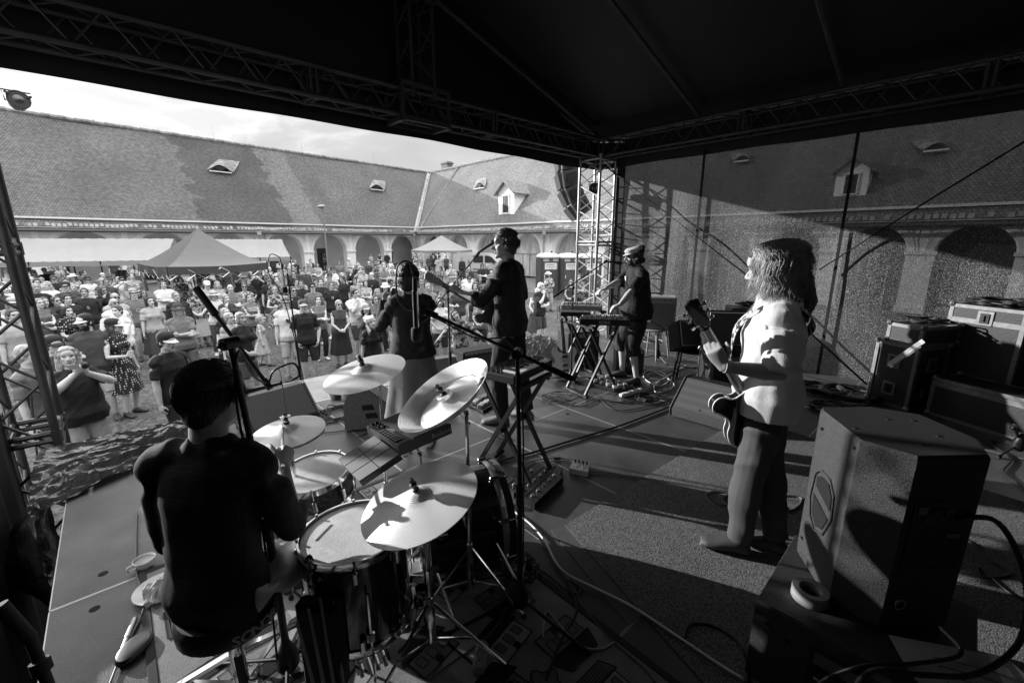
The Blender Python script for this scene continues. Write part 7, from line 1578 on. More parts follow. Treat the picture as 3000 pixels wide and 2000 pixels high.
# ---- pedals, boards and sockets on the floor
def board(name, label, cat, corners, th, mt, top=None):
    P = [V3((p.x, p.y, .008)) for p in corners]; root = thing(name, label, cat, sum(P, V3())/4); m = MB(); m.add([p for p in P]+[p+Z*th for p in P], [(3, 2, 1, 0), (4, 5, 6, 7)]+[(i, (i+1) % 4, (i+1) % 4+4, i+4) for i in range(4)]); m.build('case', mt, root); return root, (lambda u, v: P[0].lerp(P[1], u).lerp(P[3].lerp(P[2], u), v)+Z*th)
fb, fq = board('foot_controller', 'black foot controller with rows of round footswitches by the big mic stand', 'pedal board', [PZ(1478, 1440), PZ(1566, 1497), PZ(1650, 1415), PZ(1566, 1370)], .05, BLK)
for i in range(3):
    for j in range(5):
        if i == 0 and j > 3: continue
        p = fq(.2+.3*i, .12+.19*j); m = MB(); m.lathe([(.014, 0), (.014, .006), (.009, .007), (.009, .014), (.001, .016)], p, Z, 12); m.build('footswitch', CHR, fb, smooth='a')
for k in range(3): m = MB(); a, b = fq(.05+.3*k, .02), fq(.05+.3*k, .98); m.box((a+b)/2+Z*.002, ((b-a).length, .004, .004), rz=math.atan2((b-a).y, (b-a).x)); m.build('ridge', mat('dark_trim', .06), fb)
fx, fq2 = board('effect_pedal', 'silver effect pedal with a row of black knobs right of the foot controller', 'effect pedal', [PZ(1667, 1388), PZ(1722, 1400), PZ(1728, 1372), PZ(1680, 1362)], .045, mat('pedal_silver', .55, .35, .5))
for k in range(4): m = MB(); p = fq2(.15+.23*k, .8); m.cyl(p, p+Z*.018, .009, .008, 10); m.build('knob', BLK, fx, smooth='a')
for k in range(2): m = MB(); p = fq2(.3+.4*k, .3); m.cyl(p, p+Z*.014, .008, n=10); m.build('footswitch', CHR, fx)
ex, _ = board('expression_pedal', 'small black sustain pedal lying behind the foot controller', 'effect pedal', [PZ(1612, 1395), PZ(1640, 1402), PZ(1648, 1382), PZ(1622, 1374)], .03, BLK)
dx2, dq = board('effect_box', 'dark square effect box on the floor right of the ride cymbal', 'effect box', [PZ(1405, 1380), PZ(1435, 1397), PZ(1460, 1370), PZ(1430, 1352)], .07, mat('box_grey', .05, .5))
kb_, kq = board('mixer_board', 'small mixer with tiny knobs left of the foot controller', 'mixer', [PZ(1475, 1445), PZ(1505, 1462), PZ(1560, 1385), PZ(1530, 1372)], .04, mat('box_grey', .05, .5))
for i in range(3):
    for j in range(7): m = MB(); p = kq(.2+.3*i, .1+.13*j); m.cyl(p, p+Z*.015, .005, n=6); m.build('knob', BLK if (i+j) % 3 else STL, kb_)
pbx, pq = board('pedal_board', 'pedal board with several small pedals at the dark-shirted singer\'s feet', 'pedal board', [PZ(1372, 1190), PZ(1415, 1212), PZ(1480, 1172), PZ(1440, 1152)], .03, BLK)
for i in range(2):
    for j in range(5): p = pq(.28+.45*i, .12+.19*j); m = MB(); m.box(p+Z*.02, (.10, .065, .04), rz=.5, bev=.006); o = m.build('pedal', mat('pedal_%d' % ((i*5+j) % 3), [.5, .2, .35][(i*5+j) % 3], .4, .2), pbx); m = MB(); m.cyl(p+Z*.04, p+Z*.055, .008, n=8); m.build('footswitch', CHR, o)
kpb, kpq = board('pedal_board', 'pedal board crowded with bright pedals and leads under the KORG synthesizer', 'pedal board', [PZ(1722, 1128), PZ(1800, 1150), PZ(1850, 1142), PZ(1780, 1105)], .03, BLK)
for i in range(3):
    for j in range(4): p = kpq(.15+.24*j, .2+.3*i); m = MB(); m.box(p+Z*.018, (.07, .045, .034), rz=.9, bev=.005); o = m.build('pedal', mat('pedal_%d' % ((i+j) % 3), .4), kpb)
def power_strip(label, a, b, n, mt, w=.055):
    a, b = V3(a), V3(b); d = (b-a); rz = math.atan2(d.y, d.x); root = thing('power_strip', label, 'power strip', (a+b)/2); m = MB(); m.box((a+b)/2+Z*.028, (d.length, w, .04), rz=rz, bev=.012); m.build('case', mt, root)
    for k in range(n): p = a.lerp(b, (k+.5)/n)+Z*.048; m = MB(); m.lathe([(.021, 0), (.021, .005), (.017, .005), (.015, -.002), (.001, -.002)], p, Z, 16, cap=False); m.build('socket', mt, root, smooth='a')
    return root
power_strip('white power strip with round sockets beside the bass drum', PZ(1405, 1458), PZ(1482, 1478), 4, WHT)
ps = power_strip('white power strip with black plugs under the keyboards', PZ(1817, 1165), PZ(1878, 1148), 3, WHT)
for k in range(2): p = PZ(1830+k*20, 1150); m = MB(); m.box(p+Z*.07, (.05, .04, .05), bev=.008); m.build('plug', BLK, ps)
power_strip('dark power strip on the rug in the bottom middle', PZ(1415, 1900), PZ(1400, 1985), 3, mat('grey_plastic', .35, .5))
# cup, plate, cloth, headphones case, small mic
cpz = PZ(427, 1660); cup = thing('cup', 'white china cup with a handle standing left of the drummer', 'cup', cpz)
m = MB(); m.lathe([(.018, 0), (.030, .004), (.046, .03), (.052, .055), (.0495, .056), (.044, .03), (.028, .008), (.001, .006)], cpz, Z, 28, cap=False); m.build('bowl', mat('china', .7, .2), cup, smooth='a')
m = MB(); m.lathe([(.046, .045), (.001, .045)], cpz, Z, 24, cap=False); m.build('coffee', mat('coffee', .2, .1), cup)
m = MB(); m.tube(crv([cpz+V3((-.046, -.01, .045)), cpz+V3((-.072, -.02, .045)), cpz+V3((-.07, -.02, .02)), cpz+V3((-.04, -.01, .018))], 5), .005, 6); m.build('handle', MATS['china'], cup, smooth='a')
pc = PZ(475, 1730); m = MB(); m.lathe([(.01, .012), (.07, .012), (.10, .022), (.12, .028), (.12, .024), (.07, .009), (.01, .009)], pc, Z, 32, cap=False); tag(m.build('plate', MATS['china'], loc=pc, smooth='a'), 'white plate on the rug beside the drum throne', 'plate')
def crumple(name, label, cat, pts_fn, nu, nv, amp, sc, mt, seed, fr=None):
    m = MB(); G = []
    for i in range(nu+1):
        row = []
        for j in range(nv+1):
            p = V3(pts_fn(i/nu, j/nv)); q = p*sc+V3((seed, seed*2, 0)); q = V3((i/nu*fr[0], j/nv*fr[1], seed)) if fr else q; rdg = 1-abs(noise.noise(q))*2; r2 = 1-abs(noise.noise(q*2.3+V3((5, 1, 2))))*2; p.z += amp*(max(0, rdg)*.9+.5*max(0, r2)+.3*noise.noise(q*5)); p.x += amp*.5*noise.noise(q*1.7); row.append(p)
        G.append(row)
    for i in range(nu):
        for j in range(nv): m.quad(G[i][j], G[i+1][j], G[i+1][j+1], G[i][j+1])
    return tag(m.build(name, mt, loc=G[nu//2][nv//2], smooth=nu > 30), label, cat)
crumple('cloth', 'crumpled pale cloth lying on the plate behind the throne', 'cloth', lambda u, v: (pc.x+.03+.20*(u-.5), pc.y-.05+.16*(v-.5), .02+.05*math.sin(u*3.14)*math.sin(v*3.14)), 16, 14, .03, 22, mat('cloth_rag', .35, .8), 3)
crumple('cloth', 'dark glossy case lying at the rug edge left of the throne', 'case', lambda u, v: (.00+.17*u-.02, 2.34+.15*v, .012+.045*(math.sin(u*3.14)*math.sin(v*3.14))**.3), 12, 12, .0, 22, mat('case_black', .02, .3, spec=.7), 3)
hcz = PZ(395, 1908); m = MB(); m.rings([[hcz+Matrix.Rotation(.9, 3, 'Z') @ V3((k*.085*math.cos(t), k*.052*math.sin(t), z)) for t in [2*math.pi*j/24 for j in range(24)]] for z, k in ((.002, .9), (.012, 1), (.022, 1.0), (.034, .9), (.038, .7))]); tag(m.build('pouch', mat('case_black', .02, .3), loc=hcz, smooth='a'), 'oval black zipped pouch lying on the bare deck at the left', 'pouch')
m = MB(); a, b = PZ(372, 1868, .014), PZ(395, 1812, .014); m.cyl(a, b, .0125, n=12); m.cyl(a-(b-a)*.5, a, .010, n=10); tag(m.build('cable_plug', STL, loc=a, smooth='a'), 'silver cable connector beside the oval pouch', 'plug')
wc = PZ(1105, 1800)
# ---- tarpaulins
FOIL = mat('tarpaulin_foil', .05, .28, var=.6, scale=7, spec=.8, coat=.3, bump=1., bscale=16); CLEAR = mat('plastic_sheet', .42, .25, var=.4, scale=5, spec=.8)
L0, L1, L2, L3 = V3((-.62, 4.10, .0)), V3((.42, 4.93, .0)), V3((.50, 5.25, -.1)), V3((-.62, 5.2, -.25))
crumple('tarpaulin', 'crumpled dark glossy tarpaulin draped over the front left corner of the stage', 'tarpaulin', lambda u, v: tuple((V3((-.66, 4.02, -.02)).lerp(V3((.62, 4.72, .02)), u)).lerp(V3((-.6, 4.9, .1)).lerp(V3((.55, 5.05, .02)), u), v)+Z*(.12*math.sin(v*3.14)*(1.2-u*.8))), 90, 56, .05, 3.6, FOIL, 1, (3, 9))
crumple('tarpaulin', 'dark plastic bag bunched below the stage corner beside the left tower', 'tarpaulin', lambda u, v: (-.60-.22*math.sin(v*3.14)*math.sin(u*3.14)-.02, 3.75+.75*u, -.75+.78*v), 40, 40, .05, 4, FOIL, 8, (7, 3))
crumple('tarpaulin', 'crumpled translucent plastic sheet heaped at the far front edge of the stage', 'tarpaulin', lambda u, v: (4.05+1.1*u, 4.35+.50*v-.12*u, .02+.26*math.sin(u*3.14)**.6*math.sin(v*3.14)**.7), 80, 50, .08, 4, CLEAR, 2, (6, 5))
# ---- cables
def floor_cable(label, pts, r=.005, mt=CABM, z=.012, k=7): return cable_thing('cable', label, [PZ(x, y, z) if len((x, y)) == 2 else None for x, y in pts], r, mt, k=k)
floor_cable('thick white power cable snaking from the power strip past the ride cymbal', [(1480, 1478), (1510, 1500), (1560, 1540), (1600, 1590), (1625, 1640), (1660, 1680), (1740, 1720), (1850, 1775), (1980, 1860), (2100, 1940), (2180, 1990)], .0068, mat('cable_white', .75, .4), .018)
floor_cable('thin grey cable running beside the thick white one', [(1450, 1480), (1470, 1520), (1530, 1545), (1600, 1600), (1660, 1690), (1720, 1790), (1800, 1880), (1880, 1950), (1930, 2010)], .004, mat('cable_grey', .12, .5))
floor_cable('long black cable from the floor monitor across the deck to the synthesizer stand', [(1965, 1190), (1900, 1215), (1820, 1245), (1740, 1270), (1640, 1300), (1560, 1325), (1500, 1340), (1440, 1360)], .010, CABM, .016)
def braid():
    if 'cable_braided' in MATS: return MATS['cable_braided']
    return pattern('cable_braided', .35, .01, 'stripes', 60)
floor_cable('black-and-white braided guitar cable from the silver pedal to the guitarist', [(1722, 1382), (1800, 1388), (1900, 1402), (2000, 1418), (2080, 1432), (2140, 1442), (2170, 1450), (2150, 1475), (2105, 1480), (2072, 1455), (2090, 1440), (2140, 1445), (2175, 1460), (2140, 1480), (2120, 1462), (2150, 1447), (2250, 1450), (2340, 1455), (2345, 1475), (2310, 1500), (2290, 1480)], .007, braid())
cs = random.Random(31)
def coil(label, cx_, cy_, rad, turns, r=.008, z0=.01, squash=.0, cat='cable coil', mt=CABM, name='cable_coil', jit=.12):
    P = []; n = int(turns*14)
    for i in range(n): t = 2*math.pi*i/14; q = rad*(1+cs.uniform(-jit, jit)); P.append(V3((cx_+q*math.cos(t), cy_+q*math.sin(t), z0+.002+abs(cs.gauss(0, .012))+.0035*(i/14))))
    return cable_thing(name, label, P, r, mt, cat, k=2)
c_ = PZ(2400, 1150); coil('large black cable coil behind the guitarist against the mesh, left of its neighbour', c_.x+.1, c_.y, .22, 9, .012)
c_ = PZ(2490, 1160); coil('largest black cable coil on the floor left of the narrow flight case', c_.x, c_.y, .27, 11, .013)
c_ = PZ(2470, 1195); coil('loose black cable coil with silver plugs in front of the largest coil', c_.x-.15, c_.y+.05, .20, 5, .009, jit=.3)
c_ = PZ(1755, 1185, 0); coil('thin cable coiled loosely on the deck beside the mic stand\'s foot', *PZ(1640, 1170)[:2], .16, 3, .004, jit=.35)
coil('thin cable coiled on the deck between monitor and hi-hat', *PZ(1000, 1215)[:2], .17, 5, .006, jit=.3)
coil('small coil of cable lying against the floor monitor', *PZ(1900, 1170)[:2], .12, 4, .006, jit=.35)
coil('tangle of thin cables on the rug beside the big mic stand', *PZ(1530, 1680)[:2], .075, 7, .004, jit=.4)
coil('tangle of cables heaped on the small flight case', 6.42, .36, .15, 6, .008, z0=.93, jit=.35)
coil('big heap of cables on top of the tall flight case', 6.78, -.2, .24, 10, .010, z0=1.145, jit=.3)
coil('cables heaped on the top of the modular rack', 5.5, 1.78, .16, 5, .008, z0=1.04, jit=.4)
coil('cable coil in the grass below the left edge of the stage', -.68, 3.0, .16, 6, .009, z0=GZ+.02, jit=.3)
WC = MATS['cable_white']
floor_cable('white cable looping on the deck behind the keyboard player\'s feet', [(1890, 1100), (1930, 1088), (1960, 1110), (1935, 1130), (1900, 1118), (1885, 1100), (1900, 1085), (1950, 1105), (1975, 1130), (1925, 1150), (1920, 1125), (1960, 1100), (2010, 1070)], .007, WC)
for k, pts in enumerate(([(1600, 1160), (1700, 1190), (1760, 1170), (1830, 1180), (1900, 1165), (1965, 1150)], [(1780, 1180), (1850, 1170), (1900, 1140), (1950, 1120), (2010, 1100), (2060, 1090)], [(1740, 1150), (1800, 1200), (1900, 1190), (1970, 1170)], [(1560, 1040), (1600, 1080), (1660, 1100), (1720, 1130), (1790, 1130)], [(1880, 1155), (1930, 1130), (1960, 1090), (2040, 1075)])):
    floor_cable('black cable lying among the keyboard player\'s leads, %s' % ['passing his mic stand', 'running under the black stool', 'passing the white power strip', 'starting by the plastic sheet', 'looping towards the rack case'][k], pts, .005)
floor_cable('row of black cables along the front edge of the stage by the step platform', [(820, 1240), (900, 1215), (980, 1192), (1040, 1180)], .009)
floor_cable('second black cable along the front edge of the stage, behind the hi-hat', [(800, 1230), (880, 1222), (960, 1200), (1040, 1188)], .007)
floor_cable('thin cable wandering from the side monitor to the hi-hat stand', [(1035, 1200), (1020, 1225), (960, 1240), (930, 1265), (1000, 1262), (1060, 1245), (1085, 1262), (1050, 1280)], .005)
floor_cable('pale cable running down the bare deck past the white cup', [(400, 1500), (398, 1600), (400, 1680), (420, 1740), (418, 1790), (380, 1870), (350, 1930), (318, 2010)], .005, mat('cable_grey', .12, .5))
floor_cable('dark cable bounding the rug below the drum stands', [(1420, 1580), (1500, 1620), (1600, 1680), (1650, 1720), (1690, 1740), (1700, 1720), (1660, 1700), (1690, 1780), (1640, 1880), (1600, 1990)], .006)
floor_cable('thin cable lying on the rug between the cymbal stands', [(1380, 1620), (1440, 1650), (1490, 1700), (1480, 1780), (1440, 1850), (1380, 1900), (1250, 1990)], .0035, mat('cable_grey', .12, .5))
floor_cable('pale grey cable arching over the rug beside the mic stand base', [(1590, 1870), (1600, 1790), (1640, 1830), (1700, 1890), (1760, 1900), (1800, 1880)], .005, mat('cable_pale', .4, .5))
floor_cable('cable joining the effect box and the foot controller', [(1430, 1385), (1420, 1420), (1450, 1440), (1500, 1430), (1540, 1400), (1600, 1400), (1640, 1390)], .0045)
floor_cable('thin cable with an inline switch near the silver pedal', [(1520, 1370), (1560, 1350), (1620, 1342), (1660, 1345), (1690, 1360)], .004)
m = MB(); p = PZ(1633, 1342, .02); m.box(p, (.06, .025, .02), rz=-.7, bev=.008); tag(m.build('inline_switch', BLK, loc=p), 'black inline switch on the thin cable behind the silver pedal', 'switch')
cable_thing('cable', 'thick dark cable leaving the back of the loudspeaker and drooping over the subwoofer', [onface(fp[2], fp[3], .62, .88, .02), V3((2.10, -.17, .86)), V3((2.10, -.26, .70)), V3((2.02, -.28, .52)), V3((1.86, -.2, .44)), V3((1.72, -.08, .44)), V3((1.655, .04, .40)), V3((1.64, .08, .2)), V3((1.6, .1, .02))], .009, CABM)
cable_thing('cable', 'cable plugged into the lower socket of the loudspeaker', [onface(fp[2], fp[3], .5, .52, .01), onface(fp[2], fp[3], .6, .48, .06), V3((1.93, -.16, .43)), V3((1.78, -.06, .42)), V3((1.66, .06, .40)), V3((1.63, .16, .25)), V3((1.6, .2, .02))], .007, CABM)
floor_cable('cable running over the carpet right of the loudspeaker', [(2880, 1290), (2960, 1340), (2940, 1380), (2990, 1420), (3010, 1440)], .007)
floor_cable('cable curling behind the loudspeaker on the carpet, towards the right edge', [(2840, 1580), (2900, 1640), (2960, 1680), (2880, 1690), (2870, 1660), (2950, 1730), (3010, 1760)], .006)
floor_cable('dark cable at the carpet edge in front of the subwoofer', [(2000, 1880), (2020, 1830), (2080, 1830), (2150, 1870), (2180, 1920), (2190, 2000)], .007)
cable_thing('cable', 'cable hanging down behind the left truss tower', [PD3(88, 1130, 4.6), PD3(100, 1250, 4.6), PD3(118, 1400, 4.6), PD3(140, 1450, 4.6), PD3(150, 1610, 4.4), V3((-.62, 3.9, -.9))], .010, CABM)
# music sheet stand at the flight case, and monitor wedge line
ms = PZ(2600, 1180); mst = thing('music_stand', 'slim music stand with papers in front of the narrow flight case', 'music stand', (5.75, .62, 0)); b_ = V3((5.75, .62, 0)); m = MB(); m.cyl(b_, b_+Z*.72, .008, n=8); m.build('pole', BLKM, mst)
m = MB(); q_ = [PD3(2600, 1062, 4.5), PD3(2690, 1000, 4.3), PD3(2700, 1010, 4.25), PD3(2612, 1072, 4.42)]; m.quad(*q_); m.quad(*[p-Z*.02 for p in q_]); 
for k in range(3): m.quad(*[p+V3((.01*k, -.01*k, .012*k)) for p in q_])
m.build('sheets', mat('paper', .55), mst)
for k in range(3): a = 2.09*k; m = MB(); m.cyl(b_+Z*.12, b_+V3((.22*math.cos(a), .22*math.sin(a), .01)), .006, n=6); m.build('leg', BLKM, mst)
# ================================================================ THE BAND AND THE NEAREST LISTENERS
def loc(base, rz, w, k=1.): d = V3(w)-V3(base); return tuple((Matrix.Rotation(-rz, 3, 'Z') @ d)/k)
def member(label, base, rz, h, wh=(None, None), wf=(None, None), skin=SKIN, hairm=HD, beard=False, vox=.0075, cat='person', nose=1., hs=1.03, hl=((-.25, .06, .80), (.25, .06, .80)), fl=((-.11, 0, .085), (.11, .04, .085)), group=None, **kw):
    root = thing('person', label, cat, base, rz, group); k = h/1.75
    hands = [loc(base, rz, wh[i], k) if wh[i] is not None else hl[i] for i in (0, 1)]; feet = [loc(base, rz, wf[i], k) if wf[i] is not None else fl[i] for i in (0, 1)]
    for key in ('hdir', 'palm', 'elbows', 'footdir', 'knees'):       # 'w' prefix = directions given in the world
        if 'w'+key in kw: kw[key] = [tuple(Matrix.Rotation(-rz, 3, 'Z') @ V3(q)) if q else q for q in kw.pop('w'+key)]
    f = Fig(h, hands=hands, feet=feet, **kw); f.body(root, skin, EYEM, hairm, vox, beard, hs, nose, lips=LIP); return root, f
def strands(f, parent, mt, n, starts, seed, r=.0022, wave=.006):
    k = f.hs*(.5+.5*f.k); H = f.HM; c = f.hc; rs = random.Random(seed); m = MB()
    for _ in range(n):
        p, dirs = starts(rs); P = [V3(p)]; ph = rs.uniform(0, 6)
        for i, d in enumerate(dirs): P.append(P[-1]+V3(d)+V3((wave*math.sin(ph+i*2.1), wave*math.cos(ph+i*2.4), 0)))
        Q = [c+H @ (q*k) for q in crv(P, 2)]; m.tube(Q, [r*(1-.6*i/len(Q)) for i in range(len(Q))], 3, cap=False)
    return m.build('strands', mt, parent, world=False, smooth=True)
def skull(rs, zmin=.0, ymax=.05, rad=(.086, .100, .096)):
    while True:
        a, z = rs.uniform(0, 6.283), rs.uniform(-.2, 1); q = math.sqrt(max(0, 1-z*z)); p = (rad[0]*q*math.cos(a), -.018+rad[1]*q*math.sin(a), .036+rad[2]*z)
        if p[2] > zmin and (p[1] < ymax or p[2] > .085): return p
def short_hair(f, parent, mt, seed, L_=.035, up=0.):
    def st(rs):
        while True:
            p = skull(rs, -.09, .066, (.082, .098, .094))
            if p[2] > (.045 if p[1] > .01 else .0 if p[1] > -.025 else -.09): break
        o = V3((p[0], p[1]+.018, p[2]-.036)).normalized(); g = V3((p[0]*2, -1, -.15+up)) if p[2] > .07 else V3((0, -.35, -1)); g = (g-o*g.dot(o)).normalized(); d = (g+o*(.12+up*.5)).normalized()
        return p, [d*L_*.4, (d-o*.1)*L_*.35, (d-o*.25)*L_*.3]
    strands(f, parent, mt, 1900, st, seed, .0016, .0022)
HDS = mat('hair_dark_strands', .05, .3, spec=.6); HBS = mat('hair_brown_strands', .34, .34, spec=.7, var=.4, scale=9); HGS = mat('hair_grey_strands', .5, .4)
def cl(f, root, name, fn, mt, vox=.009, wr=.005, wsc=9., seed=1, sm=3): m = MB(); fn(m); return remesh(m, name, mt, root, vox, sm, wrinkle=wr, wsc=wsc, seed=seed)
def collar(f, m, r=.062, add=0.):
    n = f.nb; k = f.k; rr = []
    for z, q in ((-.03, r+.014), (.0, r+.006), (.032, r), (.034, r-.004), (.0, r-.002)): rr.append([n+f.top[2] @ V3(((q+add)*math.cos(t)*k, (.006+(q+add)*math.sin(t)*.95)*k, (z+.012-.012*math.sin(t))*k)) for t in [2*math.pi*i/24 for i in range(24)]])
    m.rings(rr)
# ---- drummer
DB = V3((.13, 1.78, 0)); DR_ = R(-52)
dr, f = member('seated drummer in a dark patterned shirt seen from behind, a stick in his hand', DB, DR_, 1.80, skin=SKIND, wh=((.10, 2.14, .70), (.40, 1.86, .87)), wf=((.36, 2.26, .09), (.66, 1.97, .10)), hairm=HD, pelvis=(0, -.02, .55), lean=.16, twist=.14, head=(-.30, -.12, .02), fat=.92, knees=[(-.35, .6, 1), (.45, .6, 1)], welbows=[(-.25, -.7, -1), (.05, -.6, -1)], whdir=[(.5, .1, .1), (.4, .5, .45)], wpalm=[(0, 0, -1), (-.6, .2, -.3)], curl=(.8, .95), wfootdir=[(1, .2, 0), (1, -.15, 0)])
DSH = pattern('dotted_dark_shirt', .006, .04, 'dots', 105)
o = cl(f, dr, 'shirt', lambda m: (f.torso(m, .014, z0=-.09, hem=.02), f.arms(m, .020, 1., (0,)), f.arms(m, .016, .67, (1,)), collar(f, m)), DSH, wr=.005, wsc=7, seed=4, sm=14)
cl(f, dr, 'trousers', lambda m: (f.torso(m, .010, z0=-.09, z1=.12), f.legs(m, .016, .86, .022)), mat('pale_trousers', .6, .8, var=.1), wr=.007, wsc=7, seed=7)
shoes(f, dr, SHOE); h_ = hair_mesh(f, 'short', dr, HD, .008); short_hair(f, h_, HDS, 5, .055)
wv = wm(dr); hw = wv @ f.wr[1]; tipS = PD3(828, 1247, 2.22); gd = (tipS-hw).normalized(); m = MB(); g_ = hw+gd*.06+V3((0, 0, .02)); m.tube([g_-gd*.10, g_, tipS-gd*.03, tipS], [.0075, .0075, .0055, .004], 8); m.ball(tipS, .006, 8); tag(m.build('drumstick', mat('stick_wood', .38), loc=hw, smooth='a'), 'drumstick held by the drummer, its tip on the hi-hat', 'drumstick')
# ---- woman singer
WB = V3((1.76, 3.16, 0)); ws, f = member('short-haired woman singer in a dark denim jacket and pale skirt seen from behind', WB, R(-24), 1.60, hs=1.12, wh=((1.66, 3.42, 1.30), (1.84, 3.44, 1.26)), hl=None, fl=((-.10, -.02, .085), (.12, .02, .085)), hairm=HD, fem=True, fat=1.05, elbows=[(-.2, -.3, -1), (.25, -.3, -1)], head=(-.15, -.15, -.08), curl=(.9, .9), whdir=[(.4, .3, .6), (-.4, .3, .6)], wpalm=[(.5, -1, 0), (-.5, -1, 0)])
JK = mat('dark_denim', .016, .8, var=.35, scale=7, bump=.4, bscale=110)
cl(f, ws, 'denim_jacket', lambda m: (f.torso(m, .022, z0=.0, hem=.004), f.arms(m, .019, .97), collar(f, m, .055, .006)), JK, wr=.005, seed=3)
def sk(m):
    k = f.k; rr = []
    for z, a, b in ((.06, .165, .125), (-.02, .192, .148), (-.15, .21, .165), (-.35, .235, .20), (-.52, .265, .235), (-.60, .28, .25)): rr.append([f.pel+V3((a*k*math.cos(t)*(1+(.5-z)*.055*math.sin(t*6+.5)), b*k*math.sin(t)*(1+(.5-z)*.055*math.sin(t*6+.5)), z*k)) for t in [2*math.pi*j/60 for j in range(60)]])
    m.rings(rr)
cl(f, ws, 'skirt', sk, mat('pale_skirt', .17, .8, var=.05), wr=.004, seed=2)
m = MB(); m.rings([[f.pel+V3((a*math.cos(t), b*math.sin(t), z)) for t in [2*math.pi*j/40 for j in range(40)]] for z, a, b in ((.035, .184, .142), (.075, .178, .136))]); m.build('belt', mat('belt_studded', .02, .4, speck=1., bscale=90), ws, world=False)
shoes(f, ws, SHOEL); h_ = hair_mesh(f, 'short', ws, HD, .008); short_hair(f, h_, mat('hair_soft', .035, .4), 9, .03)
mic('hand-held microphone in the woman singer\'s hands', V3((1.745, 3.40, 1.40)), (.02, -.15, .6), 'vocal', .2)
# ---- singer with guitar
SB = V3((2.80, 3.08, 0)); SR = R(28)
GH = PD3(1318, 845, 4.02); GB_ = SB+V3((-.02, .20, 1.07)); nk = (PD3(1283, 822, 4.02)-GB_).normalized()
guitar('electric guitar of the dark-shirted singer, its headstock pointing left', GB_, nk, V3((-.35, .95, .1)), 'solid', mat('sunburst', .10, .3, var=.7, scale=4, coat=.5), nl=.66)
sg, f = member('tall singer in dark shirt and trousers with a guitar, turned to the left', SB, SR, 1.88, skin=SKIND, wh=(tuple(GB_+nk*.50+V3((.02, -.05, -.01))), tuple(GB_+V3((.10, .02, .02)))), wf=((2.66, 3.04, .085), (2.93, 2.96, .085)), hairm=HB, head=(.42, -.02, 0), elbows=[(-.5, -.4, -1), (.9, -.7, .1)], curl=(.8, .6), whdir=[(-.7, .3, .5), (-.6, .4, -.4)], wpalm=[(.3, .6, .7), (0, -1, 0)], footdir=[(-.3, 1, 0), (.25, 1, 0)], slean=-.03, nose=1.25, lean=.03)
cl(f, sg, 'shirt', lambda m: (f.torso(m, .020, z0=-.09, hem=.012), f.arms(m, .019, .66), collar(f, m)), mat('dark_shirt', .011, .75, var=.2), wr=.008, wsc=8, seed=12)
cl(f, sg, 'trousers', lambda m: (f.torso(m, .010, z0=-.09, z1=.1), f.legs(m, .014, 1., .016)), mat('dark_trousers', .012, .85), wr=.006, seed=5); shoes(f, sg, mat('trainer_pale', .16, .6, var=.3))
h_ = hair_mesh(f, 'short', sg, HB, .008); short_hair(f, h_, mat('hair_lit', .10, .35), 3, .045, .9)
# ---- keyboard player
KB = V3((4.86, 2.94, 0)); KR = R(52)
kp, f = member('keyboard player with flat cap, glasses and shorts standing before the mesh', KB, KR, 1.73, wh=(tuple(PD3(1790, 938, 4.95)+Z*.05), tuple(PD3(1690, 905, 5.05)+Z*.05)), wf=((4.72, 2.80, .085), (4.86, 3.10, .085)), hairm=HD, beard=True, head=(0, -.12, 0), fat=1.2, lean=.10, elbows=[(-.8, -.6, -1), (.8, -.6, -1)], whdir=[(-.7, .5, -.25), (-.7, .4, -.2)], wpalm=[(0, 0, -1), (0, 0, -1)], curl=(.35, .35), footdir=[(-.2, 1, 0), (.1, 1, 0)])
cl(f, kp, 't_shirt', lambda m: (f.torso(m, .020, z0=-.09, hem=.02), f.arms(m, .020, .5)), mat('tee_black', .012, .85), wr=.008, wsc=7, seed=21)
cl(f, kp, 'shorts', lambda m: (f.torso(m, .012, z0=-.09, z1=.08), f.legs(m, .018, .62, .034)), mat('shorts_dark', .02, .85), wr=.006, seed=8)
for i in (0, 1):
    m = MB(); f.foot(m, i, .006); m.v = [v for v in m.v]; so_ = remesh(m, 'sandal', mat('sandal', .05, .6), kp, .008, 1)
hair_mesh(f, 'curly', kp, HD, .010); hat_mesh(f, 'flat', kp, mat('cap_pale', .50, .8, var=.08)); glasses_mesh(f, kp, True)
pc_ = f.sp[4][1]+f.sp[4][2] @ V3((-.06, .16, -.04)); m = MB(); m.ball(pc_, (.05, .012, .035), 10); m.tube([pc_+V3((0, 0, .03)), pc_+V3((.01, .004, .10)), pc_+V3((.03, .0, .14))], [.022, .016, .020], 6); m.box(pc_+V3((0, .0, -.11)), (.10, .012, .035)); m.build('shirt_print', mat('print_white', .7), kp, world=False)
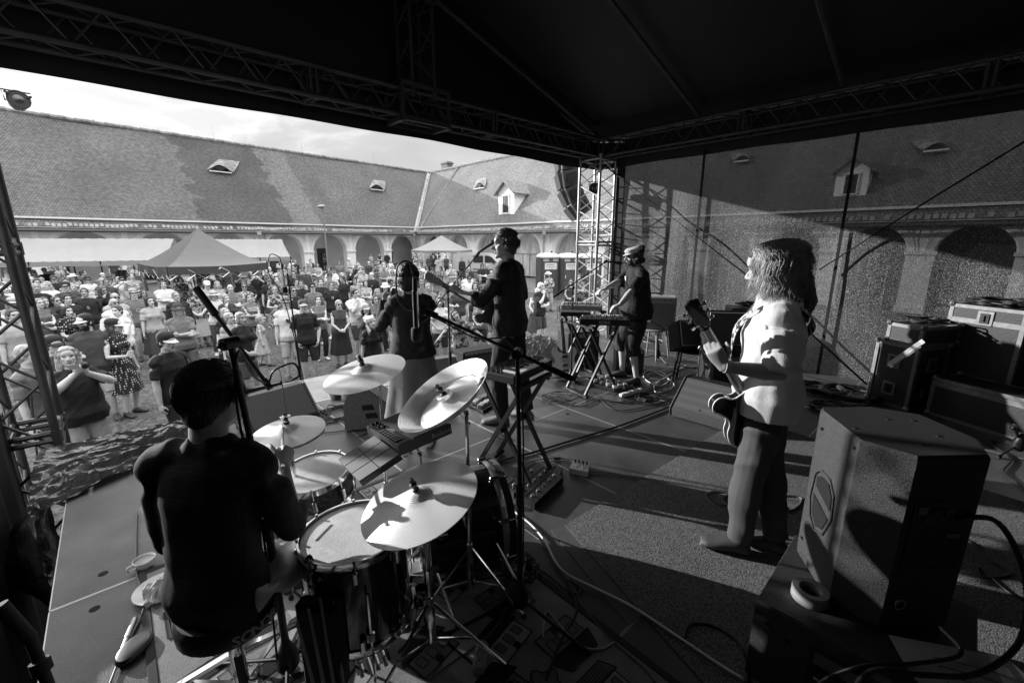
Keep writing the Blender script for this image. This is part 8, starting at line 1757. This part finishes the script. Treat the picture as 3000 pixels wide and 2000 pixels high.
# ---- long-haired guitarist
QB = V3((2.56, .70, 0)); QR = R(22)
GC = PD3(2205, 1195, 2.36); hsd = PD3(2022, 880, 2.05); nk = (hsd-GC).normalized()
guitar('dark semi-hollow guitar with white edge binding held by the long-haired guitarist', GC, nk, V3((-.15, .62, .75)), 'semi', mat('guitar_black', .012, .12, coat=1.), mat('binding_white', .75, .4), nl=.64)
qg, f = member('long-haired bearded guitarist in pale t-shirt and loose trousers, turned left', QB, QR, 1.76, wh=(tuple(PD3(2118, 1072, 2.06)), tuple(GC+V3((.10, .03, -.03)))), wf=((2.46, .72, .085), (2.60, .56, .085)), skin=SKIND, hairm=HB, beard=True, head=(-.32, -.26, 0), fat=1.04, lean=.05, pelvis=(0, 0, .985), welbows=[(-.1, -.75, -1), (1, -.6, -.2)], curl=(.55, .6), whdir=[(-.25, .45, .8), (-.8, .2, -.3)], wpalm=[(.75, .45, .2), (0, -1, 0)], wfootdir=[(-.45, .9, 0), (-.25, 1, 0)], nose=.85, hs=1.08, vox=.0065)
TEE = mat('tee_pale_grey', .58, .9, var=.04, scale=4, bump=.15, bscale=150)
cl(f, qg, 't_shirt', lambda m: (f.torso(m, .026, z0=-.09, hem=.02), f.arms(m, .024, .45), collar(f, m, .060)), TEE, .008, .010, 6, seed=31)
cl(f, qg, 'trousers', lambda m: (f.torso(m, .012, z0=-.09, z1=.08), f.legs(m, .010, 1., .022)), mat('trousers_grey', .06, .85, var=.1), .009, .010, 6.5, seed=14)
for i in (0, 1): m = MB(); f.foot(m, i, .012); remesh(m, 'shoe', mat('shoe_grey', .05, .6), qg, .008, 2)
h_ = hair_mesh(f, 'long', qg, HB, .009)
def lh(rs):
    p = skull(rs, .0, .0, (.084, .098, .094))
    while p[1] > .035 or (p[1] > .015 and p[2] < .10): p = skull(rs, .0, .0, (.084, .098, .094))
    s = 1 if p[0] > 0 else -1; o = V3((p[0], p[1]+.018, 0)); o = o.normalized() if o.length > .01 else V3((s, 0, 0)); n_ = rs.randint(3, 6); top_ = p[2] > .06
    D_ = [V3((s*.028, -.014, -.002))+o*.010]*(2 if top_ else 0)+[o*.010+V3((0, -.004, -.030))]+[o*.006+V3((0, -.003, -.036))]*n_; D_[-1] = V3((-s*.006, .004, -.022)); Hi = f.HM.transposed(); return p, [Hi @ (d-o*.004) if i > 1 else d for i, d in enumerate(D_)]
strands(f, h_, HBS, 3200, lh, 6, .0017, .017)
m = MB(); T2 = f.sp[5][2]; q_ = [f.sp[2][1]+T2 @ V3((.20, .05, .02)), f.sp[4][1]+T2 @ V3((.10, -.165, .0)), f.sh[0]+T2 @ V3((.035, -.10, .035)), f.sh[0]+T2 @ V3((.06, -.02, .095)), f.sh[0]+T2 @ V3((.055, .08, .045)), f.sp[4][1]+T2 @ V3((-.06, .185, .03)), f.sp[2][1]+T2 @ V3((.02, .20, .05))]; Pq = crv(q_, 6)
L1 = []
for i, p in enumerate(Pq): d = (Pq[min(i+1, len(Pq)-1)]-Pq[max(0, i-1)]).normalized(); o_ = (p-f.sp[4][1]); o_.z = max(0, o_.z)*1.2; s_ = d.cross(o_).normalized()*.026; L1.append((p-s_, p+s_, p+s_+o_.normalized()*.004, p-s_+o_.normalized()*.004))
m.rings([list(x) for x in L1]); m.build('guitar_strap', pattern('embroidered_strap', .55, .02, 'noise', 34), qg, world=False)
m = MB(); w0, w1 = f.el[0].lerp(f.wr[0], .86), f.el[0].lerp(f.wr[0], .97); m.cyl(w0, w1, .0335, .0315, 16); m.build('wristband', mat('wristband', .4, .7), qg, world=False)
# ---- nearest listeners (posed one by one)
def near_fan(label, px, py, h, garb, top, bot, hair, hc, hat=None, hm=None, hm2=None, glass=None, turn=0., beard=False, skin=SKIN, **kw):
    p = PZ(px, py, GZ+h); p.z = GZ; d = STAGE_C-p; rz = math.atan2(-d.x, d.y)+turn; root, f = member(label, p, rz, h, skin=skin, hairm=HAIRS[hc], beard=beard, vox=.0095, group='people in the crowd', **kw)
    garments(f, garb, root, top, bot, .012, wr=.006, seed=px); shoes(f, root, SHOE); hair_mesh(f, hair, root, HAIRS[hc], .011)
    if hat: hat_mesh(f, hat, root, hm, hm2)
    if glass is not None: glasses_mesh(f, root, bool(glass))
    return root, f, p, rz
CR = POSES['crossed']; CP = POSES['cup']
def rig(P, **k): d = {('hl' if a == 'hands' else a): b for a, b in P.items()}; d.update(k); return d
near_fan('young man in white-peaked cap and black t-shirt standing behind the drummer', 478, 975, 1.80, 'tee+shorts', C_BLK, C_BLK, 'short', 'dark', 'cap', C_BLK, C_WH, turn=.1, head=(.0, -.06, 0))
r1, f, p, rz = near_fan('capped man in dark t-shirt holding a plastic cup, head turned right', 247, 922, 1.82, 'tee+shorts', C_DK, mat('shorts_light', .40, .8), 'short', 'dark', 'twotone', C_BLK, C_WH, 1, -.55, True, fat=1.2, **rig(CP, head=(-.6, 0, 0)))
def cupat(f, p, rz, label): w = wm_t(p, rz) @ (f.wr[1]+f.hdir[1]*.07); m = MB(); m.lathe([(.028, -.06), (.040, .06), (.038, .06), (.027, -.055)], w, Z, 14, cap=False); tag(m.build('plastic_cup', mat('clear_plastic_cup', .6, .2), loc=w), label, 'cup', 'plastic cups held in the crowd')
def wm_t(p, rz): return Matrix.LocRotScale(V3(p), Matrix.Rotation(rz, 3, 'Z').to_euler(), V3((1, 1, 1)))
cupat(f, p, rz, 'plastic cup held by the capped man in the dark t-shirt')
r1, f, p, rz = near_fan('woman in polka-dot dress and white-fronted cap holding a plastic cup', 325, 936, 1.70, 'dress', P_DOT, C_BLK, 'long', 'brown', 'twotone', C_BLK, C_WH, None, .35, fem=True, **rig(CP, head=(.5, .0, .05)))
cupat(f, p, rz, 'plastic cup held by the woman in the polka-dot dress')
vp = PZ(190, 1016, GZ+1.78); vp.z = GZ; vr = math.atan2(-(STAGE_C-vp).x, (STAGE_C-vp).y)-.25
vg, f = member('long-haired man filming with a camcorder at the left edge of the stage', vp, vr, 1.78, hairm=HG, vox=.0085, group='people in the crowd', hl=((-.04, .26, 1.46), (.06, .27, 1.48)), elbows=[(-1, .2, -.8), (1, .2, -.8)], hdir=[(.35, .5, .8), (-.35, .5, .8)], palm=[(.6, -.3, .5), (-.6, -.3, .5)], curl=(.7, .7), head=(-.35, .12, 0), fat=1.3)
garments(f, 'tee+shorts', vg, C_BLK, mat('cargo_shorts', .30, .8), .012, wr=.007, seed=3); shoes(f, vg, SHOE); h_ = hair_mesh(f, 'long', vg, HG, .010)
def gh(rs): p = skull(rs, .0, .02); s = 1 if p[0] > 0 else -1; return p, [V3((s*.01, -.012, -.02)), V3((s*.008, -.010, -.035)), V3((s*.005, -.004, -.04)), V3((0, .003, -.04)), V3((0, .0, -.03))]
strands(f, h_, HGS, 700, gh, 2, .0022, .008)
cw_ = wm_t(vp, vr) @ (f.wr[1]+V3((-.07, .06, .09))); cd = (Matrix.Rotation(vr-.35, 3, 'Z') @ Y); cm = thing('camcorder', 'small black camcorder with its screen flipped out, held by the long-haired man', 'camcorder', cw_); m = MB(); m.cyl(cw_-cd*.06, cw_+cd*.07, .032, n=16); m.cyl(cw_+cd*.07, cw_+cd*.09, .026, n=16); m.build('body', BLK, cm, smooth='a'); m = MB(); m.box(cw_+cd.cross(Z)*.09+cd*.02, (.09, .008, .055), rz=vr-.35); m.build('screen', mat('screen_grey', .3, .2), cm)
near_fan('man in dark cap half hidden behind the left truss tower', 150, 985, 1.76, 'tee+trousers', C_DK, C_DEN, 'short', 'dark', 'cap', C_BLK, None, 0, -.2)
near_fan('man in peaked cap and glasses, black printed t-shirt and shorts, by the slim mic stand', 886, 880, 1.78, 'tee+shorts', C_BLK, C_BLK, 'short', 'dark', 'cap', C_DK, C_LT, 0, -.1, head=(0, .1, 0), **{'hl': POSES['pockets']['hands'], 'elbows': POSES['pockets']['elbows']})
near_fan('child in a pale rain dress walking across the grass', 757, 928, 1.22, 'dress', C_LT, C_LT, 'short', 'blond', turn=1.2, fem=True, fl=((-.09, -.14, .085), (.09, .16, .085)))
near_fan('woman in white hat with long ears by the stage edge', 1080, 925, 1.60, 'tee+trousers', C_BLK, C_DK, 'long', 'blond', 'ears', C_WH, fem=True, lean=.25, turn=.2, head=(0, .25, .2))
near_fan('dancing woman in floral blouse and long dark skirt with arms spread', 1345, 905, 1.66, 'shirt+skirt', P_FLOD, C_DK, 'bob', 'dark', fem=True, turn=.1, slean=.1, hl=((-.62, .2, 1.0), (.60, .15, .98)), elbows=[(-1, -.2, -.2), (1, -.2, -.2)], head=(0, .25, .5))
f0 = V3((0, 0, 0))
bpy.data.scenes.remove(TMP)
